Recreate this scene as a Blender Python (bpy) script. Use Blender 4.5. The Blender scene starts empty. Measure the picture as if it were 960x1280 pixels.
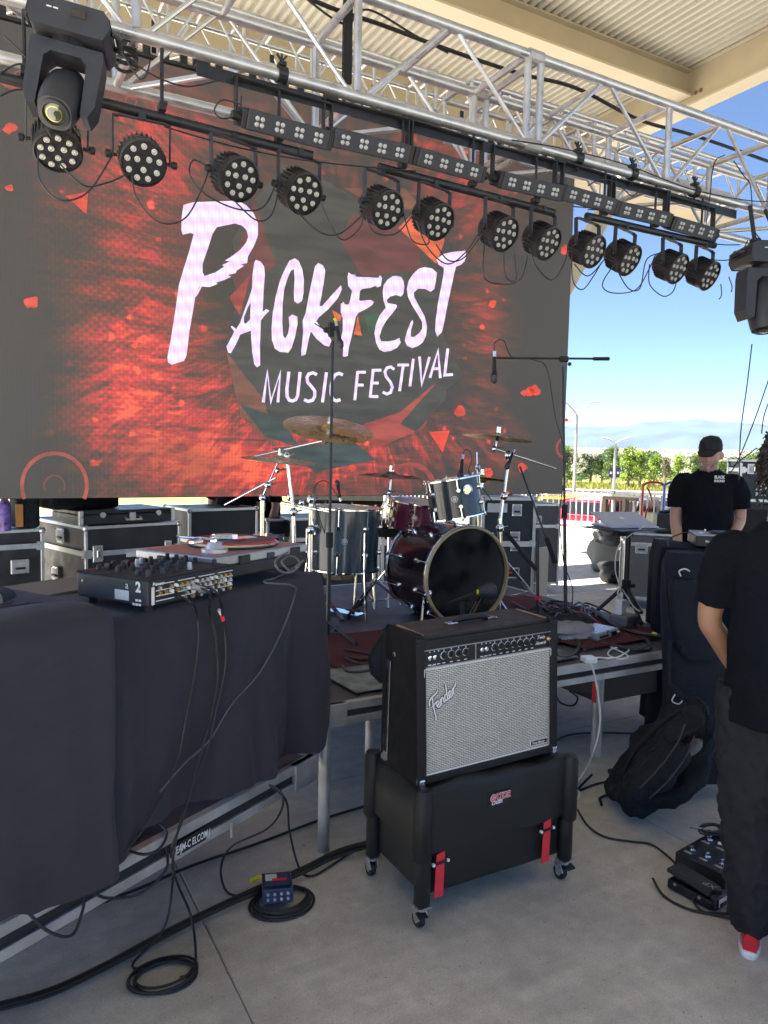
import bpy, bmesh, math, random
from math import pi, sin, cos, radians as R
from mathutils import Vector as V, Matrix, Quaternion
from mathutils.geometry import tessellate_polygon
random.seed(7)
sc = bpy.context.scene
COL = sc.collection
# ------------------------------------------------------------------ camera
# world axes: x along the stage front, y upstage, z up; the photographer stands at the origin
FOC, PITCH, ROLL, YAW, EYE = 928.0, R(4.4), R(1.2), R(29.0), 1.6
fwd = V((sin(YAW)*cos(PITCH), cos(YAW)*cos(PITCH), -sin(PITCH)))
_r0 = V((cos(YAW), -sin(YAW), 0)); _u0 = _r0.cross(fwd)
rgt = _r0*cos(ROLL) + _u0*sin(ROLL); upv = _u0*cos(ROLL) - _r0*sin(ROLL)
EYEP = V((0, 0, EYE))
cam = bpy.data.cameras.new('camera'); cam_o = bpy.data.objects.new('camera', cam); COL.objects.link(cam_o)
cam.sensor_fit = 'VERTICAL'; cam.sensor_height = 36; cam.sensor_width = 27
cam.lens = FOC/1280*36; cam.clip_start = .05; cam.clip_end = 60000
m = Matrix((rgt, upv, -fwd)).transposed().to_4x4(); m.translation = EYEP
cam_o.matrix_world = m; sc.camera = cam_o
# ------------------------------------------------------------------ world, sun, exposure
SUN = V((-.46, .33, .825)).normalized()
sun_el = math.asin(SUN.z); sun_az = math.atan2(SUN.x, SUN.y)
w = bpy.data.worlds.new('World'); sc.world = w; w.use_nodes = True
nt = w.node_tree; nt.nodes.clear()
def N(t, **k):
    n = nt.nodes.new(t)
    for a, b in k.items(): setattr(n, a, b)
    return n
out = N('ShaderNodeOutputWorld'); bg = N('ShaderNodeBackground'); sky = N('ShaderNodeTexSky', sky_type='NISHITA')
sky.sun_disc = False; sky.sun_elevation = sun_el; sky.sun_rotation = sun_az; sky.altitude = 1400; sky.air_density = .6; sky.dust_density = .5; sky.ozone_density = 2.5
bg.inputs[1].default_value = .05
tc = N('ShaderNodeTexCoord'); mp = N('ShaderNodeMapping'); mp.inputs['Scale'].default_value = (7, 7, 26)
nz = N('ShaderNodeTexNoise'); nz.inputs['Scale'].default_value = 1.0; nz.inputs['Detail'].default_value = 7; nz.inputs['Roughness'].default_value = .55
rp = N('ShaderNodeValToRGB'); rp.color_ramp.elements[0].position = .55; rp.color_ramp.elements[1].position = .63
sx = N('ShaderNodeSeparateXYZ')
bd = N('ShaderNodeValToRGB'); e = bd.color_ramp.elements; e[0].position = .038; e[0].color = (0, 0, 0, 1); e[1].position = .048; e[1].color = (1, 1, 1, 1)
e2 = bd.color_ramp.elements.new(.060); e2.color = (.9, .9, .9, 1); e3 = bd.color_ramp.elements.new(.074); e3.color = (0, 0, 0, 1)
mu = N('ShaderNodeMath', operation='MULTIPLY'); mx = N('ShaderNodeMixRGB'); mx.inputs[2].default_value = (5.2, 5.4, 5.7, 1)
L = nt.links.new
L(tc.outputs['Generated'], mp.inputs[0]); L(mp.outputs[0], nz.inputs[0]); L(nz.outputs[0], rp.inputs[0])
L(tc.outputs['Generated'], sx.inputs[0]); L(sx.outputs[2], bd.inputs[0]); L(rp.outputs[0], mu.inputs[0]); L(bd.outputs[0], mu.inputs[1])
L(mu.outputs[0], mx.inputs[0]); L(sky.outputs[0], mx.inputs[1]); L(mx.outputs[0], bg.inputs[0]); L(bg.outputs[0], out.inputs[0])
sl = bpy.data.lights.new('sun', 'SUN'); sl.energy = 5.0; sl.angle = R(.55); sl.color = (1, .95, .87)
so = bpy.data.objects.new('sun', sl); COL.objects.link(so); so.rotation_euler = SUN.to_track_quat('Z', 'Y').to_euler()
sc.view_settings.view_transform = 'Standard'; sc.view_settings.look = 'None'; sc.view_settings.gamma = 1
sc.view_settings.exposure = 2.65
sc.cycles.max_bounces = 8; sc.cycles.diffuse_bounces = 5; sc.cycles.use_denoising = True

# ------------------------------------------------------------------ where a pixel of the photograph lands on a real plane
def ray(u, v): return fwd + rgt*((u-480)/FOC) - upv*((v-640)/FOC)
def PZ(u, v, z): d = ray(u, v); return EYEP + d*((z-EYE)/d.z)
def PY(u, v, y): d = ray(u, v); return EYEP + d*(y/d.y)
def PX(u, v, x): d = ray(u, v); return EYEP + d*(x/d.x)
def PW(u, v, dep): return EYEP + ray(u, v)*dep

# ------------------------------------------------------------------ materials
def mat(name, col, rough=.6, metal=0., var=.12, scale=8., bump=0., bscale=60., coat=0., emit=None, estr=0., trans=0., spec=.5, sheen=0.):
    m = bpy.data.materials.new(name); m.use_nodes = True; t = m.node_tree; b = t.nodes['Principled BSDF']
    c = tuple(col)+(1,)
    b.inputs['Base Color'].default_value = c; b.inputs['Roughness'].default_value = rough; b.inputs['Metallic'].default_value = metal
    b.inputs['Specular IOR Level'].default_value = spec
    if coat: b.inputs['Coat Weight'].default_value = coat; b.inputs['Coat Roughness'].default_value = .08
    if trans: b.inputs['Transmission Weight'].default_value = trans
    if sheen: b.inputs['Sheen Weight'].default_value = sheen
    if emit: b.inputs['Emission Color'].default_value = tuple(emit)+(1,); b.inputs['Emission Strength'].default_value = estr
    tcn = t.nodes.new('ShaderNodeTexCoord')
    if var:
        n = t.nodes.new('ShaderNodeTexNoise'); n.inputs['Scale'].default_value = scale; n.inputs['Detail'].default_value = 6
        r = t.nodes.new('ShaderNodeMapRange'); r.inputs['From Min'].default_value = .3; r.inputs['From Max'].default_value = .7
        r.inputs['To Min'].default_value = 1-var; r.inputs['To Max'].default_value = 1+var
        x = t.nodes.new('ShaderNodeVectorMath'); x.operation = 'SCALE'; x.inputs[0].default_value = col
        t.links.new(tcn.outputs['Object'], n.inputs[0]); t.links.new(n.outputs[0], r.inputs[0]); t.links.new(r.outputs[0], x.inputs['Scale']); t.links.new(x.outputs[0], b.inputs['Base Color'])
        r2 = t.nodes.new('ShaderNodeMapRange'); r2.inputs['From Min'].default_value = .3; r2.inputs['From Max'].default_value = .7
        r2.inputs['To Min'].default_value = max(0, rough-.1); r2.inputs['To Max'].default_value = min(1, rough+.1)
        t.links.new(n.outputs[0], r2.inputs[0]); t.links.new(r2.outputs[0], b.inputs['Roughness'])
    if bump:
        n = t.nodes.new('ShaderNodeTexNoise'); n.inputs['Scale'].default_value = bscale; n.inputs['Detail'].default_value = 4
        bu = t.nodes.new('ShaderNodeBump'); bu.inputs['Strength'].default_value = bump; bu.inputs['Distance'].default_value = .01
        t.links.new(tcn.outputs['Object'], n.inputs[0]); t.links.new(n.outputs[0], bu.inputs['Height']); t.links.new(bu.outputs[0], b.inputs['Normal'])
    return m
M = {}
M['alu'] = mat('brushed_aluminium', (.62, .62, .62), .36, .85, .12, 14, .05, 90)
M['alu_dull'] = mat('worn_aluminium', (.45, .45, .45), .5, .7, .25, 9, .1, 60)
M['chrome'] = mat('chrome', (.82, .83, .85), .12, 1, .04, 20)
M['steel'] = mat('zinc_steel', (.6, .6, .6), .35, .9, .15, 30)
M['black'] = mat('black_plastic', (.012, .012, .014), .45, 0, .2, 20)
M['blackmetal'] = mat('black_powder_coat', (.02, .021, .024), .4, .1, .25, 18)
M['matte'] = mat('matte_black', (.012, .012, .014), .8, 0, .2, 10)
M['housing'] = mat('grey_black_housing', (.032, .034, .042), .5, 0, .15, 12, .05, 200)
M['tolex'] = mat('black_tolex', (.014, .014, .015), .5, 0, .15, 20, .5, 600, spec=.35)
M['vinyl'] = mat('black_vinyl_cover', (.012, .013, .014), .42, 0, .12, 5, .25, 500, spec=.4)
M['cable'] = mat('black_rubber_cable', (.018, .018, .02), .45, 0, .2, 10)
M['white'] = mat('white_plastic', (.8, .8, .8), .35, 0, .04, 10)
M['whitecable'] = mat('white_cable', (.68, .68, .66), .45, 0, .08, 10)
M['whiteprint'] = mat('white_print', (.75, .75, .75), .6, 0, .05, 40)
M['red'] = mat('red_strap', (.75, .03, .05), .6, 0, .1, 40)
M['redpaint'] = mat('red_paint', (.6, .03, .03), .35, 0, .1, 10, coat=.4)
M['bluepaint'] = mat('blue_paint', (.03, .12, .55), .35, 0, .1, 10, coat=.4)
M['cream'] = mat('cream_painted_steel', (.40, .345, .25), .55, 0, .07, 2, .04, 30)
M['creamlight'] = mat('cream_flange', (.50, .445, .34), .55, 0, .06, 2)
M['cloth'] = mat('dark_table_cloth', (.034, .033, .043), .9, 0, .12, 3, .15, 900, sheen=.08, spec=.25)
M['case'] = mat('black_laminate', (.022, .022, .024), .45, 0, .5, 9, .1, 200)
M['case_teal'] = mat('dark_green_laminate', (.020, .035, .038), .5, 0, .2, 4, .1, 200)
M['greycase'] = mat('grey_laminate', (.13, .125, .12), .6, 0, .15, 4)
M['deck'] = mat('black_stage_board', (.055, .055, .06), .55, 0, .25, 7, .2, 80)
M['carpet'] = mat('red_carpet', (.085, .012, .014), .95, 0, .35, 30, .8, 400)
M['rug'] = mat('patterned_rug', (.16, .18, .18), .95, 0, .6, 12, .6, 300)
M['skin'] = mat('skin', (.52, .30, .21), .5, 0, .08, 12, .1, 150)
M['skin2'] = mat('tanned_skin', (.42, .22, .13), .5, 0, .08, 12, .1, 150)
M['shirt'] = mat('black_cotton', (.006, .007, .010), .95, 0, .1, 6, .3, 60, spec=.15)
M['pants'] = mat('charcoal_cotton', (.024, .024, .026), .9, 0, .15, 5, .3, 40, spec=.2)
M['jeans'] = mat('grey_denim', (.10, .12, .14), .9, 0, .25, 10, .3, 300)
M['hair'] = mat('dark_hair', (.018, .012, .009), .45, 0, .3, 40)
M['beard'] = mat('grey_beard', (.42, .37, .33), .8, 0, .2, 80)
M['shoe'] = mat('red_leather', (.62, .02, .035), .4, 0, .05, 20)
M['bag'] = mat('navy_black_nylon', (.007, .010, .017), .8, 0, .3, 12, .6, 120, spec=.3)
M['bag2'] = mat('black_nylon', (.008, .012, .016), .8, 0, .3, 12, .8, 60, spec=.3)
M['greybag'] = mat('grey_canvas', (.16, .16, .14), .85, 0, .15, 6, .5, 20)
M['cymbal'] = mat('bronze_cymbal', (.45, .33, .15), .32, .9, .2, 30)
M['darkcymbal'] = mat('dark_bronze', (.16, .09, .06), .4, .8, .3, 30)
M['drumhead'] = mat('drum_head_white', (.65, .65, .62), .5, 0, .05, 8)
M['blackhead'] = mat('drum_head_black', (.008, .008, .010), .18, 0, .1, 8, coat=.3)
M['wood'] = mat('maple_hoop', (.36, .27, .15), .4, 0, .12, 12, coat=.3)
M['purple'] = mat('plum_lacquer', (.14, .02, .045), .18, .1, .25, 8, coat=.8)
M['lens'] = mat('led_lens', (.46, .45, .41), .1, 0, .05, 20, coat=1)
M['lensgrey'] = mat('led_lens_small', (.42, .42, .42), .15, 0, .05, 20, coat=1)
M['silver'] = mat('silver_paint', (.42, .43, .45), .35, .6, .08, 20)
M['blue'] = mat('blue_enamel', (.02, .035, .10), .3, .2, .1, 20, coat=.5)
M['yellow'] = mat('yellow_tape', (.75, .65, .03), .5)
M['glassdark'] = mat('dark_glass', (.01, .01, .012), .05, 0, 0, coat=1)
M['paper'] = mat('white_label', (.7, .7, .7), .6)
M['brown'] = mat('brown_steel', (.14, .085, .055), .6, 0, .2, 10)
M['palefence'] = mat('pale_painted_steel', (.42, .40, .36), .5, 0, .08, 6)
M['lampgrey'] = mat('lamp_post_grey', (.42, .42, .42), .5, .3, .08, 6)
M['gold'] = mat('gold_contact', (.6, .4, .15), .3, .9, .1)
M['purpleflask'] = mat('purple_flask', (.12, .07, .25), .35, .2, .6, 40)
M['goldcloth'] = mat('orange_patch', (.45, .2, .06), .7)
M['vinylrecord'] = mat('vinyl_record', (.012, .012, .012), .45, 0, .1, 20)
M['cap'] = mat('black_cap', (.012, .012, .014), .85, 0, .1, 6, .3, 60)
M['pinkcable'] = mat('pink_red_cable', (.35, .03, .09), .5)
HAZE = True
M['glassdark0'] = M['glassdark']

M['asphalt'] = mat('asphalt', (.11, .11, .11), .9, 0, .15, 3)
M['kerb'] = mat('kerb_concrete', (.30, .29, .26), .8, 0, .1, 3)
M['banner'] = mat('navy_banner', (.035, .035, .08), .7, 0, .1)
M['bark'] = mat('bark', (.16, .12, .09), .9, 0, .3, 6)
M['carred'] = mat('red_car_paint', (.42, .01, .03), .2, .1, .03, coat=1); M['carwhite'] = mat('white_car_paint', (.75, .75, .75), .25, 0, .03, coat=1); M['carblack'] = mat('dark_car_paint', (.03, .03, .035), .25, 0, .03, coat=1); M['caryellow'] = mat('yellow_car_paint', (.7, .42, .03), .25, 0, .03, coat=1)
M['glassgreen'] = mat('coated_lens', (.06, .08, .05), .05, .2, 0, coat=1)
M['rust'] = mat('dusty_red_plate', (.22, .12, .11), .4, 0, .1, 20)
M['silverl'] = mat('anodised_silver', (.50, .50, .53), .35, .7, .03, 10); M['cloth2'] = mat('black_drape', (.006, .008, .015), .9, 0, .1, 3, spec=.2)
M['lip'] = mat('lips', (.35, .12, .10), .5)
M['redlining'] = mat('dark_red_lining', (.16, .01, .015), .8)
M['bluelabel'] = mat('blue_label', (.05, .06, .14), .5)
M['rubber'] = mat('ribbed_rubber', (.022, .022, .024), .7, 0, .15, 30, .4, 200)
M['housinggrey'] = mat('grey_plastic', (.16, .17, .18), .5); M['silvercloth'] = mat('grey_cloth', (.24, .24, .26), .8, 0, .1, 9, .4, 60); M['greycable'] = mat('grey_cable', (.10, .10, .11), .45); M['jeanslight'] = mat('light_grey_denim', (.20, .24, .27), .9, 0, .2, 10, .3, 300)
# ------------------------------------------------------------------ mesh collector
class MB:
    def __init__(s): s.v = []; s.f = []; s.mi = []; s.k = 0
    def add(s, vs, fs):
        o = len(s.v); s.v += [tuple(p) for p in vs]; s.f += [tuple(i+o for i in f) for f in fs]; s.mi += [s.k]*len(fs); return s
    def m(s, k): s.k = k; return s
    def box(s, c, d, rot=None, taper=None):
        c = V(c); x, y, z = d[0]/2, d[1]/2, d[2]/2; tx, ty = taper or (1, 1)
        ps = [V((-x, -y, -z)), V((x, -y, -z)), V((x, y, -z)), V((-x, y, -z)), V((-x*tx, -y*ty, z)), V((x*tx, -y*ty, z)), V((x*tx, y*ty, z)), V((-x*tx, y*ty, z))]
        if rot is not None:
            q = rot if not isinstance(rot, (int, float)) else Matrix.Rotation(rot, 3, 'Z')
            ps = [q @ p for p in ps]
        return s.add([p+c for p in ps], [(0, 3, 2, 1), (4, 5, 6, 7), (0, 1, 5, 4), (1, 2, 6, 5), (2, 3, 7, 6), (3, 0, 4, 7)])
    def cyl(s, a, b, r, r2=None, n=12, cap=True):
        a, b = V(a), V(b); r2 = r if r2 is None else r2
        d = (b-a).normalized(); t = d.orthogonal().normalized(); u = d.cross(t)
        vs = [a+(t*cos(2*pi*i/n)+u*sin(2*pi*i/n))*r for i in range(n)] + [b+(t*cos(2*pi*i/n)+u*sin(2*pi*i/n))*r2 for i in range(n)]
        fs = [(i, (i+1) % n, n+(i+1) % n, n+i) for i in range(n)]
        if cap: fs += [tuple(range(n-1, -1, -1)), tuple(range(n, 2*n))]
        return s.add(vs, fs)
    def lathe(s, o, ax, prof, n=24, close=False):
        # prof: (radius, height) along axis ax from origin o
        o = V(o); ax = V(ax).normalized(); t = ax.orthogonal().normalized(); u = ax.cross(t); vs = []; fs = []
        for (r, h) in prof:
            for i in range(n): a = 2*pi*i/n; vs.append(o+ax*h+(t*cos(a)+u*sin(a))*r)
        for k in range(len(prof)-1):
            for i in range(n): fs.append((k*n+i, k*n+(i+1) % n, (k+1)*n+(i+1) % n, (k+1)*n+i))
        return s.add(vs, fs)
    def tube(s, pts, r, n=7, cap=True, rs=None):
        pts = [V(p) for p in pts]; vs = []; fs = []; t = None
        for i, p in enumerate(pts):
            d = (pts[min(i+1, len(pts)-1)]-pts[max(i-1, 0)])
            d = d.normalized() if d.length > 1e-9 else V((0, 0, 1))
            if t is None: t = d.orthogonal().normalized()
            t = (t-d*t.dot(d)); t = t.normalized() if t.length > 1e-6 else d.orthogonal().normalized()
            u = d.cross(t); rr = rs[i] if rs else r
            vs += [p+(t*cos(2*pi*k/n)+u*sin(2*pi*k/n))*rr for k in range(n)]
        for i in range(len(pts)-1):
            fs += [(i*n+k, i*n+(k+1) % n, (i+1)*n+(k+1) % n, (i+1)*n+k) for k in range(n)]
        if cap: fs += [tuple(range(n-1, -1, -1)), tuple(range((len(pts)-1)*n, len(pts)*n))]
        return s.add(vs, fs)
    def prism(s, poly, o, X, Y, th, holes=None):
        # polygon (2D) in plane o + X*x + Y*y, extruded by th along X x Y
        X, Y, o = V(X), V(Y), V(o); Zn = X.cross(Y).normalized()*th
        loops = [poly]+(holes or []); flat = [p for l in loops for p in l]
        tr = tessellate_polygon([[V((p[0], p[1], 0)) for p in l] for l in loops])
        a = [o+X*p[0]+Y*p[1] for p in flat]; n = len(a); vs = a+[p+Zn for p in a]
        fs = [(i, j, k) for i, j, k in tr]+[(i+n, k+n, j+n) for i, j, k in tr]
        b = 0
        for l in loops:
            c = len(l); fs += [(b+i, b+(i+1) % c, b+(i+1) % c+n, b+i+n) for i in range(c)]; b += c
        return s.add(vs, fs)
    def ball(s, c, r, n=12, sc_=(1, 1, 1), rot=None):
        c = V(c); vs = []; fs = []; h = n//2
        for j in range(h+1):
            for i in range(n):
                a = 2*pi*i/n; b = pi*j/h; p = V((sin(b)*cos(a)*r*sc_[0], sin(b)*sin(a)*r*sc_[1], cos(b)*r*sc_[2]))
                if rot is not None: p = rot @ p
                vs.append(c+p)
        for j in range(h):
            for i in range(n): fs.append((j*n+i, (j+1)*n+i, (j+1)*n+(i+1) % n, j*n+(i+1) % n))
        return s.add(vs, fs)
    def loft(s, rings, n=20, power=2.0):
        # rings: (centre, half width vector A, half depth vector B)
        vs = []; fs = []
        for (c, A, B) in rings:
            c, A, B = V(c), V(A), V(B)
            for i in range(n):
                a = 2*pi*i/n; ca, sa = cos(a), sin(a)
                x = math.copysign(abs(ca)**(2/power), ca); y = math.copysign(abs(sa)**(2/power), sa)
                vs.append(c+A*x+B*y)
        for k in range(len(rings)-1): fs += [(k*n+i, k*n+(i+1) % n, (k+1)*n+(i+1) % n, (k+1)*n+i) for i in range(n)]
        fs += [tuple(range(n-1, -1, -1)), tuple(range((len(rings)-1)*n, len(rings)*n))]
        return s.add(vs, fs)
    def build(s, name, ms, parent=None, smooth=False, bevel=0, label=None, kind=None, fix=False, seg=2):
        me = bpy.data.meshes.new(name); me.from_pydata(s.v, [], s.f)
        for mm in (ms if isinstance(ms, (list, tuple)) else [ms]): me.materials.append(M[mm] if isinstance(mm, str) else mm)
        me.polygons.foreach_set('material_index', s.mi)
        if fix or smooth:
            bm = bmesh.new(); bm.from_mesh(me); bmesh.ops.recalc_face_normals(bm, faces=bm.faces); bm.to_mesh(me); bm.free()
        o = bpy.data.objects.new(name, me); COL.objects.link(o)
        if smooth:
            me.shade_smooth()
            for ed in me.edges: pass
            try: me.set_sharp_from_angle(angle=R(40))
            except Exception: pass
        if bevel:
            b = o.modifiers.new('bevel', 'BEVEL'); b.width = bevel; b.segments = seg; b.limit_method = 'ANGLE'; b.angle_limit = R(40)
        if parent is not None: adopt(o, parent)
        if label: o['label'] = label
        if kind: o['kind'] = kind
        return o
def adopt(o, p):
    o.parent = p
    q = p; mm = Matrix.Identity(4)
    while q is not None: mm = mm @ Matrix.Translation(-V(q.location)) if q.type == 'EMPTY' else mm; q = q.parent
    o.matrix_parent_inverse = mm if p.type == 'EMPTY' else Matrix.Identity(4)
def tag(o, label, cat, group=None, kind=None):
    o['label'] = label; o['category'] = cat
    if group: o['group'] = group
    if kind: o['kind'] = kind
    return o
def thing(name, label, cat, loc=(0, 0, 0), group=None):
    o = bpy.data.objects.new(name, None); COL.objects.link(o); o.location = loc; o.empty_display_size = .05
    return tag(o, label, cat, group)
def copy_tree(o, parent=None):
    c = o.copy(); COL.objects.link(c)
    if parent: c.parent = parent; c.matrix_parent_inverse = o.matrix_parent_inverse.copy()
    for ch in list(KIDS(o)): copy_tree(ch, c)
    return c
def KIDS(o): return list(o.children)
def spline(pts, n=8):
    pts = [V(p) for p in pts]; P = [pts[0]]+pts+[pts[-1]]; o = []
    for i in range(1, len(P)-2):
        a, b, c, d = P[i-1], P[i], P[i+1], P[i+2]
        for k in range(n):
            t = k/n; o.append(.5*((2*b)+(c-a)*t+(2*a-5*b+4*c-d)*t*t+(3*b-a-3*c+d)*t**3))
    return o+[pts[-1]]
def cable(pts, r, label, m_='cable', name='cable', group=None, n=8, parent=None, sides=7):
    o = MB().tube(spline(pts, n), r, sides).build(name, m_, parent, smooth=True)
    if parent is None: tag(o, label, 'cable', group)
    return o
def coil(c, R0, turns, r, z0=0, jit=.02, sq=.9, seed=1, n=26):
    rd = random.Random(seed); pts = []; c = V(c)
    rad_ = R0*jit*1.6
    for i in range(int(turns*n)):
        a = 2*pi*i/n; q = R0*(1+jit*2*sin(i*.13+seed))*(1-.25*(i/(turns*n)))
        pts.append(c+V((cos(a)*q+rad_*cos(i*.21+seed), sin(a)*q*sq+rad_*sin(i*.17), z0+r+.8*r*(i/n)*.9+r*.3*sin(i*.5))))
    return pts
def text(s, size, m_, o, X, Y, name='lettering', parent=None, shear=0, th=.0008, bold=.0, sx=1., align='LEFT', label=None):
    c = bpy.data.curves.new('t', 'FONT'); c.body = s; c.size = size; c.shear = shear; c.offset = bold*size; c.align_x = align; c.resolution_u = 3
    to = bpy.data.objects.new('t', c); COL.objects.link(to)
    me = bpy.data.meshes.new_from_object(to.evaluated_get(bpy.context.evaluated_depsgraph_get())); bpy.data.objects.remove(to); bpy.data.curves.remove(c)
    X, Y, o = V(X).normalized(), V(Y).normalized(), V(o); Zn = X.cross(Y)
    for v in me.vertices: v.co = o+X*v.co.x*sx+Y*v.co.y+Zn*th
    me.materials.clear(); me.materials.append(M[m_] if isinstance(m_, str) else m_)
    ob = bpy.data.objects.new(name, me); COL.objects.link(ob)
    if parent is not None: adopt(ob, parent)
    if label: ob['label'] = label
    return ob
# ------------------------------------------------------------------ the setting
def sm(a, b, x): t = min(1, max(0, (x-a)/(b-a))); return t*t*(3-2*t)
def ground_z(r):
    z = -.03-1.67*sm(12.5, 17, r)+1.1*sm(40, 52, r)
    return z-2.5*sm(95, 200, r)+(r*.0150*sm(250, 4200, r))
def terrain():
    mb = MB(); rs = [0, 4, 8, 10, 12, 13, 14, 15, 16, 17, 20, 26, 34, 40, 44, 48, 52, 58, 66, 78, 92, 110, 140, 180, 240, 320, 450, 650, 900, 1300, 1900, 2700, 3600, 4600, 5800, 7200, 9000, 14000]
    n = 120; cx, cy = 2.0, 2.0; rd = random.Random(3); vs = []; fs = []
    for r in rs:
        for i in range(n):
            a = 2*pi*i/n; j = 1+(rd.uniform(-.03, .03) if 400 < r < 9000 else 0)
            vs.append((cx+cos(a)*r, cy+sin(a)*r, ground_z(r)+(rd.uniform(-1, 1)*r*.0006 if r > 400 else 0)))
    for k in range(len(rs)-1):
        for i in range(n): fs.append((k*n+i, k*n+(i+1) % n, (k+1)*n+(i+1) % n, (k+1)*n+i))
    mb.add(vs, fs)
    g = bpy.data.materials.new('dry_ground'); g.use_nodes = True; t = g.node_tree; b = t.nodes['Principled BSDF']; b.inputs['Roughness'].default_value = .95
    geo = t.nodes.new('ShaderNodeNewGeometry'); ln = t.nodes.new('ShaderNodeVectorMath'); ln.operation = 'LENGTH'; t.links.new(geo.outputs['Position'], ln.inputs[0])
    mr = t.nodes.new('ShaderNodeMath'); mr.operation = 'LOGARITHM'; mr.inputs[1].default_value = 10; t.links.new(ln.outputs['Value'], mr.inputs[0])
    dv = t.nodes.new('ShaderNodeMath'); dv.operation = 'DIVIDE'; dv.inputs[1].default_value = 4; t.links.new(mr.outputs[0], dv.inputs[0])
    cr = t.nodes.new('ShaderNodeValToRGB'); el = cr.color_ramp.elements
    el[0].position = .30; el[0].color = (.24, .20, .15, 1); el[1].position = .405; el[1].color = (.24, .20, .15, 1)
    for p, c in ((.415, (.22, .21, .06, 1)), (.47, (.26, .25, .07, 1)), (.56, (.16, .17, .08, 1)), (.72, (.17, .17, .11, 1)), (.80, (.22, .17, .125, 1)), (1., (.20, .155, .125, 1))):
        q = el.new(p); q.color = c
    t.links.new(dv.outputs[0], cr.inputs[0])
    n1 = t.nodes.new('ShaderNodeTexNoise'); n1.inputs['Scale'].default_value = .02; n1.inputs['Detail'].default_value = 10; n1.inputs['Roughness'].default_value = .75
    t.links.new(geo.outputs['Position'], n1.inputs[0])
    r2 = t.nodes.new('ShaderNodeMapRange'); r2.inputs[1].default_value = .35; r2.inputs[2].default_value = .65; r2.inputs[3].default_value = .55; r2.inputs[4].default_value = 1.35
    t.links.new(n1.outputs[0], r2.inputs[0]); sc2 = t.nodes.new('ShaderNodeVectorMath'); sc2.operation = 'SCALE'
    t.links.new(cr.outputs[0], sc2.inputs[0]); t.links.new(r2.outputs[0], sc2.inputs['Scale']); t.links.new(sc2.outputs[0], b.inputs['Base Color'])
    o = mb.build('ground', g, kind='structure', fix=False)
terrain()
# far mountains, a ring section in the direction one looks
def mountains():
    rd = random.Random(5)
    M['mountain'] = mat('forest_mountain', (.05, .075, .10), .95, 0, .3, .002)
    mb = MB(); n = 220; rows = 6; vs = []; fs = []
    ph = [rd.uniform(0, 6.28) for _ in range(12)]
    for i in range(n+1):
        a = R(-10)+R(110)*i/n
        h = 300+55*sin(a*5+ph[0])+35*sin(a*11+ph[1])+22*sin(a*23+ph[2])+14*sin(a*47+ph[3])+8*sin(a*101+ph[4])+5*sin(a*190+ph[5])
        az = math.degrees(a)
        h += 75*math.exp(-((az-51.5)/3.2)**2) + 45*math.exp(-((az-45.5)/1.5)**2)*0
        for j in range(rows):
            t = j/(rows-1); rr = 9200+1800*t + 160*sin(a*60+ph[6]+j)*(1-t)
            z = 130+(h-130+110)*t**.8*(1+(.09*sin(a*75+ph[7]+j*2)*(1-t)))
            vs.append((sin(a)*rr, cos(a)*rr, z if j else 60))
    for i in range(n):
        for j in range(rows-1): fs.append((i*rows+j, i*rows+j+1, (i+1)*rows+j+1, (i+1)*rows+j))
    mb.add(vs, fs).build('mountains', 'mountain', kind='structure', smooth=True)
mountains()
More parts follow.
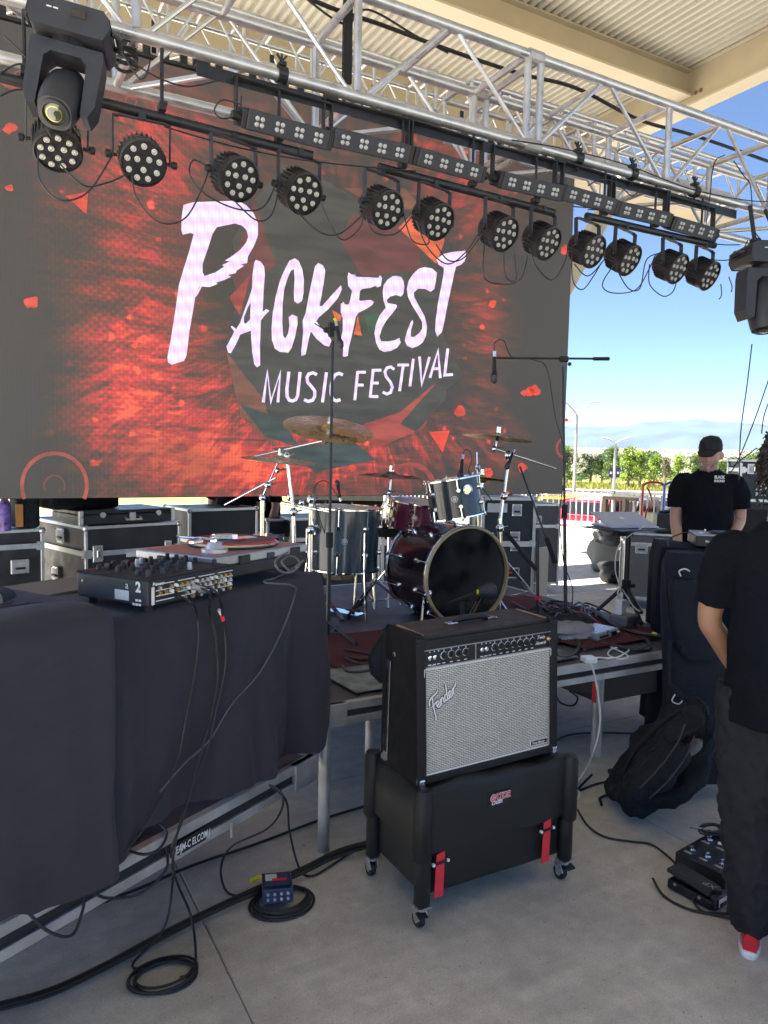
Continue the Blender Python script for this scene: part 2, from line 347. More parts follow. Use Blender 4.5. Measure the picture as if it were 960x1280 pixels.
# plaza slab
def concrete(name, col, dark=.84):
    m = bpy.data.materials.new(name); m.use_nodes = True; t = m.node_tree; b = t.nodes['Principled BSDF']
    tc = t.nodes.new('ShaderNodeTexCoord')
    def nz(s, d, r=.6):
        n = t.nodes.new('ShaderNodeTexNoise'); n.inputs['Scale'].default_value = s; n.inputs['Detail'].default_value = d; n.inputs['Roughness'].default_value = r; t.links.new(tc.outputs['Object'], n.inputs[0]); return n
    a, c, f = nz(1.3, 8, .65), nz(14, 6), nz(160, 3)
    mp = t.nodes.new('ShaderNodeMapping'); mp.inputs['Rotation'].default_value = (0, 0, R(-24)); mp.inputs['Scale'].default_value = (.6, 9, 1)
    t.links.new(tc.outputs['Object'], mp.inputs[0]); st = t.nodes.new('ShaderNodeTexNoise'); st.inputs['Scale'].default_value = 1.5; st.inputs['Detail'].default_value = 7; t.links.new(mp.outputs[0], st.inputs[0])
    def mrg(n, lo, hi, i0=.35, i1=.65):
        r = t.nodes.new('ShaderNodeMapRange'); r.inputs[1].default_value = i0; r.inputs[2].default_value = i1; r.inputs[3].default_value = lo; r.inputs[4].default_value = hi; t.links.new(n.outputs[0], r.inputs[0]); return r
    ms = [mrg(a, dark-.06, 1.17), mrg(c, .9, 1.08), mrg(f, .88, 1.1), mrg(st, .93, 1.06)]
    cur = ms[0].outputs[0]
    st2 = nz(2.6, 9, .7); ms.append(mrg(st2, 1, .80, .60, .68)); st3 = nz(5.5, 5, .6); ms.append(mrg(st3, 1, 1.14, .62, .70))
    for x in ms[1:]:
        mm = t.nodes.new('ShaderNodeMath'); mm.operation = 'MULTIPLY'; t.links.new(cur, mm.inputs[0]); t.links.new(x.outputs[0], mm.inputs[1]); cur = mm.outputs[0]
    vo = t.nodes.new('ShaderNodeTexVoronoi'); vo.inputs['Scale'].default_value = 2.3; t.links.new(tc.outputs['Object'], vo.inputs[0])
    sp = t.nodes.new('ShaderNodeMapRange'); sp.inputs[1].default_value = .015; sp.inputs[2].default_value = .03; sp.inputs[3].default_value = .55; sp.inputs[4].default_value = 1; t.links.new(vo.outputs['Distance'], sp.inputs[0])
    mm = t.nodes.new('ShaderNodeMath'); mm.operation = 'MULTIPLY'; t.links.new(cur, mm.inputs[0]); t.links.new(sp.outputs[0], mm.inputs[1]); cur = mm.outputs[0]
    x = t.nodes.new('ShaderNodeVectorMath'); x.operation = 'SCALE'; x.inputs[0].default_value = col; t.links.new(cur, x.inputs['Scale']); t.links.new(x.outputs[0], b.inputs['Base Color'])
    b.inputs['Roughness'].default_value = .72
    bu = t.nodes.new('ShaderNodeBump'); bu.inputs['Strength'].default_value = .25; bu.inputs['Distance'].default_value = .004; t.links.new(f.outputs[0], bu.inputs['Height']); t.links.new(bu.outputs[0], b.inputs['Normal'])
    return m
M['concrete'] = concrete('trowelled_concrete', (.55, .515, .455))
# slabs between sawn joints; joints run across the floor as in the photograph
def plaza():
    base = MB().box((1.5, 1.5, -.35), (27, 24.5, .6)).build('plaza_base', 'concrete', kind='structure')
    # a 2 cm topping cut into bays, 6 mm joints
    xs = [-12, -7.1, -3.2, .66, 2.6, 6.5, 10.2]; ys = [-10.6, -6, -1.4, 3.2, 7.8, 12.6]
    slab = None
    for i in range(len(xs)-1):
        for j in range(len(ys)-1):
            MB().box(((xs[i]+xs[i+1])/2, (ys[j]+ys[j+1])/2, -.025), (xs[i+1]-xs[i]-.003, ys[j+1]-ys[j]-.003, .05)).build('paving_slab', 'concrete', base, bevel=.004, seg=1)
plaza()
# road and kerb far beyond the fence
def far_strip(name, m_, r0, r1, z, a0=20, a1=75, th=.12):
    mb = MB(); n = 24; vs = []; fs = []
    for i in range(n+1):
        a = R(a0+(a1-a0)*i/n)
        for rr in (r0, r1): vs.append((2+sin(a)*rr, 2+cos(a)*rr, z))
        for rr in (r0, r1): vs.append((2+sin(a)*rr, 2+cos(a)*rr, z-th))
    for i in range(n):
        b = i*4; fs += [(b, b+4, b+5, b+1), (b, b+2, b+6, b+4), (b+1, b+5, b+7, b+3)]
    return mb.add(vs, fs).build(name, m_, kind='structure')
far_strip('car_park', 'asphalt', 24, 37.5, -1.66, th=.05)
far_strip('pavement', 'kerb', 49, 51.3, -.50, th=.5)
far_strip('road', 'asphalt', 42, 48.9, -.78, th=.4)

# canopy roof: corrugated deck, beams, fascia
RZ = 7.0
roof = thing('canopy_roof', 'cream steel canopy roof with corrugated metal deck above the stage', 'roof', (8.83, 7.36, RZ))
def roof_deck():
    mb = MB(); x0, x1, p, d = -4.2, 8.95, .118, .045
    xs = []; x = x0
    while x < x1: xs += [(x, 0), (x+p*.38, 0), (x+p*.5, d), (x+p*.88, d)]; x += p
    for (y0, y1) in ((-4.2, 9.4),):
        vs = []; 
        for (a, z) in xs: vs += [(a, y0, RZ+z), (a, y1, RZ+z)]
        fs = [(2*i, 2*i+1, 2*i+3, 2*i+2) for i in range(len(xs)-1)]
        mb.add(vs, fs)
    M['deckmetal'] = mat('corrugated_deck', (.43, .41, .355), .5, 0, .06, 2)
    mb.build('roof_deck', 'deckmetal', roof)
    MB().box(((x0+x1)/2, 2.6, RZ+.14), (x1-x0, 13.6, .1)).build('roof_top', 'creamlight', roof)
roof_deck()
def beam_x(y, x0, x1):
    b = MB(); b.box(((x0+x1)/2, y+.1, RZ-.165), (x1-x0, .03, .325)); o = b.build('beam', 'cream', roof)
    MB().box(((x0+x1)/2, y+.10, RZ-.345), (x1-x0, .22, .03)).build('beam_flange', 'creamlight', o)
    MB().box(((x0+x1)/2, y+.10, RZ-.012), (x1-x0, .2, .02)).build('beam_flange', 'cream', o)
for y in (7.36, 1.5, -4.1): beam_x(y, -4.1, 8.8)
def fascia(x, y0, y1):
    o = MB().box((x+.02, (y0+y1)/2, RZ-.22), (.04, y1-y0, .44)).build('fascia_beam', 'cream', roof)
    MB().box((x+.12, (y0+y1)/2, RZ-.455), (.28, y1-y0, .03)).build('beam_flange', 'creamlight', o)
    MB().box((x+.05, (y0+y1)/2, RZ+.02), (.25, y1-y0, .03)).build('beam_flange', 'cream', o)
    for yy in (7.22, 7.30):
        MB().cyl((x-.012, yy, RZ-.33), (x+.002, yy, RZ-.33), .028, n=8).build('bolt', 'brown', o)
fascia(8.83, -4.2, 9.4)
MB().box((2.35, 9.46, RZ-.3), (13.2, .12, .6)).build('edge_beam', 'cream', roof)
# raking column that carries the far corner
a = PW(779, 222, 13.2); b = PW(712, 345, 13.0); c = b+(b-a)*1.35
MB().cyl(a, c, .17, .21, n=4).build('raking_column', 'cream', roof, bevel=.02)
# outer beam added only so that its shadow bands the far floor
tr = thing('added_shade_beam', 'cream beam added beyond the canopy edge to cast a shadow band', 'beam', (3, 10.4, RZ))
MB().box((3.5, 10.5, RZ-.3), (20, .9, .5)).build('beam', 'cream', tr, bevel=.02)

# ------------------------------------------------------------------ fence, railing, lamp posts
def fence():
    f = thing('picket_fence', 'pale metal picket fence along the far edge of the concrete floor', 'fence', (9.1, 9.2, 0))
    A, B = V((9.55, 7.0, 0)), V((7.75, 13.9, 0)); d = (B-A); Ln = d.length; d.normalize(); ang = math.atan2(d.y, d.x)
    for z in (.12, 1.02): MB().box((A+B)/2+V((0, 0, z)), (Ln, .035, .035), ang).build('rail', 'palefence', f)
    n = int(Ln/.115); proto = None
    for i in range(n):
        p = A+d*(i+.5)*Ln/n
        if proto is None:
            proto = MB().box(p+V((0, 0, .57)), (.018, .018, .98), ang).build('picket', 'palefence', f); P0 = p
        else:
            q = proto.copy(); COL.objects.link(q); q.location = p-P0
    for t in (0, .25, .5, .75, 1): MB().box(A+d*Ln*t+V((0, .03, .55)), (.06, .06, 1.1), ang).build('post', 'palefence', f)
fence()
def railing():
    a, b = PW(757, 622, 11.6), PW(795, 621, 11.2); d = (b-a).normalized(); zt = a.z
    f = thing('brown_railing', 'short brown steel railing in front of the pale fence', 'railing', (a.x, a.y, 0))
    MB().box(((a.x+b.x)/2, (a.y+b.y)/2, zt), ((b-a).length+.06, .07, .05), math.atan2(d.y, d.x)).build('rail', 'brown', f)
    for t in (0, .68): p = a.lerp(b, t); MB().box((p.x, p.y, zt/2), (.09 if t else .06, .07, zt)).build('post', 'brown', f)
    for t in (.17, .34, .51, .86, 1): p = a.lerp(b, t); MB().box((p.x, p.y, zt/2), (.02, .02, zt-.04)).build('baluster', 'brown', f)
railing()
def lamp_post(base, top, depth, label, banner=False, arms=1):
    b = PW(*base, depth); tp = PW(*top, depth*.998); r0 = 5/928*depth*.55
    f = thing('street_lamp', label, 'street lamp', (b.x, b.y, ground_z((b-V((2, 2, 0))).length)), 'twin arm street lamps')
    b.z = f.location.z
    r0 = min(.13, r0); MB().cyl(b, (b.x, b.y, tp.z), r0, r0*.55, 10).build('pole', 'lampgrey', f)
    s = depth/928
    for sgn in (-1, 1):
        p0 = V((b.x, b.y, tp.z)); off = rgt*sgn; pts = [p0, p0+off*12*s+V((0, 0, 13*s)), p0+off*19*s+V((0, 0, 15.5*s)), p0+off*24*s+V((0, 0, 16*s))]
        if banner: pts = [p0, p0+off*7*s+V((0, 0, 4*s)), p0+off*13*s+V((0, 0, 6*s)), p0+off*17*s+V((0, 0, 6*s))]
        a = MB().tube(spline(pts, 4), r0*.4, 6).build('arm', 'lampgrey', f)
        e = pts[-1]; MB().ball(e, 3.6*s if not banner else 2*s, 10, (1.5, .7, .35), Matrix.Rotation(-YAW, 3, 'Z')).build('lamp_head', 'lampgrey', a)
    if banner:
        for sgn in (-1, 1):
            c = V((b.x, b.y, PW(base[0], 591, depth).z))+rgt*sgn*4.3*s
            bn = MB().box(c, (5*s, .02, 12*s), -YAW).build('banner', 'banner', f)
            MB().box(c-V((fwd.x, fwd.y, 0))*.03, (2.4*s, .02, 3*s), -YAW).build('emblem', 'whiteprint', bn)
lamp_post((716.5, 640), (722.5, 519), 34, 'tall street lamp with curved arms right of the screen edge')
lamp_post((767, 612), (769.5, 554), 52, 'farther street lamp carrying two navy banners among the trees', True)

# ------------------------------------------------------------------ trees
def leaf_mat(name, c):
    m = bpy.data.materials.new(name); m.use_nodes = True; t = m.node_tree; b = t.nodes['Principled BSDF']; b.inputs['Roughness'].default_value = .6
    oi = t.nodes.new('ShaderNodeNewGeometry'); n = t.nodes.new('ShaderNodeTexNoise'); n.inputs['Scale'].default_value = 1.6; t.links.new(oi.outputs['Position'], n.inputs[0])
    r = t.nodes.new('ShaderNodeMapRange'); r.inputs[1].default_value = .35; r.inputs[2].default_value = .65; r.inputs[3].default_value = .6; r.inputs[4].default_value = 1.5; t.links.new(n.outputs[0], r.inputs[0])
    x = t.nodes.new('ShaderNodeVectorMath'); x.operation = 'SCALE'; x.inputs[0].default_value = c; t.links.new(r.outputs[0], x.inputs['Scale']); t.links.new(x.outputs[0], b.inputs['Base Color'])
    tr = t.nodes.new('ShaderNodeBsdfTranslucent'); t.links.new(x.outputs[0], tr.inputs[0]); mixs = t.nodes.new('ShaderNodeMixShader'); mixs.inputs[0].default_value = .35
    o = t.nodes['Material Output']; t.links.new(b.outputs[0], mixs.inputs[1]); t.links.new(tr.outputs[0], mixs.inputs[2]); t.links.new(mixs.outputs[0], o.inputs[0]); return m
M['leafy'] = leaf_mat('yellow_green_leaves', (.21, .29, .045)); M['leafg'] = leaf_mat('green_leaves', (.11, .17, .035)); M['leafd'] = leaf_mat('dark_green_leaves', (.045, .08, .025)); M['twig'] = leaf_mat('pale_bare_twigs', (.25, .22, .14))
def tree_mesh(kind, seed):
    rd = random.Random(seed); tk = MB(); lf = MB(); H = 5.0
    tk.tube([(0, 0, -.2), (.05, 0, H*.35), (.02, .05, H*.75)], .12, 7, rs=[.16, .11, .04])
    cl = []
    for i in range(26 if kind != 'spire' else 22):
        a = rd.uniform(0, 6.28); t = rd.uniform(.22, 1)
        wd = (1.5*(1-abs(t-.5)*1.1)) if kind == 'round' else 1.0*(1.12-t)
        r = wd*rd.uniform(.3, 1); c = V((cos(a)*r, sin(a)*r, H*t*.92)); cl.append(c)
        tk.tube([(0, 0, H*t*.6), c*.6+V((0, 0, H*t*.3)), c], .03, 5, rs=[.05, .03, .012])
    for c in cl:
        R0 = rd.uniform(.35, .75)
        for k in range(130):
            d = V((rd.gauss(0, 1), rd.gauss(0, 1), rd.gauss(0, .8))).normalized()*R0*rd.uniform(.3, 1)**.5
            p = c+d; q = Quaternion(V((rd.gauss(0, 1), rd.gauss(0, 1), rd.gauss(0, 1))).normalized(), rd.uniform(0, 6.28)); s = rd.uniform(.05, .11)
            a_, b_ = q @ V((s, 0, 0)), q @ V((0, s*.7, 0)); lf.add([p-a_, p-b_, p+a_, p+b_], [(0, 1, 2, 3)])
    return tk, lf
protos = {}
def tree(u, vt, dep, kind, leaf, label, name, wfac=1.0, seed=1, vb=600):
    b = PW(u, vb, dep); g = ground_z(((b.x-2)**2+(b.y-2)**2)**.5); top = PW(u, vt, dep)
    f = thing(name, label, 'tree', (b.x, b.y, g), 'trees beyond the car park')
    key = (kind, seed)
    if key not in protos:
        tk, lf = tree_mesh(kind, seed); a = tk.build('trunk', 'bark'); c = lf.build('crown', 'leafg'); protos[key] = (a.data, c.data); bpy.data.objects.remove(a); bpy.data.objects.remove(c)
    s = (top.z-g)/5.0
    for nm, me, mm in (('trunk', protos[key][0], 'bark'), ('crown', protos[key][1], leaf)):
        o = bpy.data.objects.new(nm, me if mm == 'bark' else me.copy()); COL.objects.link(o); o.parent = f
        if mm != 'bark': o.data.materials.clear(); o.data.materials.append(M[mm])
    f.scale = (s*wfac, s*wfac, s); f.rotation_euler.z = seed*1.7+u
TR = [(708, 556, 62, 'round', 'leafg', 'green tree directly right of the screen behind the tall lamp', 'broadleaf_tree', 1.3, 1),
      (738, 566, 66, 'round', 'leafd', 'dark green tree just left of the bannered lamp', 'broadleaf_tree', 1.5, 2),
      (752, 572, 70, 'round', 'leafd', 'low dark tree immediately behind the bannered lamp', 'broadleaf_tree', 1.5, 1),
      (765, 557, 60, 'spire', 'leafg', 'upright green poplar touching the bannered lamp on its left', 'poplar_tree', 1.1, 3),
      (785, 553, 57, 'spire', 'leafy', 'tallest yellow green poplar right of the bannered lamp', 'poplar_tree', 1.3, 4),
      (800, 562, 60, 'spire', 'leafy', 'second yellow green poplar right of the bannered lamp', 'poplar_tree', 1.2, 3),
      (817, 564, 61, 'spire', 'leafy', 'yellow poplar between the pale bare tree and the tall poplar', 'poplar_tree', 1.1, 4),
      (832, 570, 62, 'spire', 'twig', 'pale bare twiggy tree left of the capped man', 'bare_tree', 1.0, 3),
      (847, 563, 58, 'spire', 'leafy', 'yellow green poplar at the capped man\'s left shoulder', 'poplar_tree', 1.1, 4),
      (868, 566, 62, 'round', 'leafg', 'green tree behind the head of the capped man', 'broadleaf_tree', 1.3, 1),
      (903, 574, 60, 'round', 'leafg', 'green tree in the gap right of the capped man', 'broadleaf_tree', 1.4, 2),
      (920, 569, 70, 'round', 'leafd', 'dark tree behind the small road case at right', 'broadleaf_tree', 1.4, 1),
      (945, 566, 64, 'round', 'leafg', 'green tree hidden behind the curly hair', 'broadleaf_tree', 1.4, 2),
      (690, 563, 68, 'round', 'leafg', 'green tree mostly hidden behind the screen edge', 'broadleaf_tree', 1.5, 2)]
for t in TR: tree(*t)
def brush():
    rd = random.Random(9); mb = MB()
    for i in range(9000):
        a = R(rd.uniform(36, 62)); r = rd.uniform(52, 66); x, y = 2+sin(a)*r, 2+cos(a)*r; z = ground_z(r); h = rd.uniform(.1, .35)*(1 if rd.random() < .9 else 2); s = .06
        q = rd.uniform(0, 3.14); mb.add([(x-cos(q)*s, y-sin(q)*s, z), (x+cos(q)*s, y+sin(q)*s, z), (x+rd.uniform(-.1, .1), y, z+h)], [(0, 1, 2)])
    M['straw'] = leaf_mat('dry_grass', (.24, .24, .06))
    tag(mb.build('dry_grass', 'straw', kind='stuff'), 'yellow dry grass growing under the far trees', 'grass')
    mb = MB()
    for i in range(14000):
        a = R(rd.uniform(36, 64)); r = rd.uniform(74, 110); x, y = 2+sin(a)*r, 2+cos(a)*r; z = ground_z(r)+rd.uniform(0, 1)**.6*(2.0+1.2*sin(a*40)+.8*sin(a*97)); s = rd.uniform(.12, .28)
        q = Quaternion(V((rd.gauss(0, 1), rd.gauss(0, 1), rd.gauss(0, 1))).normalized(), rd.uniform(0, 6.28)); a_, b_ = q @ V((s, 0, 0)), q @ V((0, s*.7, 0)); p = V((x, y, z)); mb.add([p-a_, p-b_, p+a_, p+b_], [(0, 1, 2, 3)])
    tag(mb.build('thicket', 'leafd', kind='stuff'), 'dark green thicket filling in behind the row of poplars', 'bushes')
    mb = MB()
    for i in range(900):
        a = R(rd.uniform(30, 70)); r = rd.uniform(1300, 5200); x, y = 2+sin(a)*r, 2+cos(a)*r; z = ground_z(r); s = rd.uniform(4, 9)
        mb.box((x, y, z+s*.2), (s*rd.uniform(1, 3), s, s*.7), rd.uniform(0, 3))
    tag(mb.build('distant_town', 'palefence', kind='stuff'), 'scattered pale buildings of a distant town on the plain', 'town')
brush()
# ------------------------------------------------------------------ cars
def car(u, v, dep, ang, paint, label, suv=True):
    b = PW(u, v, dep); b.z = ground_z(((b.x-2)**2+(b.y-2)**2)**.5)+.04
    f = thing('parked_car', label, 'car', b, 'cars parked beyond the fence')
    prof = [(-2.2, .35), (2.2, .35), (2.25, .75), (2.1, .95), (1.0, 1.05), (.45, 1.62 if suv else 1.42), (-1.6, 1.66 if suv else 1.42), (-2.15, 1.1), (-2.25, .7)]
    X = V((cos(ang), sin(ang), 0)); Yv = V((0, 0, 1)); side = X.cross(Yv)
    o = MB().prism(prof, b-side*.9, X, Yv, 1.8).build('body', paint, f, bevel=.09, seg=3)
    win = [(-1.45, 1.08), (.72, 1.08), (.35, 1.5 if suv else 1.33), (-1.45, 1.54 if suv else 1.33)]
    MB().prism(win, b-side*.915, X, Yv, 1.83).build('side_window', 'glassdark', f)
    MB().prism([(.62, 1.1), (.98, 1.1), (.53, 1.56 if suv else 1.38), (.40, 1.5 if suv else 1.34)], b-side*.8, X, Yv, 1.6).build('windscreen', 'glassdark', f)
    for sx in (-1.4, 1.4):
        for sy in (-.82, .82):
            c = b+X*sx+side*sy+V((0, 0, .36)); w_ = MB().cyl(c-side*.11, c+side*.11, .36, n=18).build('wheel', 'matte', f)
            MB().cyl(c-side*.125, c+side*.125, .2, n=12).build('rim', 'silver', w_)
    for sy in (-.65, .65): MB().box(b+X*2.2+side*sy+V((0, 0, .78)), (.1, .3, .14), ang).build('headlight', 'white', f, bevel=.02)
    for sy in (-.65, .65): MB().box(b-X*2.2+side*sy+V((0, 0, .9)), (.1, .2, .25), ang).build('tail_light', 'redpaint', f, bevel=.02)
car(737, 656, 30, R(205), 'carred', 'red suv parked behind the pale picket fence')
car(700, 652, 33, R(100), 'caryellow', 'yellow vehicle left of the red suv')
car(776, 652, 31, R(200), 'carblack', 'dark car behind the brown railing')
car(800, 648, 36, R(195), 'carwhite', 'white car between the brown railing and the red hand truck', False)
car(835, 648, 38, R(200), 'carwhite', 'white car behind the blue hand truck', False)
car(672, 650, 36, R(190), 'carwhite', 'white van seen under the right end of the screen')
car(640, 650, 38, R(195), 'carred', 'red car seen under the screen above the tall road case', False)
# ------------------------------------------------------------------ trusses
def truss(name, label, xs, y0, y1, z0, z1, rc, rb, joints=(), x_pad=(.0, .0)):
    t = thing(name, label, 'truss', (xs[0], y0, z0))
    xa, xb = xs[0]-x_pad[0], xs[-1]+x_pad[1]
    for y in (y0, y1):
        for z in (z0, z1): MB().cyl((xa, y, z), (xb, y, z), rc, n=14).build('chord', 'alu', t, smooth=True)
    def br(a, b, r, nm='brace'): MB().cyl(a, b, r, n=9).build(nm, 'alu', t, smooth=True)
    for i, x in enumerate(xs):
        pr = (x-.045, x+.045) if i in joints else (x,)
        for xx in pr:
            for y in (y0, y1): br((xx, y, z0+rc*.8), (xx, y, z1-rc*.8), rb*1.7, 'upright')
            for z in (z0, z1): br((xx, y0+rc*.8, z), (xx, y1-rc*.8, z), rb*1.7, 'spreader')
        if i in joints:
            for y in (y0, y1):
                for z in (z0, z1): MB().cyl((x-.05, y, z), (x+.05, y, z), rc*1.25, n=14).build('coupler', 'alu_dull', t)
        if i < len(xs)-1:
            xn = xs[i+1]; xm = (x+xn)/2
            for y in (y0, y1):
                br((x+.05, y, z0+rc*.7), (xm-.04, y, z1-rc*.7), rb); br((xm+.04, y, z1-rc*.7), (xn-.05, y, z0+rc*.7), rb)
            br((xm, y0+rc*.8, z1), (xm, y1-rc*.8, z1), rb*1.5, 'spreader')
            br((x+.05, y1, z0), (xm, y0, z0), rb*1.2); br((xm, y0, z0), (xn-.05, y1, z0), rb*1.2)
    return t
truss('front_truss', 'large aluminium box truss crossing the top in front with moving heads and washes hung below', [-.40, .64, 1.683, 2.785, 3.878, 4.92, 5.96], 3.4, 3.91, 3.35, 3.83, .028, .012, joints=(3,))
truss('rear_truss', 'smaller aluminium truss behind the big one that carries the screen', [-1.4+.52*k for k in range(15)], 5.28, 5.58, 4.36, 4.66, .022, .008, joints=(4, 9))
truss('side_truss', 'aluminium truss beyond the big one at the right end above the sky', [3.2+.6*k for k in range(6)], 4.6, 4.95, 4.0, 4.3, .022, .009)
# ------------------------------------------------------------------ LED screen
SY = 5.40
X0, X1, Z0, Z1 = -1.07, 4.95, 1.262, 4.245
def led_mat():
    m = bpy.data.materials.new('led_picture'); m.use_nodes = True; t = m.node_tree; b = t.nodes['Principled BSDF']
    b.inputs['Base Color'].default_value = (.03, .03, .03, 1); b.inputs['Roughness'].default_value = .6
    nd = t.nodes.new; L = t.links.new
    geo = nd('ShaderNodeNewGeometry'); s = nd('ShaderNodeSeparateXYZ'); L(geo.outputs['Position'], s.inputs[0])
    def val(op, a, b_=None, c=None):
        n = nd('ShaderNodeMath'); n.operation = op
        for i, q in enumerate((a, b_, c)):
            if q is None: continue
            if isinstance(q, (int, float)): n.inputs[i].default_value = q
            else: L(q, n.inputs[i])
        return n.outputs[0]
    def blob(cx, cz, rx, rz, amp):
        dx = val('DIVIDE', val('SUBTRACT', s.outputs[0], cx), rx); dz = val('DIVIDE', val('SUBTRACT', s.outputs[2], cz), rz)
        q = val('ADD', val('MULTIPLY', dx, dx), val('MULTIPLY', dz, dz)); return val('MULTIPLY', val('POWER', 2.718, val('MULTIPLY', q, -1)), amp)
    def at(u, v): p = PY(u, v, SY); return p.x, p.z
    spec = [(175, 400, .42, 1.5, .74), (230, 520, .7, .7, .95), (480, 560, 1.0, .40, .82), (600, 400, .45, .75, .68), (560, 215, 1.0, .45, .8), (300, 180, .9, .5, .55), (150, 170, .5, .5, .35), (350, 590, .9, .3, .9), (430, 280, .35, .3, .3), (620, 560, .45, .35, .45), (60, 250, .3, .6, .22)]
    tot = None
    for (u, v, rx, rz, am) in spec:
        x, z = at(u, v); bb = blob(x, z, rx, rz, am); tot = bb if tot is None else val('ADD', tot, bb)
    def noise(sc_, scale=(1, 1, 1), det=5, rough=.6, dist=0):
        mp = nd('ShaderNodeMapping'); mp.inputs['Scale'].default_value = scale; L(geo.outputs['Position'], mp.inputs[0]); n = nd('ShaderNodeTexNoise'); n.inputs['Scale'].default_value = sc_; n.inputs['Detail'].default_value = det; n.inputs['Roughness'].default_value = rough; n.inputs['Distortion'].default_value = dist; L(mp.outputs[0], n.inputs[0]); return n.outputs[0]
    streak = noise(3.2, (1.0, 1, 7.0), 6, .7, .3)      # torn horizontal strokes
    big = noise(1.6, (1, 1, 1), 4, .55)
    fine = noise(9, (1, 1, 2.0), 4, .6)
    a = val('MULTIPLY', tot, val('ADD', val('MULTIPLY', val('SUBTRACT', streak, .22), 2.1), val('MULTIPLY', val('SUBTRACT', big, .25), 1.2)))
    a = val('ADD', a, val('MULTIPLY', val('SUBTRACT', fine, .5), .35))
    # rays of torn strokes round the emblem, a dotted weave on the left, sparks
    ex, ez = at(430, 390); dx = val('SUBTRACT', s.outputs[0], ex); dz = val('SUBTRACT', s.outputs[2], ez)
    ang = val('ARCTAN2', dz, dx); rad = val('SQRT', val('ADD', val('MULTIPLY', dx, dx), val('MULTIPLY', dz, dz)))
    pv = nd('ShaderNodeCombineXYZ'); L(val('MULTIPLY', ang, 14.0), pv.inputs[0]); L(val('MULTIPLY', rad, 2.2), pv.inputs[1])
    rn = nd('ShaderNodeTexNoise'); rn.inputs['Scale'].default_value = 1.0; rn.inputs['Detail'].default_value = 5; rn.inputs['Roughness'].default_value = .7; rn.inputs['Distortion'].default_value = .8; L(pv.outputs[0], rn.inputs[0])
    rw = nd('ShaderNodeMapRange'); rw.inputs[1].default_value = .46; rw.inputs[2].default_value = .62; rw.inputs[3].default_value = -.35; rw.inputs[4].default_value = .75; L(rn.outputs[0], rw.inputs[0])
    rm = val('MULTIPLY', val('MINIMUM', tot, 1.0), rw.outputs[0]); a = val('ADD', a, val('MULTIPLY', rm, .55))
    dots = val('MULTIPLY', val('SINE', val('MULTIPLY', s.outputs[0], 2*pi/.058)), val('SINE', val('MULTIPLY', s.outputs[2], 2*pi/.058)))
    lx, lz = at(150, 400); a = val('ADD', a, val('MULTIPLY', blob(lx, lz, .55, 1.6, .17), dots))
    vr = nd('ShaderNodeTexVoronoi'); vr.inputs['Scale'].default_value = 5.5; L(geo.outputs['Position'], vr.inputs[0]); sc_n = noise(14, (1, 1, 1), 3)
    spk = nd('ShaderNodeMapRange'); spk.inputs[1].default_value = .16; spk.inputs[2].default_value = .05; spk.inputs[3].default_value = 0; spk.inputs[4].default_value = 1.2; L(val('ADD', vr.outputs['Distance'], val('MULTIPLY', val('SUBTRACT', sc_n, .5), .45)), spk.inputs[0])
    a = val('ADD', a, val('MULTIPLY', spk.outputs[0], val('MINIMUM', tot, .8)))
    a = val('SUBTRACT', a, .05)
    mr = nd('ShaderNodeMapRange'); mr.inputs[1].default_value = .18; mr.inputs[2].default_value = 1.60; L(a, mr.inputs[0])
    cr = nd('ShaderNodeValToRGB'); e = cr.color_ramp.elements
    e[0].position = 0; e[0].color = (.062, .056, .048, 1); e[1].position = 1; e[1].color = (1.30, .18, .085, 1)
    for p, c in ((.15, (.115, .062, .045, 1)), (.36, (.26, .07, .05, 1)), (.60, (.60, .07, .06, 1)), (.82, (.95, .09, .065, 1))): q = e.new(p); q.color = c
    L(mr.outputs[0], cr.inputs[0])
    # green-grey tint patches low on the left
    gx, gz = at(215, 600); g = blob(gx, gz, .55, .35, 1.0); g2 = val('MULTIPLY', g, val('MULTIPLY', noise(3.0, (1, 1, 2)), 1.3)); g3 = nd('ShaderNodeMixRGB'); g3.inputs[2].default_value = (.05, .075, .05, 1)
    L(val('MINIMUM', g2, .8), g3.inputs[0]); L(cr.outputs[0], g3.inputs[1])
    # pixel pitch columns and rows
    wx = val('SINE', val('MULTIPLY', s.outputs[0], 2*pi/.0265)); wz = val('SINE', val('MULTIPLY', s.outputs[2], 2*pi/.0265))
    k = val('ADD', val('ADD', val('MULTIPLY', wx, .085), val('MULTIPLY', wz, .05)), .98)
    # faint seams every half metre where the tiles meet
    fr = val('ABSOLUTE', val('SUBTRACT', val('FRACT', val('DIVIDE', val('SUBTRACT', s.outputs[0], X0), .5017)), .5)); seam = val('SUBTRACT', 1, val('MULTIPLY', val('GREATER_THAN', fr, .4955), .12))
    k = val('MULTIPLY', k, seam)
    x = nd('ShaderNodeVectorMath'); x.operation = 'SCALE'; L(g3.outputs[0], x.inputs[0]); L(k, x.inputs['Scale']); L(x.outputs[0], b.inputs['Emission Color']); b.inputs['Emission Strength'].default_value = LED
    return m
LED = .145
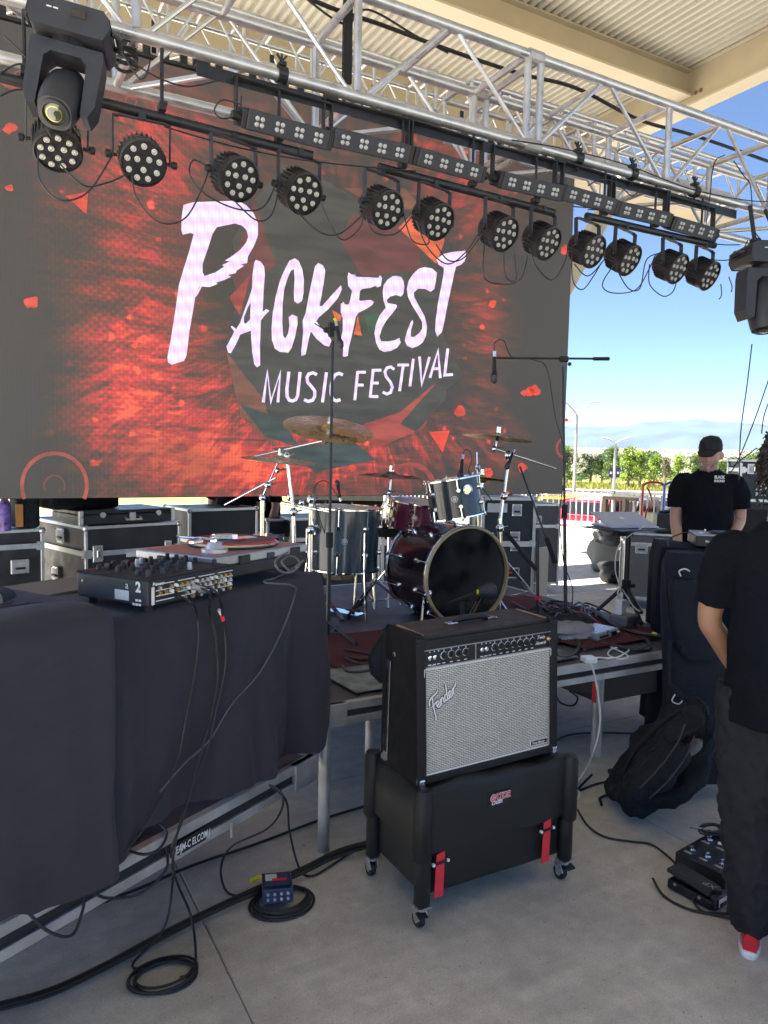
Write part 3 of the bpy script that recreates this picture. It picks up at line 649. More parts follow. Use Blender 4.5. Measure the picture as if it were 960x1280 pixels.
def led_flat(name, c, plaid=0., st=1.):
    m = bpy.data.materials.new(name); m.use_nodes = True; t = m.node_tree; b = t.nodes['Principled BSDF']; b.inputs['Base Color'].default_value = (.05, .05, .05, 1); b.inputs['Roughness'].default_value = .6
    b.inputs['Emission Strength'].default_value = LED*st; b.inputs['Emission Color'].default_value = tuple(c)+(1,)
    nd = t.nodes.new; L = t.links.new; geo = nd('ShaderNodeNewGeometry'); outc = None
    if plaid:
        c2 = None; cur = None
        for i, (rot, sc_, col) in enumerate(((8, 3.2, (.95, .55, .75)), (-62, 4.2, (.55, .72, 1.0)))):
            mp = nd('ShaderNodeMapping'); mp.inputs['Rotation'].default_value = (0, R(rot), 0); L(geo.outputs['Position'], mp.inputs[0])
            wv = nd('ShaderNodeTexWave'); wv.inputs['Scale'].default_value = sc_; wv.inputs['Distortion'].default_value = .6; wv.bands_direction = 'Z'; L(mp.outputs[0], wv.inputs[0])
            mx = nd('ShaderNodeMixRGB'); mx.blend_type = 'MULTIPLY'; ml = nd('ShaderNodeMath'); ml.operation = 'MULTIPLY'; ml.inputs[1].default_value = plaid; L(wv.outputs['Fac'], ml.inputs[0]); L(ml.outputs[0], mx.inputs[0])
            if cur is None: mx.inputs[1].default_value = tuple(c)+(1,)
            else: L(cur, mx.inputs[1])
            mx.inputs[2].default_value = col+(1,); cur = mx.outputs[0]
        outc = cur
    else:
        n = nd('ShaderNodeTexNoise'); mp = nd('ShaderNodeMapping'); mp.inputs['Scale'].default_value = (1, 1, 5); L(geo.outputs['Position'], mp.inputs[0]); L(mp.outputs[0], n.inputs[0]); n.inputs['Scale'].default_value = 4; n.inputs['Detail'].default_value = 6
        r = nd('ShaderNodeMapRange'); r.inputs[1].default_value = .35; r.inputs[2].default_value = .65; r.inputs[3].default_value = .65; r.inputs[4].default_value = 1.25; L(n.outputs[0], r.inputs[0])
        x = nd('ShaderNodeVectorMath'); x.operation = 'SCALE'; x.inputs[0].default_value = c; L(r.outputs[0], x.inputs['Scale']); outc = x.outputs[0]
    s = nd('ShaderNodeSeparateXYZ'); L(geo.outputs['Position'], s.inputs[0]); ks = []
    a = nd('ShaderNodeMath'); a.operation = 'MULTIPLY'; a.inputs[1].default_value = 2*pi/.0265; L(s.outputs[0], a.inputs[0]); q = nd('ShaderNodeMath'); q.operation = 'SINE'; L(a.outputs[0], q.inputs[0])
    z = nd('ShaderNodeMath'); z.operation = 'MULTIPLY_ADD'; z.inputs[1].default_value = .06; z.inputs[2].default_value = 1; L(q.outputs[0], z.inputs[0])
    x = nd('ShaderNodeVectorMath'); x.operation = 'SCALE'; L(outc, x.inputs[0]); L(z.outputs[0], x.inputs['Scale']); L(x.outputs[0], b.inputs['Emission Color']); return m
scr = thing('led_screen', 'big LED video wall showing a red and grey music festival title', 'screen', ((X0+X1)/2, SY, Z0))
MB().box(((X0+X1)/2, SY+.06, (Z0+Z1)/2), (X1-X0, .09, Z1-Z0)).build('cabinet', 'matte', scr)
MB().box(((X0+X1)/2, SY+.008, (Z0+Z1)/2), (X1-X0-.01, .016, Z1-Z0-.008)).build('display', led_mat(), scr)
def hb():
    b = MB(); h = .13; z = Z1+.01
    b.box(((X0+X1)/2, SY+.02, z+.01), (X1-X0+.1, .05, .02)); b.box(((X0+X1)/2, SY+.02, z+h), (X1-X0+.1, .05, .02)); 
    x = X0
    i = 0
    while x < X1:
        b.box((x+.03, SY+.02, z+h/2), (.05 if i % 4 else .12, .03, h-.02)); x += .125; i += 1
    return b
hb().build('header_bar', 'blackmetal', scr)
for k in range(7): MB().box((X0+.5+k*.86, SY+.1, Z1+.2), (.03, .02, .22)).build('hanger', 'blackmetal', scr)
def onscreen(pts, off=0.): return [(p.x, p.z) for p in (PY(u, v, SY) for u, v in pts)]
def flat(name, pxloops, m_, off, label=None):
    lp = [onscreen(l) for l in pxloops]
    return MB().prism(lp[0], (0, SY-off, 0), (1, 0, 0), (0, 0, 1), .0006, lp[1:]).build(name, m_, scr, label=label)
LM = {'dark': led_flat('led_dark', (.060, .060, .050)), 'darkred': led_flat('led_dark_red', (.16, .045, .04)), 'red': led_flat('led_red', (.85, .07, .03)), 'orange': led_flat('led_orange', (.9, .16, .05)),
      'mid': led_flat('led_mid_red', (.42, .06, .045)), 'brown': led_flat('led_brown', (.22, .085, .05)), 'teal': led_flat('led_teal', (.05, .075, .065)), 'green': led_flat('led_green', (.04, .11, .05)), 'ring': led_flat('led_ring', (.42, .07, .05)),
      'word': led_flat('led_lavender', (1.25, 1.05, 1.32), .5), 'shadow': led_flat('led_shadow', (.062, .058, .050))}
# shards and rings of the picture, printed flat on the tiles
flat('graphic', [[(352, 205), (405, 225), (470, 262), (545, 262), (570, 335), (545, 400), (578, 470), (528, 512), (470, 528), (400, 540), (338, 520), (300, 480), (282, 430), (300, 360), (290, 300), (330, 240)]], LM['dark'], .0016)
flat('graphic', [[(440, 268), (520, 285), (528, 338), (452, 345), (425, 300)]], LM['darkred'], .0024)
flat('graphic', [[(352, 205), (395, 222), (372, 250), (340, 262), (318, 250)]], LM['dark'], .0028)
flat('graphic', [[(318, 250), (345, 330), (300, 372), (287, 340)]], LM['darkred'], .0026)
flat('graphic', [[(286, 372), (312, 345), (300, 395)]], LM['mid'], .003)
flat('graphic', [[(430, 235), (475, 262), (530, 262), (505, 235)]], LM['brown'], .0026)
flat('graphic', [[(498, 285), (545, 330), (556, 300), (520, 262)]], LM['orange'], .003)
flat('graphic', [[(283, 440), (300, 520), (345, 560), (330, 500)]], LM['brown'], .0026)
flat('graphic', [[(300, 505), (330, 545), (375, 560), (352, 525)]], LM['teal'], .0030)
flat('graphic', [[(340, 560), (395, 590), (470, 575), (440, 550)]], LM['teal'], .0022)
flat('graphic', [[(440, 535), (500, 515), (555, 470), (530, 535), (470, 560)]], LM['ring'], .0030)
flat('graphic', [[(500, 530), (548, 475), (562, 455), (556, 500), (520, 540)]], LM['dark'], .0034)
flat('graphic', [[(447, 395), (452, 420), (442, 418)]], LM['orange'], .0034)
flat('graphic', [[(455, 395), (478, 392), (480, 412), (460, 415)]], LM['green'], .003)
flat('graphic', [[(415, 387), (427, 395), (425, 402), (418, 398)]], LM['orange'], .0034)
flat('graphic', [[(536, 540), (562, 538), (553, 566)]], LM['red'], .003)
flat('graphic', [[(82, 245), (110, 240), (108, 268)]], LM['red'], .003)
for (u, v, s) in ((40, 378, 11), (12, 160, 10), (668, 488, 9), (655, 492, 5), (652, 585, 7), (706, 312, 8), (708, 525, 3), (168, 432, 5), (663, 490, 7), (610, 590, 8), (632, 632-16, 5), (12, 235, 6), (440, 585, 6), (615, 380, 6), (575, 515, 9)):
    rd = random.Random(u*7+v); flat('ember', [[(u+cos(a)*s*rd.uniform(.5, 1.15), v+sin(a)*s*rd.uniform(.5, 1)) for a in [k*2*pi/11 for k in range(11)]]], LM['red'], .0032)
def ringpx(u, v, r, t, m_, a0=0, a1=360, off=.0036):
    n = 40; A = [R(a0+(a1-a0)*k/n) for k in range(n+1)]
    lo = [(u+cos(a)*r, min(v+sin(a)*r, 625)) for a in A]+[(u+cos(a)*(r-t), min(v+sin(a)*(r-t), 624.5)) for a in reversed(A)]
    flat('ring', [lo], m_, off)
ringpx(68, 607, 43, 5, LM['ring'], 156, 384); ringpx(68, 607, 14, 2.5, LM['darkred'], 150, 390); ringpx(18, 88, 24, 5, LM['ring'], 20, 190); ringpx(24, 97, 9, 2.5, LM['ring'], 30, 300); ringpx(164, 126, 8, 2, LM['ring'], 0, 340)
ringpx(512, 612, 34, 6, LM['ring'], 185, 350); ringpx(708, 560, 14, 3, LM['mid'], 100, 260)
def Zm(pts, sc_, ox, oy): return [(ox+x/sc_, oy+y/sc_) for x, y in pts]
GL = {
 'P': [Zm([(162,92),(230,72),(410,66),(540,62),(600,95),(650,150),(680,220),(680,300),(655,370),(610,450),(605,495),(560,505),(585,515),(535,545),(525,565),(470,578),(495,590),(440,615),(385,632),(400,640),(345,662),(290,658),(262,680),(275,650),(262,712),(243,735),(228,830),(205,960),(183,1140),(165,1175),(80,1203),(55,1185),(50,1150),(75,1020),(105,830),(130,650),(165,530),(200,420),(233,295),(215,285),(158,298),(148,270),(148,190)],5.565,200,240),
       Zm([(395,245),(520,220),(570,235),(600,265),(612,310),(600,350),(560,400),(510,440),(450,478),(485,482),(430,510),(445,520),(385,560),(310,585),(295,560),(295,500),(330,400),(365,290)],5.565,200,240)],
 'A': [Zm([(268,90),(305,105),(330,140),(335,200),(325,330),(318,480),(345,458),(368,472),(330,510),(305,545),(303,610),(298,740),(300,880),(275,895),(255,870),(240,780),(230,620),(190,635),(150,650),(120,720),(80,790),(60,785),(47,740),(90,660),(105,625),(78,590),(90,585),(120,610),(150,560),(185,460),(215,380),(240,300),(243,200),(255,110)],6,275,310),
       Zm([(228,410),(225,535),(190,570),(178,560),(178,520),(205,450)],6,275,310)],
 'C': [Zm([(560,78),(590,100),(615,160),(628,240),(625,340),(612,400),(582,418),(555,400),(552,330),(558,230),(552,160),(530,170),(500,240),(480,310),(468,420),(465,560),(472,660),(488,680),(510,640),(520,580),(513,520),(540,500),(578,515),(580,570),(560,670),(535,750),(510,785),(450,780),(410,755),(388,690),(385,600),(395,480),(420,350),(450,240),(490,150),(520,95)],6,275,310)],
 'K': [Zm([(735,113),(770,130),(788,170),(775,270),(745,435),(765,435),(840,350),(905,280),(913,310),(880,380),(810,460),(740,520),(720,550),(750,590),(800,640),(835,695),(815,740),(780,730),(720,680),(680,625),(665,680),(640,800),(610,810),(608,770),(622,640),(618,545),(640,490),(670,330),(710,140)],6,275,310)],
 'F': [Zm([(522,245),(550,265),(600,270),(580,280),(615,290),(700,292),(820,300),(838,272),(858,300),(848,360),(848,380),(810,395),(790,380),(740,400),(660,410),(638,430),(632,470),(628,520),(640,530),(740,520),(778,538),(760,570),(700,610),(620,650),(595,690),(575,790),(550,900),(525,1000),(515,1080),(475,1090),(465,1080),(470,1000),(445,920),(465,820),(465,700),(445,640),(445,560),(475,540),(485,565),(525,565),(540,520),(558,430),(520,380),(512,290)],8,370,310)],
 'E': [Zm([(275,308),(315,318),(335,350),(343,400),(335,460),(315,485),(270,472),(225,485),(192,515),(200,540),(240,548),(275,555),(280,575),(240,630),(190,690),(150,760),(130,830),(145,868),(200,870),(260,860),(300,838),(312,880),(280,925),(230,950),(170,960),(130,940),(100,880),(88,800),(98,730),(130,650),(185,580),(165,520),(158,450),(165,390),(200,340),(240,312)],6.857,455,300)],
 'S': [Zm([(520,233),(580,245),(622,280),(612,360),(600,420),(570,445),(520,420),(460,418),(425,450),(428,490),(470,570),(515,650),(538,740),(530,820),(500,880),(460,910),(410,927),(365,905),(347,860),(365,790),(395,710),(412,685),(420,710),(400,770),(398,830),(430,830),(470,800),(498,760),(495,700),(460,640),(410,560),(375,490),(365,420),(380,350),(420,290),(470,245)],6.857,455,300)],
 'T': [Zm([(620,165),(680,120),(760,103),(870,93),(872,140),(858,185),(825,215),(785,230),(770,290),(740,430),(710,570),(690,680),(665,790),(625,830),(608,780),(612,690),(630,550),(660,400),(680,290),(682,240),(635,210)],6.857,455,300)]}
for k, l in GL.items(): flat('title_letter', l, LM['word'], .0045, 'white brush stroke letter '+k+' of the title')
def ribbon(pts, hw):
    # mitred ribbon polygon of half width hw round a polyline (pixels)
    P_ = [V((p[0], p[1])) for p in pts]; Lf = []; Rt = []
    for i, p in enumerate(P_):
        d1 = (p-P_[i-1]).normalized() if i else (P_[1]-p).normalized(); d2 = (P_[i+1]-p).normalized() if i < len(P_)-1 else d1
        n1 = V((-d1.y, d1.x)); n2 = V((-d2.y, d2.x)); mm = (n1+n2); mm = mm.normalized() if mm.length > .2 else n1
        k = hw/max(.45, mm.dot(n1)); Lf.append(p+mm*k); Rt.append(p-mm*k)
    return Lf, Rt
def stroke_letters(groups, sc_, ox, oy, hw):
    for li, strokes in enumerate(groups):
        b = MB()
        for si, st in enumerate(strokes):
            Lf, Rt = ribbon(Zm(st, sc_, ox, oy), hw)
            for i in range(len(Lf)-1):
                q = onscreen([Lf[i], Lf[i+1], Rt[i+1], Rt[i]]); y = SY-.0045-.0008*si-.00002*i
                b.add([(x, y, z) for x, z in q], [(0, 1, 2, 3)])
        b.build('title_letter', LM['word'], scr)
stroke_letters([[[(65,465),(103,185),(135,460),(222,190),(200,465)]], [[(302,182),(283,340),(285,410),(305,445),(335,452),(365,440),(383,400),(405,185)]], [[(560,210),(525,192),(485,203),(468,235),(475,280),(510,320),(540,360),(540,410),(520,445),(480,457),(442,440)]], [[(648,188),(612,465)]], [[(800,212),(765,197),(730,210),(705,250),(692,310),(690,380),(705,435),(740,452),(778,440)]]], 7.385, 320, 440, 1.95)
stroke_letters([[[(84,514),(108,282)], [(106,290),(172,290)], [(97,393),(155,393)]], [[(207,493),(232,265)], [(230,274),(297,274)], [(218,377),(275,377)], [(208,485),(272,485)]], [[(400,268),(372,247),(342,255),(325,285),(335,325),(370,370),(385,410),(370,452),(340,465),(308,448)]], [[(425,232),(518,232)], [(472,233),(442,442)]], [[(553,182),(525,403)]], [[(602,165),(620,388),(682,168)]], [[(685,335),(750,118),(768,337)], [(712,262),(762,262)]], [[(828,100),(803,313),(870,308)]]], 6.4, 430, 420, 1.75)
# ------------------------------------------------------------------ lamps on the truss
def pipe(a, b, label):
    p = thing('lamp_bar', label, 'lighting bar', PY(a[0], a[1], 3.4), 'black pipes that carry the round lamps'); A, B = PY(a[0], a[1], 3.4), PY(b[0], b[1], 3.4)
    MB().cyl(A, B, .022, n=12).build('pipe', 'blackmetal', p, smooth=True)
    for t in (.12, .5, .88):
        c = A.lerp(B, t); h = MB().box(c+V((0, 0, .04)), (.03, .05, .03)).build('clamp', 'blackmetal', p); MB().cyl(c+V((0, 0, .03)), (c.x, 3.4, 3.33), .008, n=6).build('hanger', 'blackmetal', p); MB().ball(c+V((.01, -.02, .055)), .012, 6).build('wing_nut', 'blackmetal', h)
pipe((-30, 88), (390, 195), 'long black pipe behind the left moving head'); pipe((473, 209), (692, 266), 'middle black pipe under the light strips'); pipe((733, 270), (893, 307), 'right black pipe against the sky')
def par_can():
    t = thing('round_lamp', '', 'stage lamp', (0, 0, 0), 'round twelve LED wash lamps along the truss')
    n = V((0, -.86, -.5)).normalized(); up = V((1, 0, 0)).cross(n).normalized(); up = up if up.z > 0 else -up
    c = V((0, 0, -.19)); r = .098
    bd = MB().lathe(c, n, [(.0, -.11), (.05, -.11), (.07, -.10), (.085, -.07), (.092, .0), (.094, .035), (r, .04), (r, .055), (.09, .057), (.088, .048), (0, .048)], 28).build('body', 'black', t, smooth=True)
    fb = MB()
    for i in range(28):
        a = 2*pi*i/28; d = V((1, 0, 0))*cos(a)+up*sin(a); q = Matrix((d, n.cross(d), n)).transposed(); fb.box(c+d*.089+n*(-.03), (.012, .005, .075), q)
    fb.build('cooling_fins', 'black', bd)
    for ring, k0 in ((.028, 3), (.066, 9)):
        for i in range(k0):
            a = 2*pi*(i+.3)/k0; p = c+(V((1, 0, 0))*cos(a)+up*sin(a))*ring+n*.047
            o = MB().lathe(p, n, [(.0125, 0), (.0125, .007), (.0095, .008), (.0075, .004), (.0, .009)], 10).build('lens', 'lens', t, smooth=True)
    yk = MB()
    for sx in (-1, 1):
        yk.box((sx*.118, 0, -.115), (.006, .026, .17)); yk.box((sx*.108, 0, -.032), (.026, .026, .006))
    yk.box((0, 0, -.0275), (.20, .026, .006)); yk.build('yoke', 'housing', t, bevel=.002)
    for sx in (-1, 1):
        k = MB().cyl((sx*.10, 0, -.19), (sx*.15, 0, -.19), .008, n=8); k.cyl((sx*.125, 0, -.19), (sx*.148, 0, -.19), .017, n=8); k.build('knob', 'black', t, bevel=.003)
    MB().box((0, 0, -.015), (.03, .03, .03)).build('clamp', 'blackmetal', t)
    return t
par0 = par_can(); first = True
PLAB = ['round lamp half hidden behind the left moving head', 'round lamp with bright lenses, first fully visible from the left', 'round lamp above the top left of the letter P', 'round lamp at the right end of the long pipe',
        'round lamp hung leftmost on the middle pipe', 'round lamp second on the middle pipe above the letter T', 'round lamp third on the middle pipe', 'round lamp rightmost on the middle pipe beside the screen edge',
        'round lamp leftmost on the right pipe at the screen edge', 'round lamp second on the right pipe against blue sky', 'round lamp third on the right pipe against blue sky', 'round lamp last on the right pipe next to the right moving head']
for i, (x, rx) in enumerate(((.331, -30), (.659, -4), (1.06, 3), (1.382, 0), (1.825, 2), (2.144, -2), (2.567, 1), (2.88, 0), (3.218, 3), (3.535, -2), (3.948, 2), (4.264, 0))):
    o = par0 if first else copy_tree(par0); first = False
    o.location = (x, 3.39, 3.033); o.rotation_euler = (R(-rx*.9), 0, R(random.uniform(-3, 3)+(15 if i > 1 else 0))); o['label'] = PLAB[i]
def led_bar():
    t = thing('light_strip', '', 'stage light', (0, 0, 0), 'rectangular LED light strips under the truss')
    q = Matrix.Rotation(R(24), 3, 'X'); Lh = .205
    MB().box((0, 0, 0), (2*Lh, .085, .088), q).build('body', 'housing', t, bevel=.006)
    for sx in (-1, 1): MB().box((sx*(Lh+.012), 0, 0), (.022, .08, .08), q).build('end_cap', 'black', t, bevel=.004)
    for i in range(4):
        b = MB(); b.k = 0
        for dx in (-.0125, .0125):
            for dz in (-.0125, .0125): b.lathe(q @ V((-.147+i*.098+dx, -.0425, dz)), q @ V((0, -1, 0)), [(.0105, 0), (.0105, .003), (.008, .004), (0, .0065)], 9)
        b.build('led_cluster', 'lensgrey', t, smooth=True)
    for sx in (-1, 1):
        a = MB().box((sx*(Lh+.035), .02, .075), (.008, .035, .20)).build('bracket', 'blackmetal', t); MB().cyl((sx*(Lh+.02), 0, 0), (sx*(Lh+.06), 0, 0), .02, n=10).build('knob', 'black', a)
    MB().box((0, .02, .178), (2*Lh+.085, .035, .008)).build('bracket', 'blackmetal', t)
    return t
b0 = led_bar(); first = True
BL = ['light strip leftmost under the truss, left of the middle', 'second light strip from the left with the forward bracket', 'third light strip, above the gap between two pipes', 'fourth light strip over the middle pipe',
      'fifth light strip in front of the screen corner', 'sixth light strip with a yellow mark against the sky', 'rightmost light strip with a yellow mark under the truss end']
for i, (x, z) in enumerate(((1.31, 3.105), (1.75, 3.125), (2.21, 3.125), (2.765, 3.12), (3.195, 3.128), (3.645, 3.12), (4.11, 3.105))):
    o = b0 if first else copy_tree(b0); first = False; o.location = (x, 3.38, z); o.rotation_euler = (0, R(.5), R(-3 if i % 2 else 2)); o['label'] = BL[i]
for x, lb in ((1.42, 'left'), (2.3, 'middle'), (3.2, 'right of centre'), (4.0, 'far right')): pass
# black slotted rail just behind the lower chord, the strips hang from it
rl = thing('slotted_rail', 'black slotted steel rail running under the lower chord of the big truss', 'rail', (2.7, 3.43, 3.29))
rb = MB(); rb.box((2.75, 3.44, 3.312), (3.7, .045, .006)); rb.box((2.75, 3.42, 3.285), (3.7, .006, .05)); rb.build('rail', 'blackmetal', rl)
for i, (u, v) in enumerate(((352, 78), (352, 95), (600, 235-80), (608, 105+60), (687, 92+0), (755, 245-20), (788, 215), (855, 232+0))): pass
def clamp(x, label, z=3.352, y=3.4):
    t = thing('truss_clamp', label, 'clamp', (x, y, z), 'black hook clamps on the lower chord')
    MB().lathe((x-.022, y, z), (1, 0, 0), [(.030, 0), (.038, 0), (.038, .044), (.030, .044)], 16).build('collar', 'black', t)
    MB().box((x, y, z+.045), (.035, .05, .02)).build('jaw', 'black', t, bevel=.004)
    w_ = MB()
    for a in (-40, 0, 40): w_.box(V((x, y, z+.072))+V((sin(R(a))*.02, 0, cos(R(a))*.006)), (.008, .012, .036), Matrix.Rotation(R(a), 3, 'Y'))
    w_.build('wing_nut', 'black', t, bevel=.002)
    MB().cyl((x, y, z-.035), (x, y, z-.07), .008, n=6).build('bolt', 'black', t)
for u, lb in ((352, 'clamp left of the picture middle above the first light strip'), (722, 'clamp on the lower chord above the screen corner'), (790, 'clamp on the lower chord above the sky, second from right'), (868, 'rightmost hook clamp on the lower chord')):
    x = PY(u, 97 if u == 352 else 197+(u-720)*.28, 3.4).x; clamp(x, lb)
for u, lb in ((632, 'silver mark'), (548, 'band')): pass
def moving_head(name, label, base_c, yaw, head_pitch, ox):
    t = thing(name, label, 'moving head lamp', base_c, 'big moving head lamps')
    Rz = Matrix.Rotation(yaw, 3, 'Z')
    def T(p): return V(base_c)+Rz @ V(p)
    prof = [(-.19, -.015), (-.165, -.055), (.165, -.055), (.19, -.015), (.185, .045), (.15, .075), (-.15, .075), (-.185, .045)]
    X, Yv = Rz @ V((1, 0, 0)), V((0, 0, 1)); b = MB().prism(prof, T((0, .14, 0)), X, Yv, .28).build('base', 'housing', t, bevel=.012, seg=3)
    MB().box(T((.045, -.142, .03)), (.07, .006, .035), yaw).build('display', 'glassdark', b)
    text('MEGA', .014, 'whiteprint', T((-.09, -.1435, .035)), X, Yv, parent=b) if False else None
    for k in (-.09, -.06): MB().box(T((k, -.1415, .03)), (.022, .002, .006), yaw).build('printed_mark', 'whiteprint', b)
    for sx in (-1, 1):
        h = MB(); h.tube([T((sx*.19, -.07, .02)), T((sx*.215, -.05, .02)), T((sx*.215, .05, .02)), T((sx*.19, .07, .02))], .012, 6); h.build('handle', 'black', b, smooth=True)
    MB().cyl(T((.0, 0, -.055)), T((.0, 0, -.085)), .09, n=24).build('turntable', 'black', t)
    ya = [(-.165, -.085), (.165, -.085), (.172, -.14), (.168, -.36), (.14, -.42), (.105, -.41), (.10, -.17), (.07, -.14), (-.07, -.14), (-.10, -.17), (-.105, -.41), (-.14, -.42), (-.168, -.36), (-.172, -.14)]
    MB().prism(ya, T((0, .075, 0)), X, Yv, .15).build('yoke', 'housing', t, bevel=.018, seg=3)
    hc = V((0, 0, -.325)); d = Rz @ V((0, -cos(head_pitch), sin(head_pitch))); c = T(hc); side = X; up_ = side.cross(d).normalized()
    rings = [(c-d*.19, .03, .035), (c-d*.175, .07, .075), (c-d*.10, .094, .10), (c, .097, .108), (c+d*.08, .095, .10), (c+d*.14, .085, .09), (c+d*.165, .078, .08)]
    hd = MB().loft([(p, side*a, up_*e_) for p, a, e_ in rings], 24, 2.6).build('head', 'housing', t, smooth=True)
    MB().lathe(c+d*.16, d, [(.066, 0), (.07, .014), (.055, .016), (.05, .006)], 28).build('bezel', 'black', hd, smooth=True)
    MB().lathe(c+d*.166, d, [(.05, 0), (.04, .006), (.02, .013), (0, .015)], 24).build('lens', 'glassgreen', hd, smooth=True)
    MB().lathe(c+d*.17, d, [(.036, 0), (.038, .004), (.034, .005)], 24).build('lens_ring', 'gold', hd)
    for k in (-.09, .09):
        cl_ = MB().box(T((k, 0, .10)), (.05, .06, .05), yaw).build('clamp', 'black', t, bevel=.005); p_ = T((k, 0, .10)); MB().cyl(p_, (p_.x, 3.36, 3.34), .014, n=8).build('hanger', 'blackmetal', cl_)
    return t
mh_ = moving_head('moving_head', 'large grey black moving head lamp hung at the top left', (.375, 3.27, 3.225), R(-16), R(-50), 0); mh_.scale = (.78, .78, .78); mh_.rotation_euler.y = R(9); mh_.location.z -= .01
moving_head('moving_head', 'dark moving head lamp cut off by the right edge', (4.74, 3.27, 2.985), R(-25), R(-80), 0)
# ------------------------------------------------------------------ stage decks
DZ = .61
def deck(name, label, A, d, Ln, dep, ztop, th=.09, legs=(), legr=.024, front_cut=None, leg_h=None):
    # A: front left corner (xy), d: unit direction of the front edge; the deck lies to the left of d
    A = V((A[0], A[1], 0)); d = V((d[0], d[1], 0)).normalized(); n = V((-d.y, d.x, 0)); ang = math.atan2(d.y, d.x)
    t = thing(name, label, 'stage deck', A)
    c = A+d*Ln/2+n*dep/2
    MB().box(c+V((0, 0, ztop-.009)), (Ln-.02, dep-.02, .018), ang).build('top_board', 'deck', t)
    def rail(a, b, nm='edge_frame'):
        L_ = (b-a).length; dd = (b-a).normalized(); an = math.atan2(dd.y, dd.x); m_ = (a+b)/2; mb = MB()
        mb.box(m_+V((0, 0, ztop-.016)), (L_, .03, .034), an); mb.box(m_+V((0, 0, ztop-th+.015)), (L_, .03, .030), an)
        mb.m(1).box(m_+V((0, 0, ztop-th/2)), (L_-.02, .012, th-.060), an); return mb.build(nm, ['alu_dull', 'matte'], t, bevel=.002, seg=1)
    B, Cc, D_ = A+d*Ln, A+d*Ln+n*dep, A+n*dep
    i = .015
    f = rail(A+n*i, B+n*i); rail(B-d*i, Cc-d*i); rail(Cc-n*i, D_-n*i); rail(D_+d*i, A+d*i)
    for q in (A+d*.06+n*.008, B-d*.06+n*.008): MB().box(q+V((0, 0, ztop-th/2)), (.13, .034, th+.002), ang).build('corner_casting', 'alu_dull', t, bevel=.003)
    for (a, b) in legs:
        q = A+d*a+n*b; MB().cyl((q.x, q.y, 0), (q.x, q.y, ztop-th), legr, n=20).build('leg', 'alu_dull', t, smooth=True)
    return t, d, n, A
dk, _, _, _ = deck('stage_deck', 'black topped aluminium stage deck under the drum kit', (1.165, 2.60), (1, 0), 2.44, 2.44, DZ, legs=((.045, .03), (.06, 2.38), (2.38, 2.38), (1.22, 1.2)))
MB().cyl((2.93, 2.86, 0), (2.93, 2.86, .52), .03, n=20).build('leg', 'alu_dull', dk, smooth=True)
MB().cyl((1.535, 2.86, 0), (1.535, 2.86, .52), .02, n=16).build('leg', 'alu_dull', dk, smooth=True)
DD = V((cos(R(28.9)), sin(R(28.9)), 0)); DN = V((-DD.y, DD.x, 0))
LZ = .455
A0 = V((.034, 1.92, 0))-DD*1.2
lo, _, _, _ = deck('low_stage_deck', 'lower black stage deck with bright aluminium edge under the disc jockey table', A0, DD, 2.44, 1.22, LZ, th=.095, legs=((.08, .1), (.08, 1.1), (2.36, 1.1)))
# lettering riveted on the edge of the low deck
def on_edge(u, v):
    r = ray(u, v); k = (A0-EYEP).dot(DN)/r.dot(DN); return EYEP+r*k
p = on_edge(226, 1058); pl = MB().box(on_edge(239, 1051)-DN*.003, (.115, .004, .04), R(28.9)).build('name_plate', 'matte', lo)
text('TEAM-C ELCOM J', .032, 'whiteprint', on_edge(214, 1066)-DN*.0065-V((0, 0, .008)), DD, (0, 0, 1), parent=lo, shear=.1, bold=.02, sx=.62)
for u, v in ((228-3, 1064), (290-1, 1037)): MB().box(on_edge(u, v)-DN*.002, (.006, .006, .05), R(28.9)).build('rivet_plate', 'alu', lo)
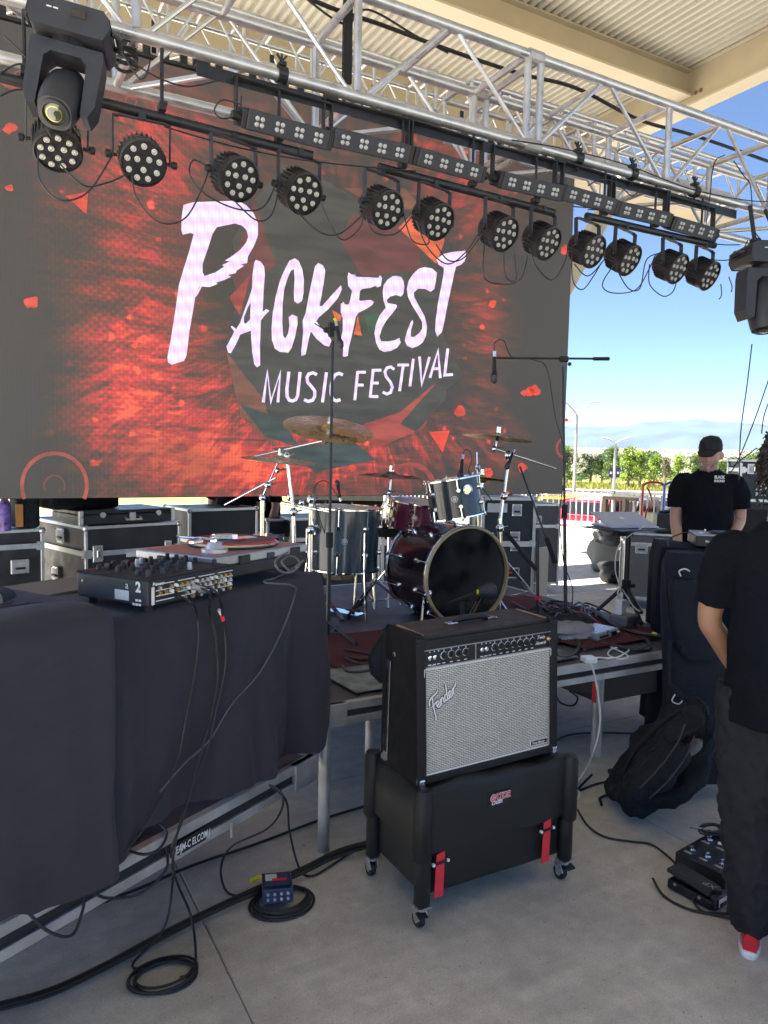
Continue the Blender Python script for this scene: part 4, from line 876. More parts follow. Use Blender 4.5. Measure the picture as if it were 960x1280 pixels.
# ------------------------------------------------------------------ cloth covered table
TD = V((cos(R(30)), sin(R(30)), 0)); TN = V((-TD.y, TD.x, 0)); TA = V((.299, 2.074, 0))
CREASE = bpy.data.textures.new('cloth_creases', 'CLOUDS'); CREASE.noise_scale = .16; CREASE.noise_depth = 3
def table_cloth(name, label, q0, q1, dep, ztop, hem, off=0., folds=(9., .018), rnd=.014, seed=1, back=False, bulge=0., m_='cloth'):
    # path along the floor plan: left side back -> front left -> front right -> right side back
    rd = random.Random(seed); path = []; nrm = []; qs = []
    n1, n2 = 20, 90; pr = .022
    F0, F1 = TA+TD*q0-TN*off, TA+TD*q1-TN*off
    def add(p, n_, q): path.append(p); nrm.append(n_.normalized()); qs.append(q)
    for i in range(n1): t = i/(n1-1); add(F0+TN*(dep*(1-t)+pr*t), -TD, q0-.3*(1-t)-.001)
    for i in range(1, 6): a = pi/2*i/6; add(F0+TD*pr+TN*pr-TD*pr*cos(a)-TN*pr*sin(a), -TD*cos(a)-TN*sin(a), q0)
    for i in range(n2): t = i/(n2-1); add(F0+TD*(pr+(q1-q0-2*pr)*t), -TN, q0+pr+(q1-q0-2*pr)*t)
    for i in range(1, 6): a = pi/2*i/6; add(F1-TD*pr+TN*pr+TD*pr*sin(a)-TN*pr*cos(a), TD*sin(a)-TN*cos(a), q1)
    for i in range(n1): t = i/(n1-1); add(F1+TN*(pr*(1-t)+dep*t), TD, q1+.3*t+.001)
    s = [0.]
    for i in range(1, len(path)): s.append(s[-1]+(path[i]-path[i-1]).length)
    rows = []; ph = [rd.uniform(0, 6.28) for _ in range(6)]
    cen = (F0+F1)/2+TN*dep/2
    prof = [(-1., 0)]
    NV = 26; vs = []; fs = []; NP = len(path)
    def inner(p, k): return p.lerp(V((cen.x, cen.y, 0))+TD*max(-.4*(q1-q0), min(.4*(q1-q0), (p-cen).dot(TD)))*1.0, k)
    for k in (1., .6, .25):
        for i, p in enumerate(path): q = inner(p, k); vs.append((q.x, q.y, ztop+.004*sin(q.x*17+q.y*9)+bulge*sin(min(1, k*1.3)*pi)*.6))
    for a in (0, .35, .7, 1.):
        for i, p in enumerate(path):
            th = a*pi/2; q = p-nrm[i]*rnd*(1-sin(th)); vs.append((q.x, q.y, ztop-rnd*(1-cos(th))+bulge*.15*(1-a)))
    for j in range(1, NV+1):
        t = j/NV
        for i, p in enumerate(path):
            hz = hem(qs[i]); z = ztop-rnd-(ztop-rnd-hz)*t
            w_ = folds[0]*s[i]; am = folds[1]*(t**.7)*(1.6 if name == 'tablecloth' and qs[i] > .62 and q1 > .5 else 1)
            f = am*(.8*sin(w_*2.1+ph[0]+.5*sin(w_*.7+ph[1]))+.45*sin(w_*4.7+ph[2]+t*1.2)+.2*sin(w_*9.3+ph[3]-t*2))
            f += .006*sin(t*9+w_)*t+.010*t
            q = p+nrm[i]*f; vs.append((q.x, q.y, z+.004*sin(w_*3+ph[4])*t))
    R_ = 3+4+NV
    for r_ in range(R_-1):
        for i in range(NP-1): fs.append((r_*NP+i, (r_+1)*NP+i, (r_+1)*NP+i+1, r_*NP+i+1))
    fs.append(tuple(range(NP)))
    o = MB().add(vs, fs).build(name, m_, smooth=True, fix=True)
    o.modifiers.new('sub', 'SUBSURF').levels = 1; o.modifiers['sub'].render_levels = 2; dm = o.modifiers.new('creases', 'DISPLACE'); dm.texture = CREASE; dm.strength = .014; dm.mid_level = .5; dm.texture_coords = 'LOCAL'
    return tag(o, label, 'tablecloth')
def lerp_tab(tab, q):
    if q <= tab[0][0]: return tab[0][1]
    for (a, x), (b, y) in zip(tab, tab[1:]):
        if q <= b: return x+(y-x)*(q-a)/(b-a)
    return tab[-1][1]
TZ = 1.145
HB = [(-1, .48), (.04, .462), (.10, .50), (.2, .515), (.30, .515), (.36, .49), (.66, .466), (.94, .462), (.975, .50), (1.05, .655), (1.4, .64)]
table_cloth('tablecloth', 'dark cloth draped over the mixer table, hem lifted at its middle', -.9, 1.0, .80, TZ, lambda q: lerp_tab(HB, q), folds=(5.4, .034), seed=3)
HA = [(-1, .60), (-.33, .535), (-.28, .500), (-.17, .472), (-.05, .462), (.3, .50)]
table_cloth('tablecloth', 'second dark cloth bulging over the left end of the mixer table', -.95, -.03, .50, 1.185, lambda q: lerp_tab(HA, q), off=.09, folds=(3.6, .016), rnd=.035, seed=8, bulge=.045)
tb = thing('folding_table', 'plain folding table hidden beneath the dark cloths', 'table', TA+V((0, 0, 0)))
MB().box(TA+TD*.03+TN*.40+V((0, 0, TZ-.035)), (1.72, .70, .03), R(30)).build('table_top', 'greycase', tb)
for q in (-.75, .82):
    for n_ in (.12, .68): a = TA+TD*q+TN*n_; MB().cyl((a.x, a.y, LZ), (a.x, a.y, TZ-.045), .014, n=8).build('leg', 'steel', tb)
# ------------------------------------------------------------------ mixer
def mixer():
    O = PZ(185, 764, TZ+.012); O.z = TZ+.012; W_, D_, H_ = .355, .285, .082; ang = R(32.6)
    X = V((cos(ang), sin(ang), 0)); Yv = V((-X.y, X.x, 0)); Z = V((0, 0, 1))
    t = thing('dj_mixer', 'black disc jockey mixer, rear sockets facing the camera', 'mixer', O)
    P_ = lambda x, y, z: O+X*x+Yv*y+Z*z
    b = MB().box(P_(W_/2, D_/2, H_/2+.006), (W_, D_, H_-.012), ang).build('body', 'housing', t, bevel=.004)
    MB().box(P_(W_/2, D_/2, H_+.002), (W_+.004, D_+.004, .006), ang).build('top_panel', 'matte', t, bevel=.002)
    MB().box(P_(W_/2, -.002, H_/2+.004), (W_-.008, .004, H_-.02), ang).build('rear_panel', 'black', t)
    rd = random.Random(2)
    jk = MB(); ring = MB()
    for r_, (z, n_) in enumerate(((.060, 15), (.046, 14), (.031, 12), (.017, 10))):
        for i in range(n_):
            x = .035+i*(W_-.06)/max(n_-1, 1)
            if rd.random() < .12 or (r_ > 1 and x < .12): continue
            jk.k = rd.choice((0, 1, 2, 0)); jk.cyl(P_(x, -.004, z), P_(x, -.014, z), .0052, n=8)
    jk.build('sockets', ['steel', 'gold', 'white'], t)
    ln = MB()
    for z in (.070, .053, .038, .024):
        for a in range(4): ln.box(P_(.06+a*.085, -.0045, z), (.07, .001, .0025), ang)
    ln.build('printed_lines', 'whiteprint', t)
    text('Pioneer', .014, 'whiteprint', P_(.012, -.005, .068), X, Z, parent=t, bold=.03)
    MB().box(P_(.014, -.004, .04), (.010, .003, .05), ang).build('warning_label', 'paper', t)
    # side marks
    MB().box(P_(-.0012, .10, .035), (.001, .055, .028), ang).build('barcode_label', 'paper', t)
    text('2', .04, 'whiteprint', P_(-.0016, .045, .05), -Yv, Z, parent=t, bold=.04); text('a', .03, 'whiteprint', P_(-.0016, .085, .055), -Yv, Z, parent=t)
    for k in range(5): MB().box(P_(-.0012, .03+.012*(k % 3), .014+.012*(k//3)), (.001, .009, .006), ang).build('printed_mark', 'whiteprint', t)
    for sy in (.03, .26): MB().cyl(P_(-.003, sy, .06), P_(0, sy, .06), .004, n=8).build('screw', 'steel', t)
    for i in range(6):
        for j in range(6):
            x, y = .04+i*.055, .04+j*.040
            if rd.random() < .12: continue
            h = rd.uniform(.016, .026); k = MB().cyl(P_(x, y, H_+.005), P_(x, y, H_+.005+h), .0085, .0065, 10).build('knob', rd.choice(('black', 'housing', 'black', 'silver')), t)
    for i in range(4): MB().box(P_(.07+i*.07, D_-.05, H_+.012), (.012, .02, .02), ang).build('fader', 'black', t)
    MB().box(P_(W_/2, D_-.02, H_+.005), (W_*.9, .003, .003), ang).build('trim', 'redpaint', t)
    for x, y in ((.03, .03), (W_-.03, .03), (.03, D_-.03), (W_-.03, D_-.03)): MB().cyl(P_(x, y, -.011), P_(x, y, .008), .012, n=10).build('foot', 'matte', t)
    return P_
MP = mixer()
def turntable():
    O = PZ(297, 735, TZ+.012); O.z = TZ+.008; ang = R(31); X = V((cos(ang), sin(ang), 0)); Yv = V((-X.y, X.x, 0)); Z = V((0, 0, 1)); W_, D_ = .50, .36
    O = O-X*.075+Yv*.03
    t = thing('turntable', 'silver turntable with a red edged record beside the mixer', 'turntable', O)
    P_ = lambda x, y, z: O+X*x+Yv*y+Z*z
    MB().box(P_(W_/2, D_/2, .055), (W_, D_, .045), ang).build('lower_body', 'black', t, bevel=.006)
    MB().box(P_(W_/2, D_/2, .092), (W_, D_, .030), ang).build('plinth', 'silver', t, bevel=.005)
    MB().box(P_(W_/2, D_/2-.01, .1082), (W_-.03, D_-.04, .002), ang).build('top_plate', 'rust', t)
    for x, y in ((.05, .05), (W_-.05, .05), (.05, D_-.05), (W_-.05, D_-.05)):
        f = MB(); f.cyl(P_(x, y, 0), P_(x, y, .012), .03, n=20); f.cyl(P_(x, y, .012), P_(x, y, .034), .024, n=20); f.build('foot', 'black', t, smooth=True)
    for x in (.14, .42): MB().box(P_(x, -.003, .088), (.05, .01, .03), ang).build('hinge_bracket', 'black', t, bevel=.002)
    MB().box(P_(.28, -.0015, .088), (.04, .002, .02), ang).build('printed_mark', 'housing', t)
    c = P_(.30, .19, .112)
    pl = MB().lathe(c, Z, [(0, 0), (.160, 0), (.166, .006), (.160, .012), (0, .012)], 48).build('platter', 'steel', t, smooth=True)
    MB().lathe(c+Z*.0125, Z, [(0, 0), (.150, 0), (.150, .003), (0, .003)], 48).build('record', 'vinylrecord', t)
    MB().lathe(c+Z*.0128, Z, [(.150, 0), (.154, .0005), (.153, .004), (.148, .0035)], 48).build('record_rim', 'red', t)
    MB().box(c+Z*.018+X*.03, (.13, .05, .003), R(20)).build('record_sleeve_note', 'white', t); MB().lathe(c+Z*.017-X*.0, Z, [(0, 0), (.045, 0), (.045, .002), (0, .002)], 24).build('record_label', 'red', t)
    MB().cyl(c+Z*.015, c+Z*.034, .02, .018, 14).build('record_weight', 'chrome', t, smooth=True)
    a = P_(.09, .085, .11); ar = MB(); ar.lathe(a, Z, [(0, 0), (.045, 0), (.045, .012), (.03, .014), (.022, .034), (0, .036)], 24); o = ar.build('tonearm_base', 'steel', t, smooth=True)
    MB().cyl(a+Z*.045-X*.005, a+Z*.043+X*.06-Yv*.012, .017, n=16).build('counterweight', 'chrome', o, smooth=True)
    MB().tube(spline([a+Z*.045, a+Z*.05-X*.05+Yv*.03, a+Z*.045-X*.03+Yv*.13, a+Z*.04+X*.01+Yv*.18], 6), .0045, 8).build('tonearm', 'chrome', t, smooth=True)
    MB().box(a+Z*.043-X*.085+Yv*.0, (.05, .02, .012), ang+.1).build('headshell', 'chrome', t, bevel=.003)
turntable()
# ------------------------------------------------------------------ amplifier on its case
def amp():
    x0, x1, yf, z0, z1 = 1.308, 1.905, 2.045, .497, 1.003
    t = thing('guitar_amplifier', 'black guitar combo amplifier with silver grille cloth standing on the padded case', 'amplifier', ((x0+x1)/2, yf, z0))
    yb0, yb1 = yf+.265, yf+.235; xc = (x0+x1)/2; W_ = x1-x0
    # cabinet with open front recess: side panels, top, bottom, back
    prof = [(yf, z0), (yf+.012, z1-.012), (yf+.028, z1), (yb1-.02, z1), (yb1, z1-.02), (yb0, z0)]
    MB().prism([(y, z) for y, z in prof], (x0, 0, 0), (0, 1, 0), (0, 0, 1), .022).build('side_panel', 'tolex', t, bevel=.008, seg=3)
    MB().prism([(y, z) for y, z in prof], (x1-.022, 0, 0), (0, 1, 0), (0, 0, 1), .022).build('side_panel', 'tolex', t, bevel=.008, seg=3)
    MB().box((xc, (yf+yb1)/2+.014, z1-.011), (W_-.04, .205, .020)).build('top_panel', 'tolextop', t, bevel=.002)
    MB().box((xc, yf+.135, z0+.011), (W_-.04, .25, .022)).build('bottom_panel', 'tolex', t, bevel=.003)
    MB().box((xc, yb1-.01, (z0+z1)/2), (W_-.04, .015, z1-z0-.05)).build('back_panel', 'tolex', t)
    MB().box((xc, yf+.022, z1-.030), (W_-.040, .02, .036)).build('front_lip', 'tolex', t, bevel=.006)
    MB().box((xc, yf+.012, z0+.014), (W_-.042, .016, .028)).build('lower_lip', 'tolex', t, bevel=.005)
    zp1, zp0 = z1-.046, z1-.105
    MB().box((xc, yf+.018, (zp0+zp1)/2), (W_-.048, .006, zp1-zp0)).build('control_panel', 'black', t)
    fr = MB()
    for z in (zp0, zp1): fr.box((xc, yf+.013, z), (W_-.048, .004, .0035))
    for x in (x0+.0255, x1-.0255, x0+.235): fr.box((x, yf+.0132, (zp0+zp1)/2), (.003, .004, zp1-zp0))
    fr.build('panel_trim', 'silver', t)
    zc = (zp0+zp1)/2+.004
    for x in [.047, .066]+[.262, .281]: MB().lathe((x0+x, yf+.015, zc-.002), (0, -1, 0), [(.0085, 0), (.0085, .004), (.004, .005), (.003, .001), (0, .001)], 12).build('input_jack', 'chrome', t)
    for x in (.083, .298): MB().cyl((x0+x, yf+.015, zc), (x0+x, yf+.003, zc+.006), .003, n=8).build('switch', 'chrome', t)
    ks = [.104+.030*i for i in range(4)]+[.318+.0285*i for i in range(7)]
    for x in ks:
        k = MB(); k.lathe((x0+x, yf+.015, zc), (0, -1, 0), [(.0125, 0), (.0115, .006), (.008, .008), (.0072, .017), (0, .018)], 14); o = k.build('knob', 'black', t, smooth=True)
        MB().lathe((x0+x, yf+.0148, zc), (0, -1, 0), [(.014, 0), (.0125, .0012)], 16).build('dial_ring', 'whiteprint', o)
    tk = MB()
    for x in [.047, .066, .083]+ks+[.262, .281, .298]:
        tk.box((x0+x, yf+.0146, zp0+.0075), (.012, .0006, .003)); tk.box((x0+x, yf+.0146, zp1-.007), (.004, .0006, .004))
    tk.build('printed_words', 'whiteprint', t)
    X, Z = (1, 0, 0), (0, 0, 1)
    text('Twin', .019, 'whiteprint', (x0+.508, yf+.0145, zc+.003), X, Z, parent=t, shear=.35, bold=.02); text('Reverb', .017, 'whiteprint', (x0+.502, yf+.0145, zc-.017), X, Z, parent=t, shear=.35, bold=.02)
    text('NORMAL', .006, 'whiteprint', (x0+.045, yf+.0145, zp0+.002), X, Z, parent=t); text('VIBRATO', .006, 'whiteprint', (x0+.262, yf+.0145, zp0+.002), X, Z, parent=t)
    MB().lathe((x1-.036, yf+.015, zc), (0, -1, 0), [(.010, 0), (.010, .006), (.006, .012), (0, .014)], 14).build('pilot_lamp', 'gold', t, smooth=True)
    zg1, zg0 = zp0-.004, z0+.030
    MB().box((xc, yf+.016, (zg0+zg1)/2), (W_-.048, .012, zg1-zg0)).build('grille_cloth', 'grille', t)
    gr = MB()
    for x in (x0+.0245, x1-.0245): gr.box((x, yf+.012, (zg0+zg1)/2), (.004, .006, zg1-zg0))
    for z in (zg0, zg1): gr.box((xc, yf+.012, z), (W_-.05, .006, .004))
    gr.build('grille_piping', 'whitecable', t)
    ty = yf+.0085
    # cursive name plate: strokes bent along the real script, dark backing and bright face
    SC = [[(.02, -.62), (.10, -.5), (.17, .0), (.27, .55), (.36, .86)], [(.0, .50), (.08, .74), (.30, .90), (.62, .93), (.86, 1.02)], [(.10, .34), (.30, .36), (.52, .44)],
          [(.44, .12), (.60, .20), (.66, .34), (.56, .42), (.45, .26), (.46, .06), (.58, .0), (.74, .12)], [(.74, .12), (.80, .40), (.76, .02)], [(.78, .18), (.90, .40), (.98, .34), (.94, .06), (1.02, .04), (1.10, .14)],
          [(1.30, .36), (1.18, .42), (1.08, .20), (1.14, .0), (1.26, .10)], [(1.46, 1.0), (1.34, .50), (1.26, .10), (1.34, .0), (1.42, .10)], [(1.40, .12), (1.56, .20), (1.62, .34), (1.52, .42), (1.41, .26), (1.42, .06), (1.54, .0), (1.70, .12)],
          [(1.70, .12), (1.78, .42), (1.74, .02)], [(1.76, .20), (1.86, .40), (1.98, .44), (2.12, .60)]]
    la = R(29); LX, LY = V((cos(la), 0, sin(la))), V((-sin(la)*.75, 0, cos(la)*.95)); lo_ = V((x0+.052, ty, zg1-.150)); un = .0580
    for mm, rr_, dy, dd_ in (('black', .0050, -.0005, V((.0018, 0, -.0018))), ('chromeprint', .0026, -.0040, V((0, 0, 0)))):
        b_ = MB()
        for st in SC: b_.tube(spline([lo_+LX*(x*un)+LY*(y*un)+V((0, dy, 0))+dd_ for x, y in st], 5), rr_, 7)
        b_.build('script_logo', mm, t, smooth=True)
    MB().box((x1-.075, ty, zg0+.022), (.078, .003, .017)).build('badge', 'chromeprint', t); MB().box((x1-.075, ty-.001, zg0+.022), (.075, .003, .0145)).build('badge', 'black', t)
    text('Tone Master', .0115, 'whiteprint', (x1-.110, ty-.003, zg0+.0185), X, Z, parent=t, shear=.35, bold=.03)
    for x in (x0, x1):
        s = -1 if x == x0 else 1
        for y in (yf+.006, yb0-.01): MB().box((x-s*.008, y, z0+.012), (.022, .03, .028)).build('corner_plate', 'chrome', t, bevel=.006)
    # strap handle
    hb_ = MB().tube(spline([(xc-.075, yf+.13, z1+.004), (xc-.05, yf+.13, z1+.013), (xc, yf+.13, z1+.014), (xc+.05, yf+.13, z1+.013), (xc+.075, yf+.13, z1+.004)], 6), .011, 8); hb_.build('handle', 'black', t, smooth=True)
    for sx in (-1, 1): MB().box((xc+sx*.088, yf+.13, z1+.003), (.042, .03, .009)).build('handle_cap', 'chrome', t, bevel=.004)
    for x in (x0+.03, x1-.03): MB().box((x, yf+.12, z1+.0015), (.012, .17, .002)).build('trim_strip', 'gold2', t)
    # tilt leg folded up on the side
    lg = MB(); lg.box((x0-.006, yf+.215, z0+.20), (.005, .030, .375), Matrix.Rotation(R(4), 3, 'X')); lg.build('tilt_back_leg', 'chrome', t, bevel=.002)
    MB().box((x0-.0095, yf+.215, z0+.20), (.003, .016, .31), Matrix.Rotation(R(4), 3, 'X')).build('leg_slot', 'black', t)
    MB().cyl((x0, yf+.16, z1-.09), (x0-.01, yf+.16, z1-.09), .009, n=12).build('leg_bolt', 'chrome', t, bevel=.002)
    # plug / bag hanging at the back
    t.rotation_euler.y = R(-1.4); t.location.x -= .016
    tag(MB().loft([((x0+.0, yf+.29, z1-.235), (.02, 0, 0), (0, .02, 0)), ((x0-.015, yf+.29, z1-.20), (.04, 0, 0), (0, .03, 0)), ((x0-.02, yf+.29, z1-.14), (.045, 0, 0), (0, .035, 0)), ((x0-.0, yf+.28, z1-.08), (.035, 0, 0), (0, .03, 0)), ((x0+.02, yf+.27, z1-.03), (.02, 0, 0), (0, .02, 0))], 14).build('pouch', 'bag2', smooth=True), 'small black pouch hanging behind the upper left corner of the amplifier', 'pouch')
def grille_mat():
    m = bpy.data.materials.new('silver_grille_cloth'); m.use_nodes = True; t = m.node_tree; b = t.nodes['Principled BSDF']; nd = t.nodes.new; L = t.links.new
    tc = nd('ShaderNodeTexCoord'); mp = nd('ShaderNodeMapping'); mp.inputs['Rotation'].default_value = (R(90), 0, 0); L(tc.outputs['Object'], mp.inputs[0])
    br = nd('ShaderNodeTexBrick'); br.inputs['Scale'].default_value = 1; br.inputs['Brick Width'].default_value = .0150; br.inputs['Row Height'].default_value = .0062; br.inputs['Mortar Size'].default_value = .0011; br.inputs['Mortar Smooth'].default_value = .4
    br.inputs['Color1'].default_value = (.62, .61, .54, 1); br.inputs['Color2'].default_value = (.76, .75, .67, 1); br.inputs['Mortar'].default_value = (.10, .11, .11, 1); br.offset = .5
    L(mp.outputs[0], br.inputs[0])
    wv = nd('ShaderNodeTexWave'); wv.bands_direction = 'X'; wv.inputs['Scale'].default_value = 45; L(tc.outputs['Object'], wv.inputs[0])
    mx = nd('ShaderNodeMixRGB'); mx.blend_type = 'MULTIPLY'; mx.inputs[0].default_value = .22; L(br.outputs[0], mx.inputs[1]); L(wv.outputs[0], mx.inputs[2]); L(mx.outputs[0], b.inputs['Base Color'])
    bu = nd('ShaderNodeBump'); bu.inputs['Strength'].default_value = .6; bu.inputs['Distance'].default_value = .002; L(br.outputs['Fac'], bu.inputs['Height']); bu.invert = True; L(bu.outputs[0], b.inputs['Normal'])
    b.inputs['Roughness'].default_value = .7; return m
M['grille'] = grille_mat(); M['tolextop'] = mat('black_tolex_top', (.030, .026, .027), .55, 0, .1, 20, .5, 600); M['chromeprint'] = mat('bright_metal_script', (.80, .80, .80), .4, 0, 0); M['gold2'] = mat('dull_brass_strip', (.45, .35, .28), .5, .5, .1)
amp()
def amp_case():
    x0, x1, y0, y1 = 1.300, 1.935, 2.025, 2.375
    t = thing('rolling_case', 'black padded rolling amplifier case with red straps under the amplifier', 'case', ((x0+x1)/2, (y0+y1)/2, 0))
    xc, yc = (x0+x1)/2, (y0+y1)/2
    def sag(mb_, nx, nz): pass
    MB().box((xc, yc, .20), (x1-x0-.02, y1-y0-.02, .20)).build('lower_body', 'vinyl', t, bevel=.02, seg=3)
    # upper cover, slightly wider, with a soft sagging top edge
    b = MB(); n = 24; vs = []; fs = []
    o_ = .008
    loop = [(x0-o_+(x1-x0+2*o_)*i/n, y0-o_) for i in range(n)]+[(x1+o_, y0-o_+(y1-y0+2*o_)*i/12) for i in range(12)]+[(x1+o_-(x1-x0+2*o_)*i/n, y1+o_) for i in range(n)]+[(x0-o_, y1+o_-(y1-y0+2*o_)*i/12) for i in range(12)]
    m_ = len(loop)
    for (z, k) in ((.262, 0), (.264, .003), (.36, .005), (.46, .002), (.482, -.006), (.490, -.02), (.492, -.06)):
        for (x, y) in loop:
            dx = (x-xc)/((x1-x0)/2); w_ = .010*sin(dx*5)*(1 if z > .4 else .3); d = V((x-xc, y-yc)); l = d.length; q = V((xc, yc))+d*(1+k/l); zz = z+(.004*sin(x*23)+.005*sin(x*9+1) if z > .45 else 0); vs.append((q.x, q.y+(.004*sin(x*14+z*20) if abs(y-(y0-o_)) < .001 else 0), zz))
    for r_ in range(6):
        for i in range(m_): fs.append((r_*m_+i, r_*m_+(i+1) % m_, (r_+1)*m_+(i+1) % m_, (r_+1)*m_+i))
    fs.append(tuple(range(6*m_, 7*m_))); fs.append(tuple(range(m_-1, -1, -1)))
    MB().add(vs, fs).build('upper_cover', 'vinyl', t, smooth=True, fix=True)
    for x, y in ((x0, y0), (x1, y0), (x1, y1), (x0, y1)):
        sx, sy = (1 if x > xc else -1), (1 if y > yc else -1)
        c = (x+sx*.006, y+sy*.004)
        MB().lathe((c[0], c[1], .245), (0, 0, 1), [(0, 0), (.028, 0), (.032, .006), (.032, .23), (.027, .246), (0, .25)], 20).build('corner_pad', 'vinyl', t, smooth=True)
        MB().lathe((x, y, .088), (0, 0, 1), [(0, 0), (.024, 0), (.028, .006), (.028, .16), (0, .162)], 18).build('corner_pad', 'vinyl', t, smooth=True)
        # caster
        cr = MB(); cr.box((x, y, .084), (.05, .05, .006)); cr.cyl((x, y, .07), (x, y, .084), .018, n=12)
        for s in (-1, 1): cr.box((x+.016*s, y+.012, .052), (.003, .036, .045), Matrix.Rotation(R(-25), 3, 'X'))
        co = cr.build('caster', 'steel', t)
        MB().cyl((x-.011, y+.018, .0285), (x+.011, y+.018, .0285), .0285, n=22).build('wheel', 'black', co, bevel=.004); MB().cyl((x-.0125, y+.018, .0285), (x+.0125, y+.018, .0285), .013, n=14).build('hub', 'steel', co)
        if sy < 0: MB().box((x+(.012 if sx > 0 else -.01), y-.018, .062), (.036, .030, .006), Matrix.Rotation(R(20), 3, 'X')).build('brake_pedal', 'black', co, bevel=.002)
    for u in (548, 681):
        z_ = (1065, 1118) if u == 548 else (1025, 1075)
        a = PY(u, z_[0], y0-.012); c = PY(u-.5, z_[1], y0-.002); zt, zb = a.z, c.z; xm = (a.x+c.x)/2
        s = MB().prism([(-.019, zb), (.017, zb), (.020, zt), (-.013, zt-.008)], (xm, y0-.013, 0), (1, 0, 0), (0, 0, 1), .0025).build('strap', 'red', t)
        zz = zt-.036; MB().box((xm+.002, y0-.0185, zz), (.052, .003, .010), Matrix.Rotation(R(-4), 3, 'Y')).build('strap_keeper', 'black', t, bevel=.001)
        for sx in (-1, 1): MB().cyl((xm+.002+sx*.029, y0-.014, zz+sx*.002), (xm+.002+sx*.029, y0-.022, zz+sx*.002), .0055, n=12).build('rivet', 'white', t)
    a = PY(610, 1003, y0-.012)
    pt = MB().box((a.x+.046, y0-.0135, a.z+.008), (.10, .002, .052)).build('logo_patch', 'matte', t)
    for th, mm, bo in ((.0015, 'whiteprint', .09), (.0028, 'red', .02)): text('GATOR', .030, mm, (a.x+.006, y0-.0145, a.z+.003), (1, 0, .02), (0, 0, 1), parent=t, shear=.25, bold=bo, th=th, sx=.86, name='logo')
    text('CASES', .017, 'whiteprint', (a.x+.012, y0-.0150, a.z-.012), (1, 0, .05), (0, 0, 1), parent=t, shear=.3, bold=.05, th=.0012, name='logo')
amp_case()
# ------------------------------------------------------------------ carpets on the deck
def sheet(name, m_, pts, z, th, label, cat):
    o = MB().prism([(p[0], p[1]) for p in pts], (0, 0, z), (1, 0, 0), (0, 1, 0), th).build(name, m_)
    return tag(o, label, cat)
sheet('red_rug', 'carpet', [(1.45, 2.98), (3.42, 3.02), (3.44, 4.1), (2.6, 4.1), (2.3, 3.6), (1.42, 3.6)], DZ+.002, .008, 'worn red carpet under the drum kit', 'carpet')
sheet('patterned_rug', 'rug', [(1.36, 2.66), (2.6, 2.68), (2.62, 3.02), (1.34, 2.99)], DZ+.0115, .006, 'grey patterned rug at the front edge of the stage deck', 'rug')
sheet('small_red_rug', 'carpet', [(2.75, 2.78), (3.44, 2.80), (3.44, 3.0), (2.72, 2.99)], DZ+.0115, .006, 'small reddish mat below the silver audio box', 'rug')
# ------------------------------------------------------------------ drums
def shell_mat(name, cols):
    m = bpy.data.materials.new(name); m.use_nodes = True; t = m.node_tree; b = t.nodes['Principled BSDF']; tc = t.nodes.new('ShaderNodeTexCoord')
    mp = t.nodes.new('ShaderNodeMapping'); mp.inputs['Scale'].default_value = (9, 9, 1.2); t.links.new(tc.outputs['Object'], mp.inputs[0])
    n = t.nodes.new('ShaderNodeTexNoise'); n.inputs['Scale'].default_value = 3; n.inputs['Detail'].default_value = 5; n.inputs['Distortion'].default_value = .6; t.links.new(mp.outputs[0], n.inputs[0])
    cr = t.nodes.new('ShaderNodeValToRGB'); e = cr.color_ramp.elements; e[0].position = .38; e[0].color = cols[0]+(1,); e[1].position = .62; e[1].color = cols[1]+(1,); t.links.new(n.outputs[0], cr.inputs[0]); t.links.new(cr.outputs[0], b.inputs['Base Color'])
    b.inputs['Roughness'].default_value = .25; b.inputs['Coat Weight'].default_value = .45; b.inputs['Coat Roughness'].default_value = .06; b.inputs['Specular IOR Level'].default_value = .4; return m
M['shell'] = shell_mat('dark_plum_figured_lacquer', ((.004, .004, .007), (.013, .005, .010))); M['shellblue'] = shell_mat('blue_black_lacquer', ((.006, .012, .022), (.012, .028, .045))); M['shellgrey'] = shell_mat('steel_blue_lacquer', ((.022, .034, .046), (.055, .08, .10)))
